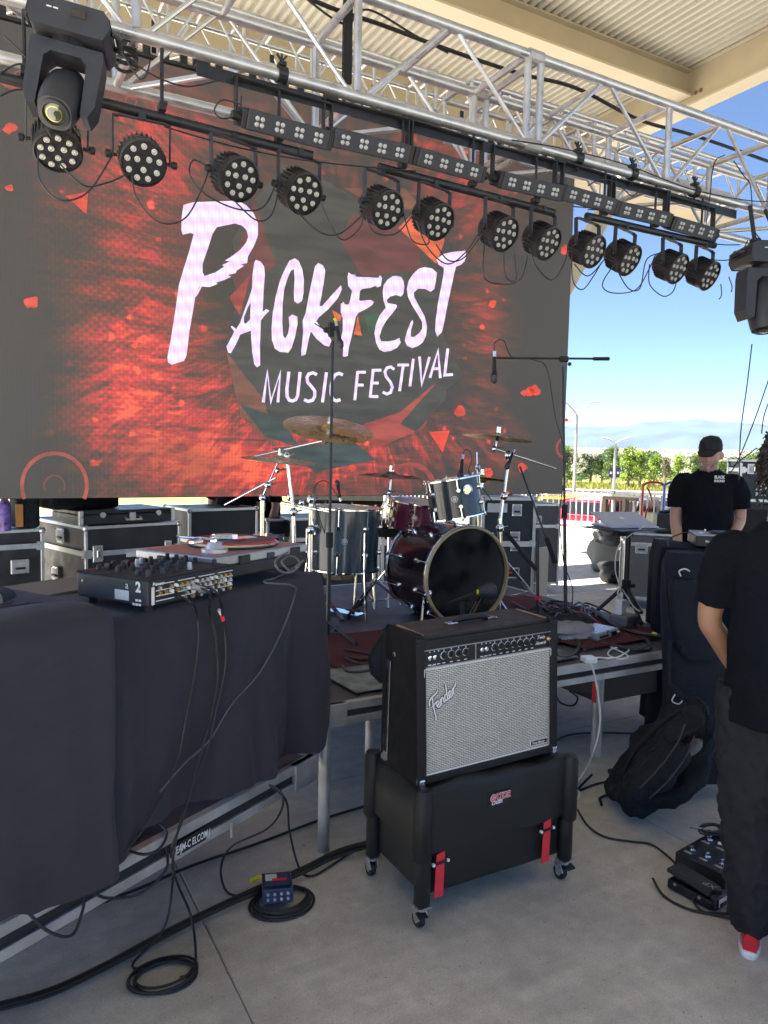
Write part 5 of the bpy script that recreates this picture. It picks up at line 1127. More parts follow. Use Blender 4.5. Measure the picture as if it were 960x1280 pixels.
def drum(name, label, c, ax, r, depth, shell, hoop, head, front_open=False, lugs=8, badge=True, bh=None, phase=0.):
    c, ax = V(c), V(ax).normalized()    # c centre, ax towards the struck / front head
    t = thing(name, label, 'drum', c)
    h = depth/2
    MB().lathe(c, ax, [(r, -h), (r, h), (r-.008, h), (r-.008, -h), (r, -h)], 48).build('shell', shell, t, smooth=True)
    tt = ax.orthogonal().normalized(); ref = V((0, 0, 1))
    if abs(ax.z) < .8: tt = ax.cross(ref).normalized()
    uu = ax.cross(tt)
    for s in (-1, 1):
        hz = s*h; w_ = .020 if name == 'bass_drum' else .014
        pr = [(r+.004, hz-s*.004), (r+.016, hz-s*.002), (r+.016, hz+s*w_*.4), (r+.012, hz+s*w_*.5), (r-.002, hz+s*w_*.5), (r-.004, hz)]
        MB().lathe(c, ax, pr, 48).build('hoop', hoop, t, smooth=True)
        if s == 1 and front_open:
            MB().lathe(c, ax, [(r-.002, hz+.006), (r-.02, hz+.004), (0, hz+.003)], 48).build('head', head, t, smooth=True)
        else: MB().lathe(c, ax, [(r-.002, hz+s*.003), (0, hz+s*.003)], 48).build('head', (bh or 'drumhead') if s == -1 else head, t, smooth=True)
    for i in range(lugs):
        a = 2*pi*(i+phase)/lugs; d = tt*cos(a)+uu*sin(a)
        for s in (-1, 1):
            lg = MB(); p = c+d*(r+.006)+ax*s*h*.42; lg.cyl(p-d*.006, p+d*.012, .017, .011, 12); lg.cyl(p+d*.006, c+d*(r+.016)+ax*s*(h+.012), .0035, n=6); lg.ball(c+d*(r+.017)+ax*s*(h+.010), .008, 8); lg.build('lug', 'chrome', t, smooth=True)
    if badge:
        dv = (EYEP-c); dv = (dv-ax*dv.dot(ax)).normalized()
        bd = MB().lathe(c+dv*(r+.0005), dv, [(0, .001), (.018, 0)], 20).build('badge', 'silver', t); MB().lathe(c+dv*(r+.0025), dv, [(.010, 0), (.014, 0)], 20).build('emblem', 'black', bd)
    return t, tt, uu
BC = PW(584, 717, 4.34)
bt, _, _ = drum('bass_drum', 'large dark bass drum with a black front head and maple hoop', (BC.x, BC.y+.23, DZ+.295), (0, -1, 0), .282, .44, 'shell', 'chrome', 'blackhead', True, 10, False, phase=.5)
MB().lathe((BC.x, BC.y+.01, DZ+.295), (0, -1, 0), [(.279, 0), (.292, 0), (.295, .004), (.295, .024), (.292, .028), (.281, .028), (.279, .024), (.279, 0)], 56).build('front_hoop', 'wood', bt, smooth=True)
BC2 = V((BC.x, BC.y, DZ+.295))
# spurs and claws of the bass drum
for s in (-1, 1): MB().tube([BC2+V((s*.24, .08, -.10)), BC2+V((s*.33, -.03, -.285))], .008, 8).build('spur', 'chrome', bt, smooth=True)
MB().ball(BC2+V((-.25, .02, -.09)), .024, 12, (.8, 1, 1.2)).build('spur_bracket', 'chrome', bt, smooth=True)
# hole, mic stand and mic in front of the drum head
tm = PW(568, 622, 4.30)
tt_, _, _ = drum('rack_tom', 'dark blue rack tom tilted above the bass drum', tm, V((-.16, .10, 1)), .152, .215, 'shellblue', 'chrome', 'drumhead', lugs=6, bh='silver', phase=.35)
MB().lathe(tm+V((-.02, -.153, .055)), (-.1, -1, 0), [(0, .006), (.020, .006), (.020, 0), (.030, 0), (.030, .004), (.026, .005)], 20).build('tom_bracket', 'chrome', tt_, smooth=True)
fc = PW(431, 672, 4.45)
ft, _, _ = drum('floor_tom', 'tall grey blue floor tom left of the bass drum', fc, V((.02, -.02, 1)), .205, .36, 'shellgrey', 'chrome', 'drumhead', lugs=8, phase=.2)
for a in (.6, 2.7, 4.8):
    d = V((cos(a), sin(a), 0)); p = fc+d*.225; MB().tube([p+V((0, 0, .05)), p+V((0, 0, -.16)), V((p.x+d.x*.03, p.y+d.y*.03, DZ+.02))], .0065, 8).build('leg', 'chrome', ft, smooth=True)
sn = PW(519, 643, 4.75)
drum('snare_drum', 'plum coloured snare drum seen between rack tom and bass drum', sn, V((.06, -.12, 1)), .168, .165, 'purple', 'chrome', 'drumhead', lugs=8, phase=.1)
lt = PW(424, 716, 4.5)
dd_ = thing('practice_pad', 'brown bottomed pedal bag under the floor tom', 'pad', lt); MB().lathe(lt-V((0, 0, .03)), (0, 0, 1), [(0, 0), (.09, 0), (.10, .012), (.10, .03)], 24).build('base', 'wood', dd_, smooth=True); MB().lathe(lt-V((0, 0, .0)), (0, 0, 1), [(.10, 0), (.105, .005), (.105, .05), (0, .055)], 24).build('body', 'matte', dd_, smooth=True)
thr = thing('drum_throne', 'black drum stool behind the snare', 'stool', PW(487, 655, 4.9)); q = PW(487, 650, 4.9); MB().lathe(q-V((0, 0, .10)), (0, 0, 1), [(0, 0), (.15, 0), (.165, .02), (.165, .07), (.14, .09), (0, .095)], 28).build('seat', 'matte', thr, smooth=True)
MB().cyl(q-V((0, 0, .10)), (q.x, q.y, DZ+.05), .014, n=10).build('post', 'chrome', thr)
for a in (0, 2.1, 4.2): MB().cyl((q.x, q.y, DZ+.25), (q.x+cos(a)*.2, q.y+sin(a)*.2, DZ+.012), .008, n=8).build('leg', 'chrome', thr)
# ------------------------------------------------------------------ cymbals and stands
def tripod(t, x, y, z0, h, spread, m_='chrome', r=.010, a0=.3, dbl=True, foot='matte'):
    for k in range(3):
        a = a0+2*pi*k/3; d = V((cos(a), sin(a), 0)); s = V((-d.y, d.x, 0))*.011
        c = V((x, y, z0+h)); e_ = V((x, y, z0))+d*spread+V((0, 0, .015)); b = MB()
        if dbl:
            for q in (-1, 1): b.box((c+e_)/2+s*q, ((e_-c).length, .004, .020), Matrix.Rotation(a, 3, 'Z') @ Matrix.Rotation(math.atan2(c.z-e_.z, spread), 3, 'Y'))
        else: b.cyl(c, e_, r*.8, n=8)
        o = b.build('leg', m_, t)
        MB().cyl(e_-V((0, 0, .014)), e_+V((0, 0, .018)), .014, .010, 8).build('rubber_foot', foot, o)
        f = c.lerp(e_, .55); MB().cyl((x, y, z0+h*.35), f, .004, n=6).build('strut', m_, o)
def cymbal(t, c, n_, r, m_='cymbal', holes=0):
    c, n_ = V(c), V(n_).normalized()
    prof = [(0.004, .020), (.018, .0195), (.030, .014), (.040, .005), (.045, .002), (r*.5, -.002), (r*.9, -.010), (r, -.0135), (r*.998, -.0145), (r*.9, -.0115), (r*.5, -.0035), (.04, .003), (.02, .017), (.004, .018)]
    o = MB().lathe(c, n_, prof, 56).build('cymbal', m_, t, smooth=True)
    b = MB()
    for k in range(1, 9): rr = .05+(r-.06)*k/9; 
    if holes:
        tt = n_.orthogonal().normalized(); uu = n_.cross(tt)
        for k in range(holes): a = 2*pi*k/holes; MB().lathe(c+(tt*cos(a)+uu*sin(a))*r*.68-n_*.004, n_, [(0, 0), (r*.12, 0), (r*.12, .001)], 14).build('hole', 'matte', o); MB().lathe(c+(tt*cos(a)+uu*sin(a))*r*.68-n_*.0095, n_, [(0, 0), (r*.12, 0)], 14).build('hole', 'matte', o)
    f = MB(); f.cyl(c+n_*.018, c+n_*.028, .018, n=14); f.cyl(c+n_*.028, c+n_*.055, .014, .016, 12); f.build('wing_nut', 'chrome', t, smooth=True)
    MB().cyl(c-n_*.03, c+n_*.018, .010, n=10).build('felt', 'matte', t)
    return o
def clampb(t, p, s=.022): MB().ball(p, s, 10, (1, .9, 1.1)).build('joint', 'chrome', t, smooth=True); MB().cyl(V(p)+V((.0, -.01, 0)), V(p)+V((.045, -.02, .012)), .005, n=6).build('wing_bolt', 'chrome', t)
def mid(t, a, b, r, m_='chrome'): MB().cyl(a, b, r, n=12).build('tube', m_, t, smooth=True)
# left boom stand carrying the big gold cymbal
s1 = thing('cymbal_stand', 'chrome boom stand with the large gold cymbal at left', 'cymbal stand', (1.75, 3.85, DZ), 'chrome stands round the drum kit')
b0_ = PW(367, 640, 4.3); b1_ = PW(358, 570, 4.25); base = V((b0_.x+.02, b0_.y, DZ))
mid(s1, (base.x, base.y, DZ+.02), b0_, .013); mid(s1, b0_, b1_, .0095); mid(s1, PW(308, 573, 4.35), PW(408, 550, 4.15), .006)
gc = PW(411, 533, 4.1); n1 = V((0, 0, 1))*.93-V((fwd.x, fwd.y, 0))*.30+V((.12, -.05, 0))
cy = cymbal(s1, gc, n1, .252); mid(s1, PW(408, 550, 4.15), gc, .007); clampb(s1, PW(408, 550, 4.15)); clampb(s1, b1_); clampb(s1, b0_, .026); tripod(s1, base.x, base.y, DZ, .30, .26)
nn = V(n1).normalized(); cx_ = (rgt-nn*rgt.dot(nn)).normalized(); cy_ = nn.cross(cx_)
text('Zildjian', .048, 'matte', gc+cx_*.015-cy_*.165+nn*(-.006), cx_, cy_, parent=cy, shear=.3, bold=.02, th=.004)
# second left boom with darker cymbal
s2 = thing('cymbal_stand', 'chrome boom stand with the darker low cymbal at far left', 'cymbal stand', (1.4, 4.0, DZ), 'chrome stands round the drum kit')
p0, p1, p2, p3 = PW(328, 700, 4.3), PW(328, 622, 4.3), PW(335, 606, 4.28), PW(347, 588, 4.25); mid(s2, (p0.x, p0.y, DZ+.02), p1, .013); mid(s2, p1, p2, .008); mid(s2, PW(281, 631, 4.4), PW(345, 597, 4.25), .006)
cymbal(s2, PW(350, 573, 4.25), V((.05, -.08, 1)), .225, 'cymbal'); mid(s2, p2, PW(350, 573, 4.25), .006); clampb(s2, p1); clampb(s2, p2); clampb(s2, p3, .016); tripod(s2, p0.x, p0.y, DZ, .3, .26, a0=1.)
# floor tom side post
s4 = thing('tom_stand', 'chrome post with clamps rising left of the floor tom', 'stand', PW(388, 700, 4.3), 'chrome stands round the drum kit')
p0, p1 = PW(389, 690, 4.3), PW(389, 624, 4.3); mid(s4, (p0.x, p0.y, DZ+.02), p1, .015); clampb(s4, p1, .03); clampb(s4, PW(389, 662, 4.3), .028); mid(s4, PW(352, 628, 4.35), PW(414, 640, 4.25), .010); clampb(s4, PW(363, 621, 4.3), .026); clampb(s4, PW(377, 628, 4.3), .02); mid(s4, PW(388, 640, 4.3), PW(394, 668, 4.3), .008); tripod(s4, p0.x, p0.y, DZ, .25, .2, a0=2)
# middle stand with the holed dark cymbal
s3 = thing('cymbal_stand', 'chrome double braced stand with the dark holed cymbal in the middle', 'cymbal stand', (2.05, 3.7, DZ), 'chrome stands round the drum kit')
bm_ = PZ(468, 766, DZ); tp_ = PW(467, 645, bm_.copy().__sub__(EYEP).dot(fwd)); dpt = (bm_-EYEP).dot(fwd)
mid(s3, (bm_.x, bm_.y, DZ+.02), PW(467, 690, dpt), .013); mid(s3, PW(467, 690, dpt), tp_, .010); a_, b_ = PW(447, 688, dpt), PW(487, 616, dpt); mid(s3, PW(447, 688, dpt), b_, .007); mid(s3, b_, PW(489, 594, dpt), .007)
cymbal(s3, PW(489, 593, dpt), V((.03, -.04, 1)), .20, 'darkcymbal', 6); clampb(s3, tp_, .028); clampb(s3, PW(447, 688, dpt), .024); clampb(s3, b_, .018); MB().box(PW(467, 686, dpt), (.05, .03, .045), -YAW).build('joint', 'chrome', s3, bevel=.006); mid(s3, PW(447, 690, dpt), PW(442, 768, dpt), .007)
tripod(s3, bm_.x, bm_.y, DZ, .21, .25, a0=3.55)
# right boom stand
s5 = thing('cymbal_stand', 'chrome boom stand with a bronze cymbal right of the rack tom', 'cymbal stand', (3.0, 3.9, DZ), 'chrome stands round the drum kit')
d5 = 4.55; f5 = PW(626, 735, d5); mid(s5, (f5.x, f5.y, DZ+.02), PW(625, 648, d5), .014); mid(s5, PW(625, 655, d5), PW(629, 618, d5), .011); mid(s5, PW(630, 618, d5), PW(637, 568, d5), .009); mid(s5, PW(617, 560, d5), PW(695, 586, d5), .006); mid(s5, PW(619, 562, d5), PW(621, 548, d5), .006)
cymbal(s5, PW(622, 545, d5), V((.10, -.02, 1)), .215); clampb(s5, PW(635, 569, d5), .026); clampb(s5, PW(618, 561, d5), .018); clampb(s5, PW(630, 620, d5), .026); clampb(s5, PW(625, 660, d5), .026); tripod(s5, f5.x, f5.y, DZ, .38, .33, a0=-.75)
# hi hat
s6 = thing('hi_hat_stand', 'hi hat pair on a thin chrome rod behind the rack tom', 'hi hat', (2.9, 4.2, DZ), 'chrome stands round the drum kit')
d6 = 4.85; f6 = PW(597, 680, d6); mid(s6, (f6.x, f6.y, DZ+.02), PW(597, 605, d6), .012); mid(s6, PW(597, 610, d6), PW(596, 565, d6), .004); cymbal(s6, PW(602, 597, d6), V((.08, 0, 1)), .175); cymbal(s6, PW(602, 600, d6), V((-.08, 0, -1)), .175); tripod(s6, f6.x, f6.y, DZ, .3, .24)
MB().ball(PW(597, 584, d6), .02, 8).build('clutch', 'chrome', s6)
# black tripod pieces right of the kit
s7 = thing('boom_arm_stand', 'black boom leaning down right of the drum kit, thick grip at its end', 'microphone stand', PW(664, 770, 4.4))
d7 = 4.5; b7 = PZ(672, 778, DZ); d7 = (b7-EYEP).dot(fwd)
MB().cyl((b7.x, b7.y, DZ+.03), PW(672, 662, d7), .010, n=10).build('pole', 'blackmetal', s7); MB().cyl(PW(650, 583, d7), PW(694, 704, d7), .006, n=8).build('boom', 'blackmetal', s7); MB().cyl(PW(683, 672, d7), PW(694, 704, d7), .015, n=10).build('grip', 'matte', s7)
MB().cyl(PW(632, 665, d7), PW(670, 712, d7), .013, n=10).build('boom', 'matte', s7); MB().box(PW(672, 747, d7), (.03, .03, .02)).build('red_band', 'red', s7); tripod(s7, b7.x, b7.y, DZ, .10, .18, 'blackmetal', dbl=False)
def mic(t, p, d, s=1., nm='microphone'):
    p, d = V(p), V(d).normalized(); o = MB().lathe(p, d, [(0, 0), (.010*s, 0), (.011*s, .06*s), (.014*s, .09*s), (.019*s, .10*s)], 14).build(nm, 'matte', t, smooth=True)
    MB().lathe(p+d*.10*s, d, [(.019*s, 0), (.021*s, .012*s), (.018*s, .035*s), (.008*s, .045*s), (0, .046*s)], 14).build('mic_grille', 'housing', o, smooth=True)
    MB().cyl(p-d*.03*s, p, .0095*s, n=10).build('plug', 'steel', o)
mic(s7, PW(641, 566, d7), V((-.35, -.1, -.6)), .8); 
def mic_stand(label, bu, bv, top, depth, r=.011, spread=.28, name='microphone_stand', sec=None):
    b = PZ(bu, bv, DZ); d = (b-EYEP).dot(fwd) if depth is None else depth
    if depth is not None: b = PW(bu, bv, depth); b.z = DZ
    tp = PW(top[0], top[1], d); t = thing(name, label, 'microphone stand', b)
    mdl = b.lerp(tp, sec or .45); MB().cyl(b+V((0, 0, .03)), mdl, r, n=12).build('lower_pole', 'blackmetal', t, smooth=True); MB().cyl(mdl, tp, r*.65, n=10).build('upper_pole', 'blackmetal', t, smooth=True); MB().cyl(mdl-V((0, 0, .05)), mdl+V((0, 0, .03)), r*1.6, n=12).build('grip', 'matte', t, bevel=.003)
    return t, b, tp, d
t, b, tp, dr = mic_stand('tall black microphone stand with horizontal boom right of the kit', 707, 784, (704, 458), None)
tripod(t, b.x, b.y, DZ, .12, .22, 'blackmetal', dbl=False); MB().cyl(PW(617, 447.5, dr*.97), PW(761, 448.5, dr*1.03), .0065, n=8).build('boom', 'blackmetal', t); MB().cyl(PW(700, 449, dr), PW(710, 449, dr), .018, n=10).build('boom_clamp', 'matte', t); MB().ball(PW(712, 455, dr), .012, 8).build('knob', 'matte', t)
MB().cyl(PW(742, 448.5, dr*1.02), PW(761, 448.5, dr*1.03), .011, n=8).build('counterweight', 'matte', t)
mm_ = PW(618, 440, dr*.97); mic(t, PW(618, 446, dr*.97), (0, -.05, -1), 1.05)
cable([PW(618, 440, dr*.97), PW(619, 428, dr*.97), PW(630, 426, dr*.97), PW(640, 446, dr*.98), PW(668, 450, dr*.985), PW(684, 462, dr), PW(694, 520, dr), PW(707, 575, dr), PW(700, 640, dr), PW(704, 700, dr), PW(716, 740, dr), PW(708, 790, dr)], .0032, 'thin black cable winding down the tall boom microphone stand')
t, b, tp, dc = mic_stand('tall black microphone stand with holder in front of the title', 410, 792, (416, 425), 3.95, .012, sec=.34)
tripod(t, b.x, b.y, DZ, .1, .2, 'blackmetal', dbl=False, a0=.9)
hd = MB(); hd.box(PW(414, 412, dc), (.028, .025, .075)); hd.cyl(PW(406, 412, dc), PW(422, 410, dc), .012, n=8); hd.build('holder', 'matte', t, bevel=.004)
mic(t, PW(421, 408, dc), V((.1, -.3, -1)), .85); MB().cyl(PW(393, 404, dc), PW(412, 416, dc), .003, n=6).build('lever', 'matte', t); MB().ball(PW(407, 413, dc), .014, 8, (1, .6, 1)).build('knob', 'matte', t)
MB().cyl(PW(418, 398, dc), PW(421, 402, dc), .008, n=6).build('tape_mark', 'yellow', t)
# microphones clipped on the kit
q = thing('tom_microphone', 'small black microphone clipped above the rack tom', 'microphone', PW(578, 585, 4.3)); mic(q, PW(578, 574, 4.3), V((-.12, -.1, -.5)), .9)
cable([PW(578, 573, 4.3), PW(580, 564, 4.3), PW(586, 563, 4.3), PW(590, 575, 4.3), PW(586, 590, 4.3), PW(600, 606, 4.35), PW(618, 630, 4.4)], .003, 'short cable curling from the microphone over the rack tom')
q = thing('floor_tom_microphone', 'black microphone over the floor tom beside the middle stand', 'microphone', PW(421, 612, 4.2)); mic(q, PW(425, 622, 4.2), V((-.2, .0, .9)), .7)
cable([PW(423, 622, 4.2), PW(410, 603, 4.2), PW(398, 603, 4.2), PW(392, 618, 4.2), PW(400, 650, 4.25), PW(415, 690, 4.3), PW(430, 730, 4.3)], .003, 'thin cable arching over the floor tom')
q = thing('bass_drum_microphone', 'grey microphone on a short boom in front of the bass drum', 'microphone', PW(590, 745, 4.15)); e_ = PW(608, 738, 4.12)
MB().lathe(PW(598, 739, 4.1), rgt*.95+fwd*.2, [(0, 0), (.02, 0), (.032, .02), (.045, .05), (.046, .085), (.03, .10), (0, .105)], 20).build('body', 'housing', q, smooth=True); MB().cyl(PW(560, 754, 4.15), PW(600, 739, 4.12), .009, n=8).build('boom', 'matte', q); MB().cyl(PW(578, 752, 4.15), PW(578, 775, 4.15), .012, n=8).build('post', 'matte', q); MB().lathe(PW(596, 740, 4.1), rgt, [(.014, 0), (.014, .01)], 10).build('tape_mark', 'yellow', q)
f_ = PW(578, 775, 4.15); MB().lathe((f_.x, f_.y, DZ+.01), (0, 0, 1), [(0, 0), (.09, 0), (.09, .012), (.02, .02), (.012, .06), (0, .06)], 20).build('base', 'matte', q, smooth=True)
# bass drum pedal hardware / floor plate seen at the left
q = thing('drum_pedal', 'chrome hi hat pedal plate lying left of the middle stand', 'pedal', PZ(432, 765, DZ)); a = PZ(432, 765, DZ+.02)
MB().box(a, (.09, .26, .008), R(25)).build('foot_plate', 'chrome', q, bevel=.003); MB().box(a+V((.0, -.1, .03)), (.02, .10, .012), R(25)).build('arm', 'housing', q)
# ------------------------------------------------------------------ flight cases
def road_case(label, corner, ang, W_, D_, H_, lid=.28, z0=0., lam='case', latches=(), wheels=False, handles=(), name='flight_case', edge='alu', ext=.022, group=None, ball=True):
    # corner: front left bottom corner (xy); ang: direction of the front face
    X = V((cos(ang), sin(ang), 0)); Yv = V((-X.y, X.x, 0)); Z = V((0, 0, 1)); O = V((corner[0], corner[1], z0))
    t = thing(name, label, 'flight case', O, group); P_ = lambda x, y, z: O+X*x+Yv*y+Z*z; zb = .11 if wheels else 0
    hl = H_-lid
    MB().box(P_(W_/2, D_/2, (zb+hl)/2), (W_-.012, D_-.012, hl-zb-.004), ang).build('body', lam, t); MB().box(P_(W_/2, D_/2, hl+lid/2), (W_-.012, D_-.012, lid-.004), ang).build('lid', lam, t)
    e_ = MB()
    for x in (0, W_):
        for y in (0, D_): e_.box(P_(x, y, (zb+H_)/2), (ext, ext, H_-zb-.01), ang)
    for z in (zb+.01, H_-.01):
        for y in (0, D_): e_.box(P_(W_/2, y, z), (W_-ext*1.0-.001, ext*.98, ext), ang)
        for x in (0, W_): e_.box(P_(x, D_/2, z), (ext*.98, D_-ext-.001, ext), ang)
    e_.build('edge_trim', edge, t, bevel=.002, seg=1)
    v_ = MB()
    for y in (-.004, D_+.004): v_.box(P_(W_/2, y, hl), (W_-ext-.001, .010, .036), ang)
    for x in (-.004, W_+.004): v_.box(P_(x, D_/2, hl), (.010, D_-ext-.001, .036), ang)
    v_.build('lid_seam', edge, t)
    if ball:
        for x in (0, W_):
            for y in (0, D_):
                for z in (zb+.012, H_-.012): MB().ball(P_(x, y, z), ext*1.15, 10).build('corner', 'steel', t, smooth=True)
                c = MB(); sx = -1 if x == 0 else 1; c.box(P_(x-sx*.012, y, hl), (.05, ext*1.25, .06), ang); c.box(P_(x, y-(-1 if y == 0 else 1)*.012, hl), (ext*1.25, .05, .06), ang); c.build('corner_plate', 'steel', t)
    for (f, x, z, w_, h_, kind) in latches:      # f: 'f' front, 'l' left, 'r' right
        if f == 'f': c = P_(x, -.009, z); a2 = ang; nrm_ = -Yv
        elif f == 'l': c = P_(-.009, x, z); a2 = ang+pi/2; nrm_ = -X
        else: c = P_(W_+.009, x, z); a2 = ang+pi/2; nrm_ = X
        l = MB().box(c, (w_, .006, h_), a2).build('latch' if kind == 'latch' else 'handle', 'steel', t, bevel=.003, seg=1)
        MB().box(c+nrm_*.003, (w_*.8, .004, h_*.72), a2).build('recess', 'alu_dull' if kind != 'dark' else 'matte', l, bevel=.001, seg=1)
        if kind == 'latch': MB().box(c+nrm_*.009, (w_*.30, .010, h_*.42), a2).build('butterfly', 'chrome', l, bevel=.003, seg=1)
        else: MB().box(c+nrm_*.008-V((0, 0, h_*.12)), (w_*.55, .012, h_*.16), a2).build('grip', 'black', l, bevel=.003, seg=1)
        rv = MB()
        for dx in (-.42, .42):
            for dz in (-.42, .42): Xa = V((cos(a2), sin(a2), 0)); rv.ball(c+nrm_*.004+Xa*w_*dx+V((0, 0, h_*dz)), .005, 6)
        rv.build('rivets', 'chrome', l)
    if wheels:
        for x in (.1, W_-.1):
            for y in (.1, D_-.1):
                w_ = MB().box(P_(x, y, zb-.012), (.09, .09, .012), ang); w_.cyl(P_(x, y, zb-.02), P_(x, y+.015, .06), .02, .012, 8); o = w_.build('caster', 'steel', t); MB().cyl(P_(x-.016, y+.02, .045), P_(x+.016, y+.02, .045), .045, n=18).build('wheel', 'matte', o)
    return t, P_, X, Yv
# big case behind the table, left
cF = PY(107, 655, 5.62); ang = R(17)
cw = road_case('big black flight case with silver edges behind the mixer table', (cF.x, cF.y), ang, .74, .95, cF.z-.02, .20, lam='case', latches=[('f', .085, cF.z-.22, .075, .12, 'latch'), ('f', .645, cF.z-.22, .06, .12, 'latch'), ('l', .42, cF.z-.12, .14, .11, 'handle'), ('l', .16, cF.z-.46, .13, .11, 'handle'), ('l', .52, cF.z-.42, .12, .11, 'handle')])
t, P_, X, Yv = cw
MB().box(P_(.35, -.009, cF.z-.245), (.10, .003, .034), ang).build('paper_label', 'paper', t)
rv = MB()
for i in range(3):
    for x in (.30, .40): rv.ball(P_(x, -.008, cF.z-.29-.07*i), .005, 6)
rv.build('rivets', 'chrome', t)
# briefcase lying on it
def briefcase():
    z = cF.z-.012; O = V((cF.x, cF.y, z))-X*.035-Yv*.0; W_, D_, H_ = .72, .5, .105
    t = thing('briefcase', 'flat black equipment case with silver clasps lying on the big flight case', 'case', O); Pq = lambda x, y, z_: O+X*x+Yv*y+V((0, 0, z_))
    MB().box(Pq(W_/2, D_/2, H_*.36), (W_, D_, H_*.68), ang).build('body', 'blackmetal', t, bevel=.006); MB().box(Pq(W_/2, D_/2, H_*.85), (W_, D_, H_*.26), ang).build('lid', 'blackmetal', t, bevel=.006)
    for x in (.16, .60): MB().cyl(Pq(x, 0, .07), Pq(x, -.012, .07), .022, n=14).build('clasp', 'steel', t, bevel=.004)
    h = MB(); h.tube([Pq(.33, -.004, .045), Pq(.33, -.03, .03), Pq(.45, -.03, .03), Pq(.45, -.004, .045)], .007, 8); h.build('handle', 'steel', t, smooth=True); MB().box(Pq(.39, -.004, .058), (.05, .008, .05), ang).build('lock', 'steel', t, bevel=.004)
    for x in (0, W_): MB().box(Pq(x, 0, H_*.5), (.03, .03, H_), ang).build('corner_plate', 'steel', t, bevel=.004)
    MB().box(Pq(.12, D_*.6, H_+.06), (.5, .3, .12), ang).build('folded_cloth', 'shirt', None, bevel=.03) 
briefcase()
o = bpy.data.objects.get('folded_cloth'); tag(o, 'dark folded cover lying on the flat black equipment case', 'cover')
cl = PY(22, 662, 5.75); t2 = road_case('black flight case cut by the left edge of the picture', (cl.x-.45, cl.y-.10), R(12), .62, .55, cl.z, .12, latches=[('f', .47, cl.z-.26, .12, .10, 'handle'), ('r', .12, cl.z-.16, .09, .09, 'latch')])
bt_ = PY(6, 638, 5.7); bb = thing('drinks_bottle', 'purple patterned flask standing on the leftmost flight case', 'flask', (bt_.x, bt_.y, cl.z)); MB().lathe((bt_.x, bt_.y, cl.z), (0, 0, 1), [(0, 0), (.038, 0), (.04, .01), (.04, .17), (.03, .20), (.02, .22), (0, .22)], 20).build('body', 'purpleflask', bb, smooth=True); M_ = None
gb_ = PY(26, 640, 5.75); gb = thing('gear_bag', 'black bag standing beside the purple flask', 'bag', (gb_.x, gb_.y, cl.z)); MB().box((gb_.x+.03, gb_.y+.1, cl.z+.13), (.16, .2, .25), R(12)).build('body', 'bag2', gb, bevel=.03, seg=3); MB().box((gb_.x-.01, gb_.y-.015, cl.z+.10), (.05, .02, .16), R(10)).build('orange_patch', 'goldcloth', gb, bevel=.006)
M['goldcloth'].diffuse_color = (.5, .2, .05, 1)
# black cases added behind the drum kit to cover the sunlit floor
road_case('wide black flight case added to cover sunlit floor straight behind the bass drum', (2.55, 6.35), R(3), .95, .5, 1.0, .2, latches=[('f', .3, .8, .08, .09, 'latch'), ('f', .7, .8, .08, .09, 'latch')])
road_case('black flight case added to cover sunlit floor behind the rack tom', (3.6, 6.5), R(-4), .80, .5, .92, .2, latches=[('f', .4, .7, .08, .09, 'latch')])
# middle cases under the screen
cm = PY(240, 640, 6.1); road_case('black flight case standing behind the turntable between the two larger ones', (cm.x-.02, cm.y), R(10), .62, .5, 1.12, .26, latches=[('f', .2, .82, .13, .09, 'dark'), ('f', .48, .62, .10, .09, 'dark')])
cm = PY(392, 640, 6.3); t6 = road_case('low dark flight case with red clasps behind the left cymbal stand', (cm.x-.35, cm.y+.25), R(-8), .62, .5, .98, .16, latches=[('f', .14, .80, .08, .08, 'latch'), ('f', .48, .80, .08, .08, 'latch')])
cr = PW(602, 735, 8.3)
tall = road_case('tall green black flight case rack right of the drum kit', (PW(602, 700, 7.4).x, PW(602, 700, 7.4).y), R(-24), .52, .6, 1.20, .45, z0=0, lam='case_teal', latches=[('f', .34, 1.08, .10, .12, 'handle'), ('f', .33, .82, .10, .09, 'handle'), ('f', .33, .70, .09, .06, 'handle'), ('f', .31, .45, .15, .11, 'dark')], ext=.03)
t, P_, X, Yv = tall
MB().box(P_(.14, -.012, 1.10), (.20, .003, .09), R(-24)).build('label_plate', 'paper', t); MB().box(P_(.26, -.012, .73), (.46, .008, .03), R(-24)).build('lid_seam', 'alu', t)
dr_ = MB().box(P_(.62, .0, .38), (.20, .03, .66), R(20)).build('open_door', 'creamlight', t, bevel=.004); MB().box(P_(.31, -.018, .45), (.09, .004, .03), R(-24)).build('red_label', 'red', t)
pp = PW(665, 700, 8.6); road_case('grey flight case on casters behind the tall rack', (pp.x-.05, pp.y+.2), R(-20), .50, .6, 1.06, .26, lam='greycase', wheels=True, latches=[('f', .24, .88, .08, .09, 'latch')])
pc = PW(783, 668, 8.0); cc = road_case('wide grey console case on casters behind the laptop', (pc.x, pc.y), R(-42), .95, .55, pc.z+.02, .12, lam='greycase', wheels=True, latches=[('f', .16, pc.z-.14, .13, .12, 'handle'), ('f', .42, pc.z-.12, .12, .10, 'dark')])
t, P_, X, Yv = cc
text('DiGiCo', .035, 'whiteprint', P_(.29, -.012, pc.z-.05), X, (0, 0, 1), parent=t, bold=.03); text('Audio', .03, 'whiteprint', P_(.31, -.012, pc.z-.17), X, (0, 0, 1), parent=t, bold=.03) if False else None
rk = thing('rack_unit', 'black rack mixer standing on the console case behind the laptop', 'mixer', P_(.3, .2, pc.z+.03)); MB().box(P_(.62, .22, pc.z+.13), (.62, .34, .20), R(-42)).build('body', 'black', rk, bevel=.01)
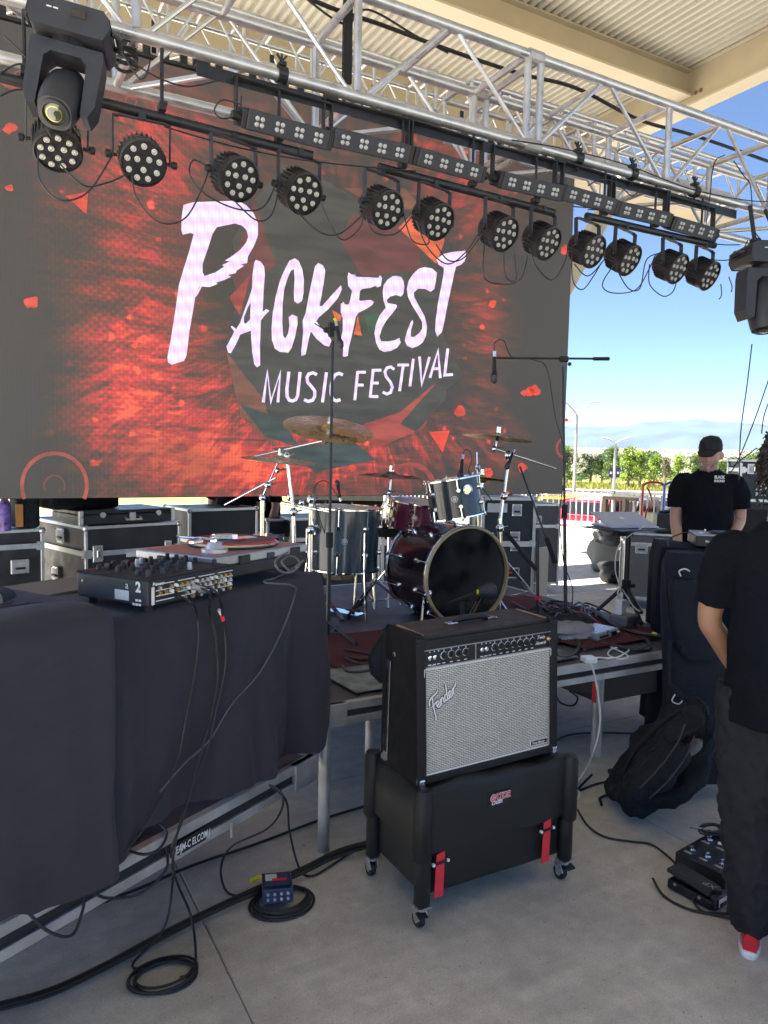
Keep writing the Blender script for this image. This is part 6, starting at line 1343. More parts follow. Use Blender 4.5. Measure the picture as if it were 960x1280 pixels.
for i in range(3):
    for j in range(2): MB().box(P_(.70+.05*i, .045, pc.z+.10+.05*j), (.035, .006, .035), R(-42)).build('button', 'whiteprint', rk)
cable([P_(.35, .2, pc.z+.24), P_(.5, .15, pc.z+.26), P_(.6, .25, pc.z+.255), P_(.75, .15, pc.z+.26), P_(.9, .2, pc.z+.25)], .02, 'bundle of dark cables piled on the rack mixer')
# grey canvas bag on the floor
def soft(name, label, cat, c, rx, ry, rz, m_, seed, flat_=.3, rot=0):
    rd = random.Random(seed); b = MB(); n, h = 28, 16; vs = []; fs = []; ph = [rd.uniform(0, 6.28) for _ in range(8)]
    for j in range(h+1):
        for i in range(n):
            a = 2*pi*i/n; p = pi*j/h; k = 1+.10*sin(a*2+ph[0])*sin(p)+.08*sin(a*3+p*4+ph[1])+.05*sin(a*7+p*3+ph[2])+.04*sin(p*9+a*2+ph[3])
            x, y, z = sin(p)*cos(a), sin(p)*sin(a), cos(p); q = 1/(abs(x)**3+abs(y)**3+abs(z)**3)**(1/3)
            v = V((x*rx*k*q, y*ry*k*q, z*rz*k*q)); v = Matrix.Rotation(rot, 3, 'Z') @ v; v.z = max(v.z, -rz*.95); vs.append(V(c)+v)
    for j in range(h):
        for i in range(n): fs.append((j*n+i, (j+1)*n+i, (j+1)*n+(i+1) % n, j*n+(i+1) % n))
    return b.add(vs, fs).build(name, m_, smooth=True) if cat is None else tag(b.add(vs, fs).build(name, m_, smooth=True), label, cat)
g = PZ(765, 714, 0); soft('canvas_bag', 'pale grey canvas bag slumped on the concrete before the fence', 'bag', (g.x, g.y, .24), .30, .28, .25, 'greybag', 4, rot=-.5)
g2 = PW(775, 668, 10.0); soft('dark_bag', 'dark bag lying on top of the grey canvas bag', 'bag', (g2.x, g2.y, .60), .34, .25, .16, 'housing', 6, rot=-.4)
g2 = PW(782, 700, 9.7); soft('dark_bag', 'black bag bottom right of the grey canvas bag', 'bag', (g2.x, g2.y, .13), .30, .25, .14, 'matte', 9, rot=-.4)
# hand trucks
def hand_truck(u, m_, label, dep):
    a = PW(u-12, 603, dep); zt = a.z; X = rgt.copy(); X.z = 0; X.normalize(); Yv = V((-X.y, X.x, 0)); w_ = .27; O = V((a.x, a.y, 0)); t = thing('hand_truck', label, 'hand truck', O)
    o = MB().tube(spline([O+V((0, 0, .25)), O+V((0, 0, zt-.12)), O+X*.015+V((0, 0, zt-.03)), O+X*.08+V((0, 0, zt)), O+X*(w_-.08)+V((0, 0, zt)), O+X*(w_-.015)+V((0, 0, zt-.03)), O+X*w_+V((0, 0, zt-.12)), O+X*w_+V((0, 0, .25))], 6), .016, 8).build('frame', m_, t, smooth=True)
    MB().tube(spline([O+X*.05+V((0, 0, zt-.06)), O+X*.10+V((0, 0, zt-.16)), O+X*.12+V((0, 0, zt-.3)), O+X*.05+V((0, 0, zt-.40)), O+X*.05+V((0, 0, .3))], 6), .012, 8).build('handle_loop', m_, t, smooth=True)
    MB().box(O+X*w_/2-Yv*.1+V((0, 0, .02)), (w_+.1, .25, .01), math.atan2(X.y, X.x)).build('toe_plate', m_, t)
    for s in (-.06, w_+.06): MB().cyl(O+X*s+Yv*.08+V((0, 0, .12)), O+X*(s+.04)+Yv*.08+V((0, 0, .12)), .12, n=18).build('wheel', 'matte', t)
hand_truck(816, 'redpaint', 'red hand truck standing left of the capped man', 9.2); hand_truck(843, 'bluepaint', 'blue hand truck right beside the capped man', 9.0)
# small case at the right behind the curly haired man
ps = PW(924, 626, 7.2); t, P_, X, Yv = road_case('small dark road case with white stencilled letters behind the curly hair', (ps.x, ps.y), R(-38), .45, .4, .40, .10, z0=ps.z, lam='case_teal', latches=[('f', .13, .31, .15, .10, 'latch')])
for i, s_ in enumerate(('PRO', 'AUDIO', 'BOX')): text(s_, .06 if i == 1 else .045, 'whiteprint', P_(.14, -.012, .16-.052*i), X, (0, 0, 1), parent=t, bold=.04)
st_ = thing('equipment_stack', 'black cabinet carrying the small stencilled road case', 'cabinet', P_(0, 0, 0)); MB().box(P_(.18, .2, -ps.z/2-.01), (.62, .5, ps.z-.03), R(-38)).build('body', 'black', st_, bevel=.01); MB().box(P_(.18, -.055, -.2), (.5, .008, .25), R(-38)).build('front_panel', 'matte', st_)
# ------------------------------------------------------------------ draped stand at right with its player
def draped():
    d = 4.15; a = PW(826, 684, d); X = V((cos(R(-43)), sin(R(-43)), 0)); Yv = V((-X.y, X.x, 0)); zt = a.z; O = V((a.x, a.y, 0)); W_, D_ = .46, .50
    path = []; nr = []
    for (p, q, n_, k) in ((O+Yv*D_, O, -X, 12), (O, O+X*W_, -Yv, 14), (O+X*W_, O+X*W_+Yv*D_, X, 12)):
        for i in range(k): path.append(p.lerp(q, i/(k-1)*.94+.03)); nr.append(n_)
    N_ = len(path); vs = []; fs = []; c = O+X*W_/2+Yv*D_/2
    for k in (1, .5): 
        for p in path: q = p.lerp(c, k); vs.append((q.x, q.y, zt+.004))
    for p, n_ in zip(path, nr): q = p-n_*.01; vs.append((q.x, q.y, zt))
    for j in range(1, 13):
        t_ = j/12
        for i, (p, n_) in enumerate(zip(path, nr)): q = p+n_*(.016*sin(i*.9)*t_+.008*sin(i*2.3+t_*3)*t_+.01); vs.append((q.x, q.y, zt-.015-(zt-.04)*t_))
    for r_ in range(14):
        for i in range(N_-1): fs.append((r_*N_+i, (r_+1)*N_+i, (r_+1)*N_+i+1, r_*N_+i+1))
    tag(MB().add(vs, fs).build('draped_stand', 'cloth2', smooth=True, fix=True), 'equipment stand draped in black cloth carrying the silver media player', 'draped stand')
    t = thing('media_player', 'silver topped disc player on the black draped stand', 'player', c+V((0, 0, zt))); P2 = lambda x, y, z: O+X*x+Yv*y+V((0, 0, zt+.008+z)); a_ = R(-43)
    MB().box(P2(.33, .15, .035), (.30, .30, .06), a_).build('body', 'black', t, bevel=.006); MB().box(P2(.33, .15, .068), (.29, .29, .006), a_).build('top_plate', 'silver', t, bevel=.002)
    MB().lathe(P2(.36, .12, .072), (0, 0, 1), [(0, .012), (.085, .012), (.095, 0)], 32).build('jog_wheel', 'black', t, smooth=True); MB().box(P2(.33, .26, .075), (.12, .05, .012), a_).build('screen', 'glassdark', t); MB().lathe(P2(.22, .1, .072), (0, 0, 1), [(0, .006), (.014, .006), (.014, 0)], 14).build('button', 'white', t)
    text('Pioneer DJ', .018, 'whiteprint', P2(.23, -.0035, .03), X, (0, 0, 1), parent=t, bold=.03)
    cable([P2(.3, .3, .02), P2(.18, .25, .06), P2(.06, .15, .02), P2(.05, -.02, -.05), P2(.03, -.03, -.2), P2(.06, -.04, -.35)], .004, 'thin black lead looping over the black draped stand')
draped()
# ------------------------------------------------------------------ laptop on its stand
def laptop():
    d = 3.92; f = PZ(781, 772, DZ); d = (f-EYEP).dot(fwd); c = PW(779, 664, d)
    t = thing('laptop_stand', 'black tripod stand with a flat shelf under the laptop', 'stand', f)
    MB().cyl((f.x, f.y, DZ+.12), (f.x, f.y, c.z), .017, n=12).build('pole', 'blackmetal', t, smooth=True); MB().cyl((f.x, f.y, DZ+.16), (f.x, f.y, DZ+.24), .028, n=12).build('collar', 'matte', t, bevel=.004)
    for a in (2.4, 4.4, .2): e_ = V((f.x+cos(a)*.19, f.y+sin(a)*.19, DZ+.012)); o = MB().cyl((f.x, f.y, DZ+.21), e_, .012, n=8).build('leg', 'blackmetal', t); MB().ball(e_, .015, 8).build('rubber_foot', 'matte', o)
    MB().cyl((f.x+.02, f.y, DZ+.2), (f.x+.06, f.y-.01, DZ+.2), .012, n=8).build('knob', 'matte', t)
    ang = R(-24); X = V((cos(ang), sin(ang), 0)); Yv = V((-X.y, X.x, 0)); O = PW(741, 640, d*1.0); zt = c.z+.02
    MB().box((c.x-.0, c.y, zt), (.42, .32, .008), ang+R(28)).build('shelf', 'blackmetal', t, bevel=.002); MB().box((c.x, c.y, zt-.025), (.10, .08, .045), ang).build('bracket', 'matte', t)
    l = thing('laptop', 'silver laptop half open on the black tripod stand', 'laptop', (c.x, c.y, zt+.01))
    A, B, C_, D_ = PW(742, 650, d*1.02), PW(770, 641, d*1.03), PW(826, 646, d*1.0), PW(796, 659, d*.97)
    zb = zt+.012; a2 = ang+R(10); Xl = V((cos(a2), sin(a2), 0)); Yl = V((-Xl.y, Xl.x, 0)); ctr = V((c.x+.03, c.y+.02, zb))
    MB().box(ctr, (.34, .235, .012), a2).build('base', 'silverl', l, bevel=.003)
    q = Matrix.Rotation(a2, 3, 'Z') @ Matrix.Rotation(R(17), 3, 'X')
    lc = ctr+Yl*.03+V((0, 0, .042)); ld = MB().box(lc, (.34, .23, .006), q).build('lid', 'silverl', l, bevel=.003); MB().lathe(lc+V((0, 0, .0045)), q @ V((0, 0, 1)), [(0, 0), (.016, 0)], 16).build('emblem', 'white', ld)
    cable([ctr-Yl*.12+Xl*.02, ctr-Yl*.17+Xl*.02+V((0, 0, .01)), PW(775, 680, d*.97), PW(769, 710, d*.97), PW(776, 738, d*.97), PW(780, 765, d*.96), PZ(776, 782, DZ+.01)], .0035, 'white laptop lead hanging down past the tripod stand', 'whitecable')
laptop()
# ------------------------------------------------------------------ people
CT = bpy.data.textures.new('folds', 'CLOUDS'); CT.noise_scale = .10; CT.noise_depth = 2
CT2 = bpy.data.textures.new('creases', 'CLOUDS'); CT2.noise_scale = .045; CT2.noise_depth = 1
def soften(o, vox, it=2, disp=0.):
    r = o.modifiers.new('skin', 'REMESH'); r.mode = 'VOXEL'; r.voxel_size = vox; r.use_smooth_shade = True
    s = o.modifiers.new('smooth', 'SMOOTH'); s.factor = .5; s.iterations = it
    if disp: d = o.modifiers.new('folds', 'DISPLACE'); d.texture = CT; d.strength = disp; d.mid_level = .5; d.texture_coords = 'LOCAL'
def figure(label, O, facing, h, armL, armR, shirt='shirt', trousers='jeans', skin='skin', shoe='matte', hair=None, stance=.10, head_yaw=0, head_nod=0, legs=True, loose=1.0, vox=.011, sleeve=.42, baggy=1., hem=.98, shoulder=.19, belly=1.0, fshift=0., drop=0., wid=1., slw=1.):
    # local frame: x = the figure's left, y = the way it faces, z up, for a height of 1.75 m
    k = h/1.75; F = V((cos(facing), sin(facing), 0)); Sd = V((-F.y, F.x, 0)); O = V(O); Z = V((0, 0, 1))
    T = lambda p: O+(Sd*p[0]*wid+F*p[1]+Z*p[2])*k
    Dv = lambda p: (Sd*p[0]*wid+F*p[1]+Z*p[2])*k
    t = thing('person', label, 'person', O)
    b = MB(); R_ = lambda mb, rows, n=20, pw=2.2: mb.loft([(T(c), Dv((a, 0, 0)), Dv((0, d, 0))) for c, a, d in rows], n, pw)
    R_(b, [((0, 0, .86), .145, .10), ((0, 0, .95), .155, .11*belly), ((0, .01, 1.08), .14*belly**.5, .105*belly), ((0, .01, 1.25), .155, .11), ((0, 0, 1.38), .16, .10), ((0, -.01, 1.44), .12, .075), ((0, -.01, 1.47), .06, .055)])
    R_(b, [((0, -.012, 1.42), .062, .058), ((0, 0, 1.50), .055, .056), ((0, .012, 1.56), .056, .062)])
    # head
    q = Matrix.Rotation(head_yaw, 3, 'Z') @ Matrix.Rotation(-head_nod, 3, 'X'); hc = V((0, .012, 1.635-drop))
    Hh = lambda p: T(hc+q @ V(p)); Hd = lambda p: Dv(q @ V(p))
    rows = [(-.105, .018, .022, .045), (-.095, .035, .045, .035), (-.06, .058, .070, .018), (-.02, .070, .088, .006), (.03, .076, .096, 0), (.07, .072, .090, -.004), (.10, .052, .066, -.006), (.118, .018, .025, -.006)]
    b.loft([(Hh((0, yy, z)), Hd((a, 0, 0)), Hd((0, d, 0))) for z, a, d, yy in rows], 22, 2.1)
    b.loft([(Hh((0, .088, .018)), Hd((.008, 0, 0)), Hd((0, .010, 0))), (Hh((0, .103, -.018)), Hd((.013, 0, 0)), Hd((0, .014, 0))), (Hh((0, .094, -.03)), Hd((.014, 0, 0)), Hd((0, .010, 0)))], 10)  # nose
    b.ball(Hh((0, .082, -.052)), .02*k, 10, (1, .6, .5)); b.ball(Hh((0, .078, -.085)), .022*k, 10)
    for s in (-1, 1):
        b.ball(Hh((s*.028, .080, .022)), .016*k, 8, (1.2, .7, .6)); b.ball(Hh((s*.045, .060, -.02)), .024*k, 8)
        b.ball(Hh((s*.080, -.005, -.012)), .026*k, 8, (.45, .8, 1.2))
    def limb(mb, pts, rs, n=12): mb.tube(spline([T(p) for p in pts], 5), 1, n, rs=None if rs is None else spl(rs, len(pts), 5))
    def spl(rs, n_, m_):
        o = []
        for i in range(n_-1):
            for j in range(m_): u = j/m_; o.append((rs[i]*(1-u)+rs[i+1]*u)*k)
        return o+[rs[-1]*k]
    for sh, el, wr, curl in (armL, armR):
        limb(b, [sh, V(sh).lerp(V(el), .5), el, V(el).lerp(V(wr), .4), wr], [.052, .048, .040, .040, .027])
        dr = (V(wr)-V(el)).normalized(); pc = V(wr)+dr*.045; sd = dr.cross(V((0, 1, 0))); sd = sd.normalized() if sd.length > .1 else V((1, 0, 0)); up_ = sd.cross(dr)
        b.loft([(T(V(wr)-dr*.01), Dv(sd*.026), Dv(up_*.02)), (T(V(wr)+dr*.03), Dv(sd*.036), Dv(up_*.017)), (T(V(wr)+dr*.085), Dv(sd*.040), Dv(up_*.014)), (T(V(wr)+dr*.095), Dv(sd*.034), Dv(up_*.010))], 12)
        for fi, (off, ln) in enumerate(((-.030, .062), (-.010, .074), (.010, .070), (.029, .055))):
            p0 = V(wr)+dr*.085+sd*off; p1 = p0+dr*ln*.5+up_*curl*ln*.2; p2 = p1+dr*ln*.35+up_*curl*ln*.45; b.tube([T(p0), T(p1), T(p2)], 1, 6, rs=[.0098*k, .009*k, .0078*k])
        p0 = V(wr)+dr*.025+sd*-.028; b.tube([T(p0), T(p0+dr*.03+sd*-.022), T(p0+dr*.062+sd*-.022+up_*.012)], 1, 6, rs=[.013*k, .011*k, .009*k])
    if legs:
        for s in (-1, 1): limb(b, [(s*.085, 0, .90), (s*(.085+stance*.3)+fshift*.5, .01, .50), (s*(.07+stance*.5)+fshift, 0, .09)], [.075, .055, .038])
    o = b.build('body', skin, t, fix=True); soften(o, vox, 2)
    # eyes and brows
    for s in (-1, 1):
        MB().ball(Hh((s*.029, .0925, .018)), .0085*k, 10, (1.2, .7, .7)).build('eye', 'white', o, smooth=True); MB().ball(Hh((s*.029, .0985, .017)), .0042*k, 8).build('iris', 'black', o)
        MB().box(Hh((s*.03, .096, .034)), (.028*k, .008*k, .006*k), math.atan2(Sd.y, Sd.x)).build('eyebrow', 'hair' if hair else 'beard', o)
    MB().box(Hh((0, .1015, -.055)), (.036*k, .006*k, .005*k), math.atan2(Sd.y, Sd.x)).build('mouth', 'lip', o, bevel=.001)
    # shirt
    c = MB(); L_ = loose
    R_(c, [((0, 0, hem-.13), .178*L_*belly**.5, .128*L_*belly), ((0, .005, hem), .180*L_*belly**.5, .132*L_*belly), ((0, .012, 1.12), .172*L_*belly**.4, .13*L_*belly), ((0, .01, 1.26), .178*L_, .125*L_), ((0, 0, 1.37), .182, .112), ((0, -.01, 1.43), .145, .085), ((0, -.01, 1.465), .085, .068), ((0, -.008, 1.478), .070, .064)], 26, 2.4)
    for sh, el, wr, _ in (armL, armR):
        e2 = V(sh).lerp(V(el), min(1, sleeve*2)); limb(c, [V(sh)+V((-.07 if sh[0] > 0 else .07, 0, -.005)), V(sh)+V((-.015 if sh[0] > 0 else .015, 0, -.012)), V(sh).lerp(e2, .5)+V((.004 if sh[0] > 0 else -.004, 0, 0)), e2], [.058, .066, .067*slw, .072*slw if sleeve < .9 else .05], 14)
        if sleeve > .9: limb(c, [el, wr], [.055, .042], 12)
    sh_ = c.build('shirt', shirt, t, fix=True); soften(sh_, vox*1.05, 3, .022); d2 = sh_.modifiers.new('creases', 'DISPLACE'); d2.texture = CT2; d2.strength = .008; d2.mid_level = .5; d2.texture_coords = 'LOCAL'
    # trousers
    if legs:
        p = MB(); R_(p, [((0, 0, .80), .165, .118), ((0, 0, .90), .170, .122), ((0, 0, 1.0), .155, .112)], 22, 2.3)
        for s in (-1, 1): limb(p, [(s*.085, 0, .92), (s*(.088+stance*.15)+fshift*.25, .005, .70), (s*(.085+stance*.3)+fshift*.5, .012, .48), (s*(.078+stance*.4)+fshift*.8, .0, .25), (s*(.07+stance*.5)+fshift, -.005, .07)], [.098*baggy**.4, .094*baggy, .078*baggy, .074*baggy, .060*baggy**.3], 16)
        p_ = p.build('trousers', trousers, t, fix=True); soften(p_, vox*1.05, 3, .03); d2 = p_.modifiers.new('creases', 'DISPLACE'); d2.texture = CT2; d2.strength = .030; d2.mid_level = .5; d2.texture_coords = 'LOCAL'
        for s in (-1, 1):
            f = MB(); x = s*(.07+stance*.5)+fshift
            f.loft([(T((x, -.075, .045)), Dv((.028, 0, 0)), Dv((0, 0, .040))), (T((x, -.045, .055)), Dv((.038, 0, 0)), Dv((0, 0, .052))), (T((x, .03, .060)), Dv((.042, 0, 0)), Dv((0, 0, .056))), (T((x+s*.006, .11, .042)), Dv((.048, 0, 0)), Dv((0, 0, .040))), (T((x+s*.006, .175, .034)), Dv((.042, 0, 0)), Dv((0, 0, .030))), (T((x, .20, .03)), Dv((.022, 0, 0)), Dv((0, 0, .02)))], 18, 2.6)
            so_ = f.build('shoe', shoe, t, smooth=True, fix=True)
            g_ = MB().loft([(T((x+s*.003, .06, zz)), Dv((.048*w_, 0, 0)), Dv((0, .147*w_, 0))) for zz, w_ in ((.0, .97), (.004, 1), (.022, 1), (.026, .97))], 24, 3).build('sole', 'white' if shoe == 'shoe' else 'matte', so_, smooth=True, fix=True)
    return t, T, Hh, Hd, k, o, sh_
# the capped man
d = 5.6; O = PW(883, 660, d); O.z = 0; ztop = PW(882, 545.5, d).z; rr_ = ray(883, 640); face = math.atan2(-rr_.y, -rr_.x)
fig, T, Hh, Hd, k, body, shirt_ = figure('man in a black cap and black t-shirt standing behind the media player', O, face+R(4), ztop*1.75/1.712, ((.205, -.01, 1.39), (.235, -.04, 1.13), (.17, .16, 1.00), .5), ((-.205, -.01, 1.39), (-.225, .02, 1.12), (-.20, .16, .92), .6), head_yaw=R(14), head_nod=R(12), drop=.05, belly=1.08, loose=1.0, wid=.94, sleeve=.36, shoe='matte', vox=.010)
cp = MB(); cp.loft([(Hh((0, yy, z)), Hd((a, 0, 0)), Hd((0, dd, 0))) for z, a, dd, yy in ((.028, .083, .104, 0), (.06, .084, .106, 0), (.095, .076, .094, -.004), (.118, .056, .068, -.006), (.130, .02, .025, -.006))], 26, 2.1)
c_ = cp.build('cap', 'cap', fig, smooth=True, fix=True); br = MB(); br.loft([(Hh((0, .07, .040)), Hd((.072, 0, 0)), Hd((0, .01, .006))), (Hh((0, .13, .040)), Hd((.072, 0, 0)), Hd((0, .01, .007))), (Hh((0, .180, .018)), Hd((.045, 0, 0)), Hd((0, .006, .005)))], 16); br.build('brim', 'cap', c_, smooth=True, fix=True)

sm_ = MB()
for i in range(260):
    a = random.uniform(-1.15, 1.15); z = random.uniform(-.10, -.035); p = V((sin(a)*.064, .030+cos(a)*.056, z))
    if abs(p.x) < .022 and z > -.062: continue
    sm_.tube([Hh(p), Hh(p+V((p.x*.12, .010, -.008)))], .0014, 4)
sm_.build('beard', 'beard', body)
tp = T((.085, .142, 1.30)); Xs = V((cos(face+R(4)-pi/2), sin(face+R(4)-pi/2), 0))*-1; Xs = rgt.copy(); Xs.z = 0; Xs.normalize()
lp = PW(893, 598, d-.172)
text('BLACK', .030, 'whiteprint', lp, Xs, (0, 0, 1), name='chest_print', parent=shirt_, bold=.05, sx=.8); text('SOUND', .024, 'whiteprint', lp-V((0, 0, .026)), Xs, (0, 0, 1), name='chest_print', parent=shirt_, bold=.05, sx=.9)
# the man at the right edge, seen from behind
d = 2.45; O = PW(946, 1152, d); O.z = 0; zt = PW(985, 537, d).z; rr_ = ray(985, 640); face2 = math.atan2(rr_.y, rr_.x)
fig2, T2, Hh2, Hd2, k2, body2, sh2 = figure('man with dark curly hair, black t-shirt and red sneakers at the right edge', O, face2, zt-.03, ((.215, 0, 1.385), (.268, .03, 1.12), (.17, .17, .93), .5), ((-.215, 0, 1.385), (-.25, .03, 1.11), (-.14, .25, 1.02), .5), trousers='pants', skin='skin2', shoe='shoe', hair=True, stance=.10, fshift=-.10, loose=1.06, wid=.76, slw=.92, sleeve=.40, baggy=1.12, hem=.93, vox=.009, head_nod=R(8))
def curls():
    rd = random.Random(12); b = MB()
    b.loft([(Hh2((0, yy, z)), Hd2((a, 0, 0)), Hd2((0, dd, 0))) for z, a, dd, yy in ((-.05, .072, .06, -.035), (.0, .088, .085, -.022), (.05, .094, .10, -.010), (.10, .085, .092, -.008), (.13, .055, .06, -.006), (.142, .02, .02, -.006))], 24)
    o = b.build('hair', 'hair', fig2, smooth=True, fix=True); d_ = o.modifiers.new('curl', 'DISPLACE'); d_.texture = CT; d_.strength = .03
    c = MB()
    for i in range(620):
        a = rd.uniform(0, 2*pi); z = rd.uniform(-.11, .14); rr = .098*(1-max(0, z/.17)**2)**.5
        if cos(a-pi/2) > .35 and z < .055: continue
        if z < -.05 and sin(a) > -.2: continue
        p = V((cos(a)*rr*.95, sin(a)*rr-.012, z)); n_ = V((cos(a), sin(a), .5+z*4)).normalized(); tg = n_.cross(V((0, 0, 1))).normalized(); bt = n_.cross(tg); pts = []; q0 = rd.uniform(0, 6.28); rc = rd.uniform(.007, .014); sgn = rd.choice((-1, 1)); ln = rd.uniform(.02, .045)
        for j in range(9): t = j/8; pts.append(Hh2(p+n_*(t*ln*.6)+(tg*cos(q0+sgn*t*6)+bt*sin(q0+sgn*t*6))*rc*(.4+t)-V((0, 0, t*.012))))
        c.tube(pts, .0022, 4)
    c.build('curls', 'hair', fig2, smooth=True)
curls()
# printed heel patch of the shoe, as plain colour shapes
hb_ = PW(938, 1146, d-.12)
# two people half hidden behind the screen
d = 6.9; O = PW(295, 700, d); O.z = 0; figure('person in black t-shirt and grey trousers with yellow lanyard, cut off by the screen', O, face+R(10), 1.74, ((.205, 0, 1.39), (.25, 0, 1.12), (.22, .05, .88), .4), ((-.205, 0, 1.39), (-.25, 0, 1.12), (-.2, .1, .9), .4), trousers='jeans', loose=1.05, vox=.016, hair=True)
ly = PW(292, 662, d-.2); t_ = MB().box(ly, (.02, .006, .12), 0).build('lanyard', 'yellow'); tag(t_, 'yellow lanyard hanging at the hip of the person behind the screen', 'lanyard')
O = PW(334, 700, 7.3); O.z = 0; figure('second person in light jeans behind the chrome post, cut off by the screen', O, face-R(40), 1.70, ((.205, 0, 1.39), (.25, 0, 1.12), (.22, .05, .88), .4), ((-.205, 0, 1.39), (-.25, 0, 1.12), (-.2, .1, .9), .4), trousers='jeanslight', loose=1.0, vox=.016, hair=True)
# ------------------------------------------------------------------ gig bag and backpack
def gig():
    t = thing('gig_bag', 'dark padded guitar bag leaning upright against the draped stand', 'guitar bag', PZ(858, 975, 0)); dt, db = 3.85, 3.52
    rows = [(858, 690, 22, 3.92), (858, 705, 29, 3.90), (860, 745, 33, 3.86), (863, 790, 35, 3.80), (868, 830, 38, 3.74), (874, 870, 44, 3.68), (878, 910, 50, 3.62), (880, 950, 50, 3.58), (880, 972, 42, 3.56)]
    b = MB(); X = rgt.copy(); X.z = 0; X.normalize(); Yv = V((-X.y, X.x, 0))
    b.loft([(PW(u, v, dd), X*(w_/928*dd), Yv*.075) for u, v, w_, dd in rows], 28, 3.2); o = b.build('body', 'bag', t, smooth=True, fix=True)
    for k, (u0, v0, u1, v1) in enumerate(((852, 742, 872, 724), (855, 775, 880, 752), (858, 800, 886, 778))): MB().tube([PW(u0, v0, 3.76), PW(u1, v1, 3.77)], .003, 5).build('seam', 'matte', o)
    MB().tube([PW(829+3*i, 700+34*i, 3.83-.02*i) for i in range(8)], .004, 6).build('zip', 'matte', o)
    h = MB(); h.tube(spline([PW(851, 720, 3.77), PW(849, 714, 3.76), PW(856, 711, 3.76), PW(862, 714, 3.77)], 4), .004, 6); h.build('hook', 'whitecable', o, smooth=True)
    MB().tube([PW(845, 749, 3.76), PW(847.5, 761, 3.755)], .006, 5).build('red_tab', 'redpaint', o)
    p = MB().loft([(PW(u, v, dd), X*(w_/928*dd), Yv*.05) for u, v, w_, dd in ((853, 724, 14, 3.80), (856, 735, 20, 3.77), (862, 775, 22, 3.74), (868, 812, 23, 3.70), (869, 822, 17, 3.70))], 22, 3.4).build('pocket', 'bag', o, smooth=True, fix=True)
    MB().tube(spline([PW(838, 800, 3.72), PW(836, 850, 3.6), PW(846, 862, 3.55), PW(856, 875, 3.5)], 5), .010, 6).build('strap', 'bag2', o)
    MB().tube(spline([PW(844, 868, 3.5), PW(840, 876, 3.5), PW(848, 880, 3.5), PW(853, 876, 3.5)], 4), .003, 6).build('ring', 'whitecable', o)
gig()
def backpack():
    c = PZ(822, 1004, 0); t = thing('backpack', 'black rucksack slumped against the guitar bag with a strap on the floor', 'backpack', c); X = rgt.copy(); X.z = 0; X.normalize(); Yv = V((-X.y, X.x, 0)); d = 3.38
    tilt = (X*.80+V((0, 0, 1))*.34+Yv*-.25)
    rows = [(800, 1006, 10, 3.34, .05), (806, 1000, 40, 3.34, .12), (812, 984, 56, 3.34, .165), (822, 962, 62, 3.36, .175), (834, 938, 54, 3.40, .165), (846, 914, 42, 3.44, .14), (856, 892, 30, 3.48, .11), (862, 876, 14, 3.50, .06)]
    def crumple(o_, lv, st, sc_=None):
        sb = o_.modifiers.new('s', 'SUBSURF'); sb.render_levels = lv; sb.levels = lv; dm = o_.modifiers.new('folds', 'DISPLACE'); dm.texture = CT; dm.strength = st; dm.mid_level = .5
    o = MB().loft([(PW(u, v, dd), tilt*(w_/928*dd), Yv*q) for u, v, w_, dd, q in rows], 30, 3.0).build('body', 'bag2', t, smooth=True, fix=True); crumple(o, 2, .10)
    p = MB().loft([(PW(u, v, dd), (X*.8+V((0, 0, 1))*.40)*(w_/928*dd), Yv*q) for u, v, w_, dd, q in ((800, 994, 14, 3.16, .04), (806, 984, 38, 3.14, .08), (818, 962, 42, 3.15, .09), (830, 940, 36, 3.18, .08), (838, 926, 16, 3.22, .05))], 24, 3.4).build('front_pocket', 'bag2', o, smooth=True, fix=True); crumple(p, 2, .06)
    p = MB().loft([(PW(u, v, dd), (X*.8+V((0, 0, 1))*.40)*(w_/928*dd), Yv*q) for u, v, w_, dd, q in ((846, 925, 12, 3.24, .04), (852, 915, 26, 3.23, .06), (860, 898, 28, 3.26, .06), (868, 882, 14, 3.30, .04))], 24, 3.4).build('side_pocket', 'bag2', o, smooth=True, fix=True); crumple(p, 2, .05)
    for pts in ([(800, 985), (822, 962), (846, 930), (856, 905)], [(812, 998), (836, 975), (858, 945), (868, 920)]): MB().tube(spline([PW(u, v, 3.03) for u, v in pts], 5), .0035, 6).build('zip', 'housing', o)
    MB().loft([(PW(872, 925, 3.28), X*.022, Yv*.02), (PW(868, 935, 3.26), X*.034, Yv*.02), (PW(862, 950, 3.26), X*.014, Yv*.02)], 12).build('grey_pocket_lining', 'greybag', o, smooth=True); MB().loft([(PW(862, 930, 3.27), X*.016, Yv*.012), (PW(856, 952, 3.25), X*.010, Yv*.012)], 10).build('red_lining', 'redlining', o)
    for k, pts in enumerate(([(776, 975), (790, 945), (806, 925), (826, 905), (850, 888)], [(764, 962), (774, 972), (790, 978), (806, 986)])): MB().tube(spline([PW(u, v, 3.33) for u, v in pts], 6), .012 if k == 0 else .008, 6).build('shoulder_strap', 'bag2', o, smooth=True)
    for (u, v) in ((764, 964), (767, 985)): MB().box(PW(u, v, 3.32), (.03, .02, .02)).build('buckle', 'matte', o, bevel=.004)
    MB().tube(spline([PZ(770, 990, .012), PZ(758, 994, .01), PZ(750, 998, .01), PZ(752, 1006, .01)], 5), .007, 5).build('strap_end', 'bag2', o); MB().tube(spline([PZ(740, 968, .03), PZ(722, 988, .01), PZ(745, 980, .01), PZ(770, 975, .03)], 6), .006, 5).build('strap', 'bag2', o, smooth=True)
backpack()
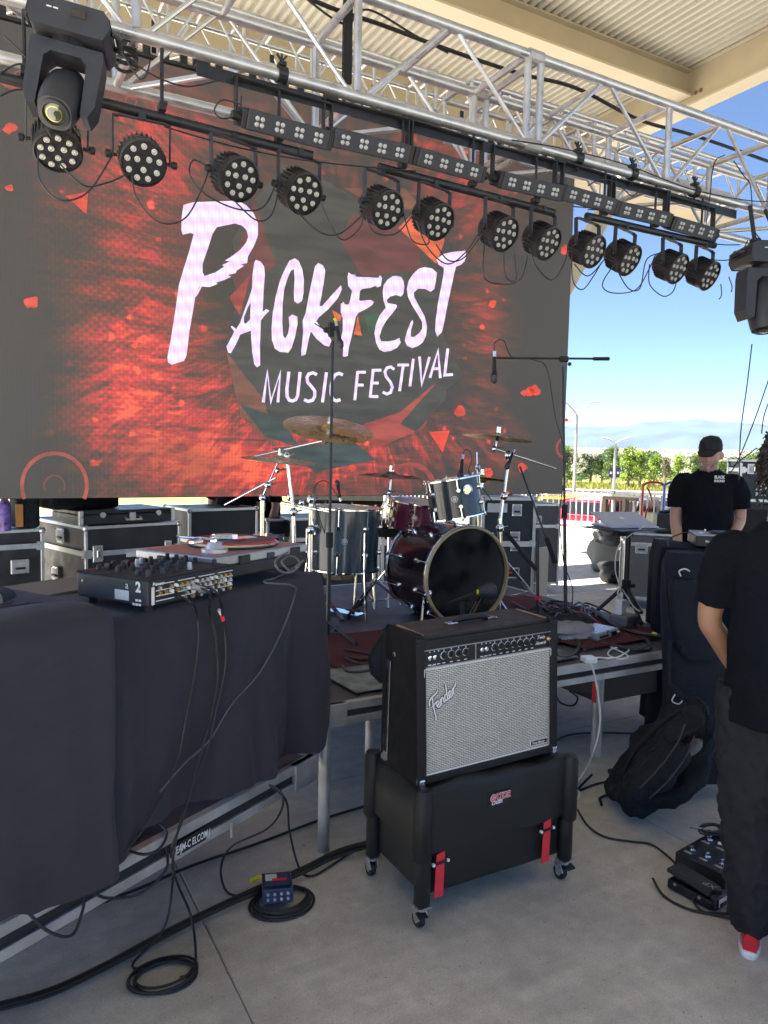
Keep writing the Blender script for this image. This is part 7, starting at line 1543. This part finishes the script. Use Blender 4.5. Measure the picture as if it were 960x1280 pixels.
# ------------------------------------------------------------------ things on the floor
def di_box():
    c = PZ(346, 1128, 0); a = R(-18); X = V((cos(a), sin(a), 0)); Yv = V((-X.y, X.x, 0)); t = thing('direct_box', 'small dark blue signal box lying on a coil of black cable', 'signal box', (c.x, c.y, .02))
    q = Matrix.Rotation(a, 3, 'Z') @ Matrix.Rotation(R(-7), 3, 'X'); ctr = V((c.x, c.y, .055))
    MB().box(ctr, (.105, .135, .052), q).build('body', 'blue', t, bevel=.004); MB().box(ctr+q @ V((0, .006, .0275)), (.085, .095, .002), q).build('top_label', 'bluelabel', t)
    MB().box(ctr+q @ V((-.02, .02, .0290)), (.04, .05, .001), q).build('white_print', 'whiteprint', t); MB().box(ctr+q @ V((.008, .0, .0292)), (.05, .018, .001), q).build('red_print', 'red', t)
    for i in range(4):
        for j in range(2): MB().cyl(ctr+q @ V((-.034+i*.023, -.0675, -.008+j*.018)), ctr+q @ V((-.034+i*.023, -.074, -.008+j*.018)), .005, n=10).build('socket', 'steel', t)
    MB().tube(spline([ctr+q @ V((-.035, .07, 0)), ctr+q @ V((-.06, .085, .005)), ctr+q @ V((-.09, .07, .0))], 5), .0085, 8).build('plug', 'yellow', t, smooth=True)
    cable(coil((c.x+.012, c.y-.02, 0), .118, 6, .0048, seed=5, sq=.82), .0048, 'coiled black cable under the small blue box', n=1)
di_box()
def fz(l, z=.009): return [PZ(u, v, z) for u, v in l]
cable(fz([(-20, 1262), (60, 1240), (130, 1208), (200, 1170), (260, 1140), (320, 1112), (380, 1086), (430, 1062), (500, 1045)], .013), .012, 'thick black twin cable sweeping across the concrete from bottom left', n=8)
cable(fz([(-20, 1266), (60, 1245), (132, 1211), (203, 1173), (262, 1143), (322, 1116), (382, 1090), (432, 1067), (500, 1049)], .03), .006, 'thinner cable lying along the thick twin cable')
cable(fz([(110, 1135), (180, 1108), (240, 1082), (320, 1055), (400, 1025), (455, 1008)]), .006, 'black cable running under the low deck to the amplifier')
# coil below the table and the leads that feed it
cp_ = PZ(205, 1224, 0)
cable(coil((cp_.x, cp_.y, 0), .105, 5, .0042, seed=3, sq=.75, jit=.05), .0042, 'loose coil of thin black cable at the bottom left of the floor', n=1)
def q_(u, v, o=-.03): 
    r = ray(u, v); k = ((TA-EYEP).dot(TN)+o)/r.dot(TN); return EYEP+r*k
cable([MP(.17, -.012, .045), MP(.17, -.07, .03), q_(262, 765), q_(270, 800), q_(272, 850), q_(262, 900), q_(248, 950), q_(235, 1000), q_(222, 1040), q_(216, 1080), PZ(222, 1105, .2), PZ(240, 1150, .05), PZ(244, 1210, .012), PZ(225, 1222, .012)], .0042, 'first black lead dropping from the mixer socket to the floor coil')
cable([MP(.185, -.012, .045), MP(.19, -.08, .03), q_(279, 775), q_(282, 830), q_(270, 890), q_(258, 940), q_(240, 985), q_(226, 1030), q_(214, 1065), PZ(216, 1100, .2), PZ(205, 1160, .05), PZ(166, 1205, .012), PZ(185, 1212, .012)], .0042, 'second black lead with a red collar dropping from the mixer')
cable([MP(.10, -.012, .03), MP(.11, -.06, .01), q_(246, 768), q_(248, 800), q_(242, 850), q_(232, 900), q_(222, 950), q_(195, 1010), q_(160, 1060), q_(125, 1080)], .0033, 'thin black lead hanging left of the twin leads')
for (a_, b_, mm, lb) in (((274, 762), (277, 768), 'white', 'white collar on a hanging mixer lead'), ((277, 768), (279, 776), 'red', 'red collar on a hanging mixer lead')):
    o = MB().cyl(q_(a_[0], a_[1], -.036), q_(b_[0], b_[1], -.036), .0062, n=10).build('cable_tie', mm, smooth=False); tag(o, lb, 'cable tie')
o = MB().cyl(MP(.165, -.012, .045), MP(.170, -.055, .038), .0095, .008, 12).build('connector', 'silver'); tag(o, 'silver plug pushed into the back of the mixer', 'plug')
cable([PZ(380, 700, TZ+.10), PZ(372, 706, TZ+.12), PZ(358, 716, TZ+.06), PZ(345, 722, TZ+.02), PZ(330, 728, TZ+.03), PZ(365, 732, TZ+.012), q_(368, 745), q_(352, 790), q_(325, 840), q_(290, 880), q_(262, 925), q_(230, 955), q_(200, 990)], .003, 'thin grey lead running diagonally down the table cloth', 'greycable')
cable([PZ(360, 690, TZ+.13), PZ(345, 700, TZ+.16), PZ(348, 712, TZ+.14), PZ(362, 716, TZ+.12), PZ(375, 705, TZ+.13), PZ(365, 695, TZ+.14), PZ(352, 702, TZ+.13), PZ(362, 714, TZ+.10)], .0032, 'tangled grey lead looped on the corner of the turntable', 'greycable')
# leads on the edge of the low deck
cable([on_edge(300, 985)+DN*.25, on_edge(325, 980)+DN*.06, on_edge(342, 985)-DN*.02, on_edge(345, 1005)-DN*.03, PZ(335, 1035, .2), PZ(290, 1058, .1), PZ(276, 1085, .05), PZ(284, 1115, .01), PZ(310, 1120, .01), PZ(330, 1115, .02)], .0042, 'black lead curving off the low deck edge towards the blue box')
cable([on_edge(305, 984)+DN*.25, on_edge(330, 982)+DN*.05, on_edge(350, 995)-DN*.02, PZ(362, 1040, .15), PZ(374, 1085, .012), PZ(390, 1095, .01), PZ(420, 1078, .01), PZ(445, 1062, .01), PZ(475, 1052, .01)], .0042, 'black lead falling to the floor beside the round deck leg')
e0 = lambda u, v, z=.01: PZ(u, v, LZ+z)
cable([e0(122, 1078), e0(150, 1062), e0(168, 1045), e0(190, 1028), e0(208, 1040), e0(200, 1060), e0(180, 1068), e0(155, 1060), e0(150, 1048), e0(165, 1035), e0(190, 1030)], .0042, 'loop of black cable lying on the low deck under the lifted hem', 'cable')
cable([on_edge(-10, 1112)-DN*.01, on_edge(20, 1130)-DN*.03, on_edge(45, 1155)-DN*.05, on_edge(75, 1160)-DN*.05, on_edge(95, 1130)-DN*.03, on_edge(104, 1110)-DN*.01, on_edge(125, 1118)-DN*.03, on_edge(165, 1110)-DN*.04, on_edge(200, 1080)-DN*.03, on_edge(210, 1050)+DN*.02], .0042, 'black cable draped in two swags over the bright deck edge')
o = MB().ball(e0(141, 1068, .02), .014, 10).build('bottle_top', 'redpaint', smooth=True); tag(o, 'small red bottle top on the low deck under the cloth', 'bottle top')
rdg = random.Random(44); gb2 = MB()
for i in range(420):
    c = PZ(rdg.uniform(200, 960), rdg.uniform(960, 1278), .001); s_ = rdg.uniform(.0005, .0016); gb2.box(c+V((0, 0, s_*.4)), (s_*2, s_*1.4, s_), rdg.uniform(0, 3))
tag(gb2.build('grit', 'rust', kind='stuff'), 'fine grit scattered over the concrete floor', 'grit')
# pedals
def pedal():
    a = PZ(838, 1108, 0); b = PZ(893, 1138, 0); d = (b-a).normalized(); L_ = (b-a).length*1.0; n_ = V((-d.y, d.x, 0)); ang = math.atan2(d.y, d.x); c = (a+b)/2+n_*.02; t = thing('volume_pedal', 'black foot pedal lying before the multi effects board', 'pedal', c)
    MB().box(c+V((0, 0, .022)), (L_, .088, .036), ang).build('base', 'black', t, bevel=.006); q = Matrix.Rotation(ang, 3, 'Z') @ Matrix.Rotation(R(4), 3, 'Y'); MB().box(c-d*.01+V((0, 0, .062)), (L_*.98, .080, .016), q).build('treadle', 'rubber', t, bevel=.005)
    for k in (-.3, .25): MB().cyl(c+d*L_*k-n_*.046+V((0, 0, .035)), c+d*L_*k-n_*.05+V((0, 0, .035)), .006, n=8).build('bolt', 'steel', t)
    e = b+n_*.02; MB().box(e+d*.005+V((0, 0, .035)), (.028, .085, .05), ang).build('end_block', 'black', t, bevel=.008); MB().box(e+d*.020+V((0, 0, .036)), (.002, .052, .028), ang).build('label', 'whiteprint', t); MB().box(e+d*.0215+V((0, 0, .030)), (.002, .045, .012), ang).build('label', 'black', t)
    tx = text('XP', .04, 'lensgrey', c+d*.08+n_*.012+V((0, 0, .070)), -d, -n_, parent=t, th=.001)
    MB().cyl(e+V((0, 0, .055)), e+V((0, 0, .072)), .012, n=12).build('knob', 'black', t)
def board():
    a = PZ(843, 1085, 0); b = PZ(906, 1116, 0); d = (b-a).normalized(); L_ = (b-a).length; n_ = V((-d.y, d.x, 0)); ang = math.atan2(d.y, d.x); W_ = .30; c = (a+b)/2+n_*W_/2; t = thing('effects_board', 'black multi effects floor board with foot switches beside the red sneaker', 'effects board', c)
    q = Matrix.Rotation(ang, 3, 'Z')
    MB().box(c+V((0, 0, .035)), (L_, W_, .065), ang).build('chassis', 'blackmetal', t, bevel=.004)
    for i in range(3):
        for j in range(2):
            p = c+d*(-.36+.32*i)*L_*.95+n_*(-.085+.13*j)+V((0, 0, .067)); o = MB().lathe(p, (0, 0, 1), [(.014, 0), (.014, .004), (.007, .005), (.007, .014), (.009, .015), (.009, .019), (0, .02)], 12).build('foot_switch', 'chrome', t, smooth=True); MB().box(p-n_*.028, (.03, .014, .002), ang).build('printed_mark', 'lensgrey', o)
    for i in range(6): MB().lathe(c+d*(-.1+.05*i)+n_*.10+V((0, 0, .067)), (0, 0, 1), [(.009, 0), (.008, .012), (0, .013)], 10).build('knob', 'black', t, smooth=True)
    for k in range(5): MB().box(c+d*(L_/2+.002)+n_*(-.1+.04*k)+V((0, 0, .04)), (.002, .018, .008), ang).build('printed_mark', 'lensgrey', t)
    MB().tube([c-d*.02+n_*.02+V((0, 0, .085)), c+d*.10+n_*.06+V((0, 0, .095))], .006, 8).build('lit_bar', 'white', t)
    p = c-d*.1+n_*.12+V((0, 0, .068)); cable(coil(p, .065, 5, .0038, seed=11, sq=.6, jit=.08), .0036, 'bundle of thin black cable on the effects board', n=1); o = MB().cyl(p+V((-.09, .04, .02)), p+V((-.05, .01, .02)), .0035, n=8).build('jack_plug', 'chrome'); tag(o, 'bare chrome jack plug sticking out of the cable bundle', 'plug')
pedal(); board()
cable(fz([(722, 1012), (735, 1032), (756, 1046), (790, 1052), (815, 1056), (840, 1075), (850, 1090)], .006), .0045, 'black cable from the amplifier case to the effects board')
cable([PZ(816, 1098, .02), PZ(830, 1120, .006), PZ(860, 1136, .006), PZ(900, 1145, .006), PZ(935, 1153, .006), PZ(975, 1156, .006)], .005, 'black cable leaving the heel of the foot pedal')
cable([PZ(898, 1118, .05), PZ(880, 1108, .05), PZ(868, 1115, .03), PZ(868, 1128, .01), PZ(880, 1140, .006), PZ(905, 1142, .006), PZ(940, 1141, .006), PZ(980, 1141, .006)], .005, 'black cable looping over the end of the foot pedal')
cable([PW(911, 900, 3.0), PW(907, 960, 3.0), PW(905, 1010, 3.0), PW(903, 1042, 3.02), PW(902, 1058, 3.02)], .007, 'flat black strap hanging straight behind the dark trousers')
# right of the amplifier, below and on the deck
cable([PZ(735, 828, DZ+.02), PY(741, 836, 2.57), PY(748, 870, 2.56), PY(750, 905, 2.54), PY(742, 940, 2.52), PZ(730, 965, .05), PZ(715, 985, .02), PZ(700, 1000, .01)], .0048, 'white cable dropping over the deck edge behind the case', 'whitecable')
cable([PZ(716, 985, .01), PZ(724, 990, .01), PZ(722, 998, .01), PZ(710, 1003, .01)], .0045, 'short end of white cable right of the padded case', 'whitecable')
cable(fz([(690, 928), (715, 918), (760, 916), (820, 918), (840, 920)]), .006, 'black cable crossing the floor beneath the stage deck')
cable([PZ(694, 865, .3), PY(700, 878, 2.9), PY(716, 882, 2.9), PY(722, 872, 2.9), PY(712, 864, 2.9)], .005, 'black cable loop hanging under the deck right of the amplifier')
z = DZ
cable([PZ(707, 778, z+.02), PZ(718, 798, z+.02), PZ(724, 808, z+.012), PZ(716, 820, z+.012), PZ(700, 822, z+.012), PZ(692, 812, z+.012), PZ(700, 800, z+.012), PZ(716, 794, z+.02), PZ(735, 800, z+.012), PZ(770, 808, z+.012), PZ(798, 812, z+.012), PZ(812, 808, z+.012), PZ(806, 798, z+.012), PZ(790, 792, z+.012)], .011, 'thick black cable snaking over the deck corner around the audio box', 'cable', n=8)
cable([PZ(730, 812, z+.006), PZ(755, 806, z+.006), PZ(770, 812, z+.006), PZ(785, 820, z+.006), PZ(775, 824, z+.006), PZ(760, 818, z+.008), PZ(768, 810, z+.008), PZ(786, 812, z+.01), PZ(770, 822, z+.01), PZ(745, 822, z+.01), PZ(736, 826, z+.012)], .004, 'thin white cable squiggle in front of the audio box', 'whitecable')
o = MB().box(PZ(736, 824, z+.016), (.062, .062, .028), R(-15)).build('power_adapter', 'white', bevel=.006, seg=3); tag(o, 'white square power adapter on the edge of the stage deck', 'adapter')
def audio_box():
    c = PZ(766, 800, z+.02); a = R(14); X = V((cos(a), sin(a), 0)); Yv = V((-X.y, X.x, 0)); c = PZ(758, 802, z)+Yv*.09+X*.03; t = thing('audio_interface', 'silver audio interface box on the stage deck corner', 'audio interface', c)
    MB().box(c+V((0, 0, .032)), (.215, .17, .048), a).build('body', 'silver', t, bevel=.005); f = c-Yv*.086+V((0, 0, .032)); MB().box(f+X*.055, (.055, .003, .026), a).build('display', 'glassdark', t)
    for k in (-.085, -.062, -.040, -.018): MB().cyl(f+X*k, f+X*k-Yv*.006, .007, n=10).build('socket', 'black', t)
    MB().cyl(f+X*.096, f+X*.096-Yv*.012, .009, n=12).build('knob', 'chrome', t)
    c2 = PZ(785, 783, z)+Yv*.03; t2 = thing('power_block', 'grey power block with a white charger standing upright in it', 'power block', c2); MB().box(c2+V((0, 0, .035)), (.15, .12, .07), a).build('body', 'housinggrey', t2, bevel=.012, seg=3)
    c3 = c2+V((-.03, .0, .07)); o = MB().box(c3+V((0, 0, .045)), (.055, .045, .09), a).build('white_charger', 'white', bevel=.005); tag(o, 'tall white charger plugged upright into the grey block', 'charger')
    cable([c3+V((0, 0, .085)), c3+V((-.03, .0, .13)), c3+V((.02, .02, .15)), c3+V((.07, .02, .10)), c3+V((.09, -.02, .04)), c3+V((.11, -.05, .02))], .0045, 'white lead arching over the grey power block', 'whitecable')
    c4 = PZ(722, 800, z)+V((0, .05, 0)); MBb = soft('grey_cloth', 'crumpled grey cloth under the coiled black cable on the deck', 'cloth', (c4.x-.03, c4.y, z+.045), .13, .10, .045, 'silvercloth', 5)
    sp = PZ(716, 778, z+.05); q = soft('black_dome', 'low black ribbed rubber dome among the cables on deck', 'dome', (sp.x, sp.y, z+.04), .11, .09, .055, 'matte', 13)
audio_box()
# snarl of stage cables on the carpet
rd = random.Random(21)
CN = ['black cable in the snarl by the tall microphone stand', 'black cable looping behind the audio box', 'black cable at the near edge of the cable snarl', 'black cable at the far edge of the cable snarl', 'black cable bending towards the laptop stand', 'black cable crossing under the tripod legs']
for i, s_ in enumerate(CN):
    pts = [PZ(rd.uniform(668, 745), rd.uniform(752, 786), z+.014+.010*rd.random()+.004*k) for k in range(7)]; cable(pts+([PZ(800, 785, z+.01)] if i in (1, 4) else []), .0065, s_)
for i, s_ in enumerate(('pink red cable curving behind the silver audio box', 'second pink red cable in the snarl, nearer the laptop stand', 'pink red cable deep in the snarl by the microphone stand')):
    cable([PZ(690+i*8, 758+i*3, z+.04), PZ(712+i*6, 764, z+.05), PZ(735+i*4, 770+i*2, z+.05), PZ(748+i*3, 785, z+.03)], .004, s_, 'pinkcable')
M_p = None
for i, s_ in enumerate(('white lead fanning out behind the audio box', 'second white lead fanning out behind the audio box')): cable([PZ(732+i*4, 768, z+.04), PZ(742+i*3, 778, z+.03), PZ(752+i*4, 790, z+.04)], .003, s_, 'whitecable')
cable([PZ(740, 760, z+.03), PZ(775, 785, z+.03), PZ(820, 795, z+.03), PZ(850, 798, z+.02)], .010, 'thick black cable with a yellow tape band leaving the deck at right'); o = MB().cyl(PZ(816, 792.5, z+.034), PZ(820, 793.5, z+.034), .0125, n=12).build('tape_band', 'yellow'); tag(o, 'yellow tape band on the thick cable near the draped stand', 'tape band')
for i, (pts, lb) in enumerate((([(432, 822), (450, 830), (475, 826), (462, 838), (436, 840), (428, 832)], 'black cable on the patterned rug left of the amplifier'), ([(430, 812), (455, 816), (478, 822), (450, 824), (430, 820)], 'second black cable on the rug by the cloth corner'), ([(640, 752), (665, 765), (690, 772), (676, 782), (655, 778)], 'black cable right behind the amplifier top'))):
    cable([PZ(u, v, z+.02) for u, v in pts], .006, lb)
# rack gear lying beneath the deck at right
g = PZ(800, 900, 0); t = thing('amp_rack', 'black and red power amplifier tucked under the stage deck at right', 'rack', (3.15, 3.0, 0)); MB().box((3.20, 3.05, .36), (.55, .4, .14)).build('body', 'black', t, bevel=.005); MB().box((2.915, 2.86, .36), (.03, .03, .13)).build('red_edge', 'redpaint', t)
for k in range(3): o = MB().box((3.1+.03*k, 2.9+.04*k, .465+.022*k), (.75, .05, .016), R(3*k-4)).build('metal_bar', 'alu_dull'); tag(o, ('lowest', 'middle', 'topmost')[k]+' metal bar of the pile under the stage deck', 'bar', 'bars stored under the deck')
# ------------------------------------------------------------------ cables in the air
def ac(l, y=3.36, r=.0032): return [PY(u, v, y) for u, v in l]
AIR = [([(48, 190), (50, 225), (75, 250), (110, 240), (140, 195)], 'lead looping from the first round lamp to the second'), ([(75, 205), (105, 232), (135, 228), (158, 218)], 'short lead sagging left of the second round lamp'),
       ([(165, 220), (172, 250), (200, 278), (232, 272), (255, 230), (262, 205)], 'deep lead loop between the second and third round lamps'), ([(262, 210), (242, 200), (238, 220), (260, 245), (300, 262), (330, 258), (348, 222)], 'lead loop swinging round the third round lamp'),
       ([(292, 250), (320, 275), (340, 268), (349, 232)], 'small lead loop under the third round lamp'), ([(402, 255), (415, 285), (430, 300), (450, 285), (455, 262)], 'lead loop between the fourth and fifth round lamps'), ([(372, 265), (400, 290), (425, 292), (452, 270)], 'shallow lead below the fourth round lamp'),
       ([(455, 265), (468, 290), (495, 292), (515, 270)], 'lead under the fifth round lamp'), ([(505, 268), (515, 300), (535, 305), (535, 292)], 'short lead left of the sixth round lamp'), ([(520, 275), (535, 310), (560, 330), (585, 312), (602, 285)], 'deep lead loop over the title letter T'), ([(545, 305), (560, 325), (580, 322), (603, 292)], 'second lead over the title letter T'),
       ([(606, 300), (605, 345), (625, 355), (650, 350), (660, 320)], 'lead loop beneath the seventh round lamp'), ([(630, 315), (632, 345), (645, 350), (643, 318)], 'narrow lead loop beneath the seventh round lamp'), ([(662, 310), (672, 335), (690, 350), (705, 330), (712, 300)], 'lead loop beneath the eighth round lamp'),
       ([(715, 312), (716, 350), (728, 362), (742, 345), (752, 328)], 'lead under the ninth round lamp against sky'), ([(718, 330), (735, 345), (755, 325)], 'shallow lead under the ninth round lamp'), ([(768, 330), (753, 355), (765, 366), (795, 362), (812, 335), (820, 318), (828, 318)], 'wide lead loop between tenth and eleventh round lamps'), ([(770, 335), (785, 360), (800, 360), (808, 325), (826, 316)], 'second lead loop under the tenth round lamp'),
       ([(812, 330), (812, 355), (828, 370), (840, 366), (845, 355)], 'lead loop under the eleventh round lamp'), ([(901, 355), (902, 368), (899, 374)], 'loose lead end hanging under the last round lamp'), ([(911, 346), (915, 358), (914, 365)], 'loose lead end below the right moving head'),
       ([(0, 92), (25, 80), (50, 96), (80, 140), (100, 170)], 'lead crossing behind the left moving head'), ([(5, 45), (35, 75), (52, 110), (55, 150), (65, 172)], 'lead hanging left of the left moving head'), ([(0, 120), (22, 112), (60, 115), (100, 125)], 'lead running left to the picture edge at the moving head'),
       ([(150, 60), (172, 96), (182, 95), (188, 75)], 'lead curling under the chord right of the moving head'), ([(165, 78), (200, 98), (235, 108), (275, 100)], 'sagging lead behind the lower chord at left'), ([(205, 158), (280, 180), (360, 197), (430, 206), (520, 214)], 'long straight lead strung behind the round lamps'), ([(300, 130), (278, 125), (268, 138), (278, 148), (298, 142), (302, 120)], 'small coil of lead tied at the lower chord'),
       ([(715, 258), (760, 262), (735, 262)], 'short lead by the screen corner'), ([(906, 194), (895, 200), (890, 217), (888, 240), (884, 270), (882, 285)], 'blue black lead falling from the upper chord at right'), ([(640, 175), (700, 185), (780, 205), (860, 235), (930, 250), (970, 252)], 'long lead running behind the lower chord at right'), ([(917, 201), (930, 220), (938, 232), (941, 270), (945, 292), (965, 312)], 'lead dropping at the right end of the truss'),
       ([(888, 304), (905, 306), (925, 306)], 'lead joining the last pipe to the truss end'), ([(893, 325), (910, 325), (925, 318), (935, 300)], 'lead joining the last round lamp to the moving head'), ([(735, 232), (750, 225), (770, 228), (790, 245), (800, 235)], 'bunched lead behind the sixth strip')]
for l, lb in AIR: cable(ac(l), .0036, lb)
for i, (l, lb) in enumerate((([(380, -5), (420, 12), (480, 32), (560, 62), (650, 92), (720, 110), (800, 150), (870, 170), (970, 205)], 'thick black cable strung above the truss across the ceiling'), ([(375, -8), (430, 30), (460, 12), (520, 45), (560, 66)], 'thin cable looping along the thick ceiling cable'))): cable([PY(u, v, 3.75) for u, v in l], .012 if i == 0 else .006, lb)
b_ = PY(435, 5, 3.7); o = MB().box(b_+V((0, 0, -.1)), (.05, .02, .6)).build('hanging_strap', 'matte'); tag(o, 'black webbing sling hanging beside the middle upright', 'sling')
o = MB().tube(spline([PY(300, 88, 3.9), PY(303, 60, 3.9)], 3), .03).build('x', 'matte'); bpy.data.objects.remove(o)
# wraps of cable tied round the chord next to the moving head
wr = []; c = PY(158, 68, 3.5)
for i in range(60): a = i*.7; wr.append(c+V((cos(a)*(.042+.006*sin(i*1.3)), sin(a)*(.042+.006*cos(i*.9)), -.0019*i+.045+.010*sin(i*.37))))
cable(wr, .007, 'cable wound in a tight bundle right of the left moving head', n=1)
# strings of wire at the far right against the sky
for l, lb in (([(940, 430), (934, 480), (926, 540), (924, 600)], 'thin blue wire hanging at the far right, leftmost'), ([(965, 462), (945, 520), (925, 570), (914, 590)], 'dark double wire slanting down at the far right'), ([(962, 500), (955, 520), (952, 542)], 'short wire just above the curly hair'), ([(946, 560), (930, 572), (915, 584)], 'wire slanting to the curly hair from the left')): cable([PW(u, v, 5.0) for u, v in l], .004, lb)
# ------------------------------------------------------------------ air between here and the mountains
hz = bpy.data.materials.new('haze_air'); hz.use_nodes = True; t = hz.node_tree; t.nodes.clear(); oo = t.nodes.new('ShaderNodeOutputMaterial'); pv = t.nodes.new('ShaderNodeVolumePrincipled'); pv.inputs['Color'].default_value = (.50, .72, 1, 1); pv.inputs['Density'].default_value = 1.5e-5; pv.inputs['Anisotropy'].default_value = .2; t.links.new(pv.outputs[0], oo.inputs['Volume'])
if HAZE:
    o = MB().box((0, 0, 330), (30000, 30000, 720)).build('haze', hz, kind='stuff'); tag(o, 'pale blue air fading the far plain and mountains', 'haze')
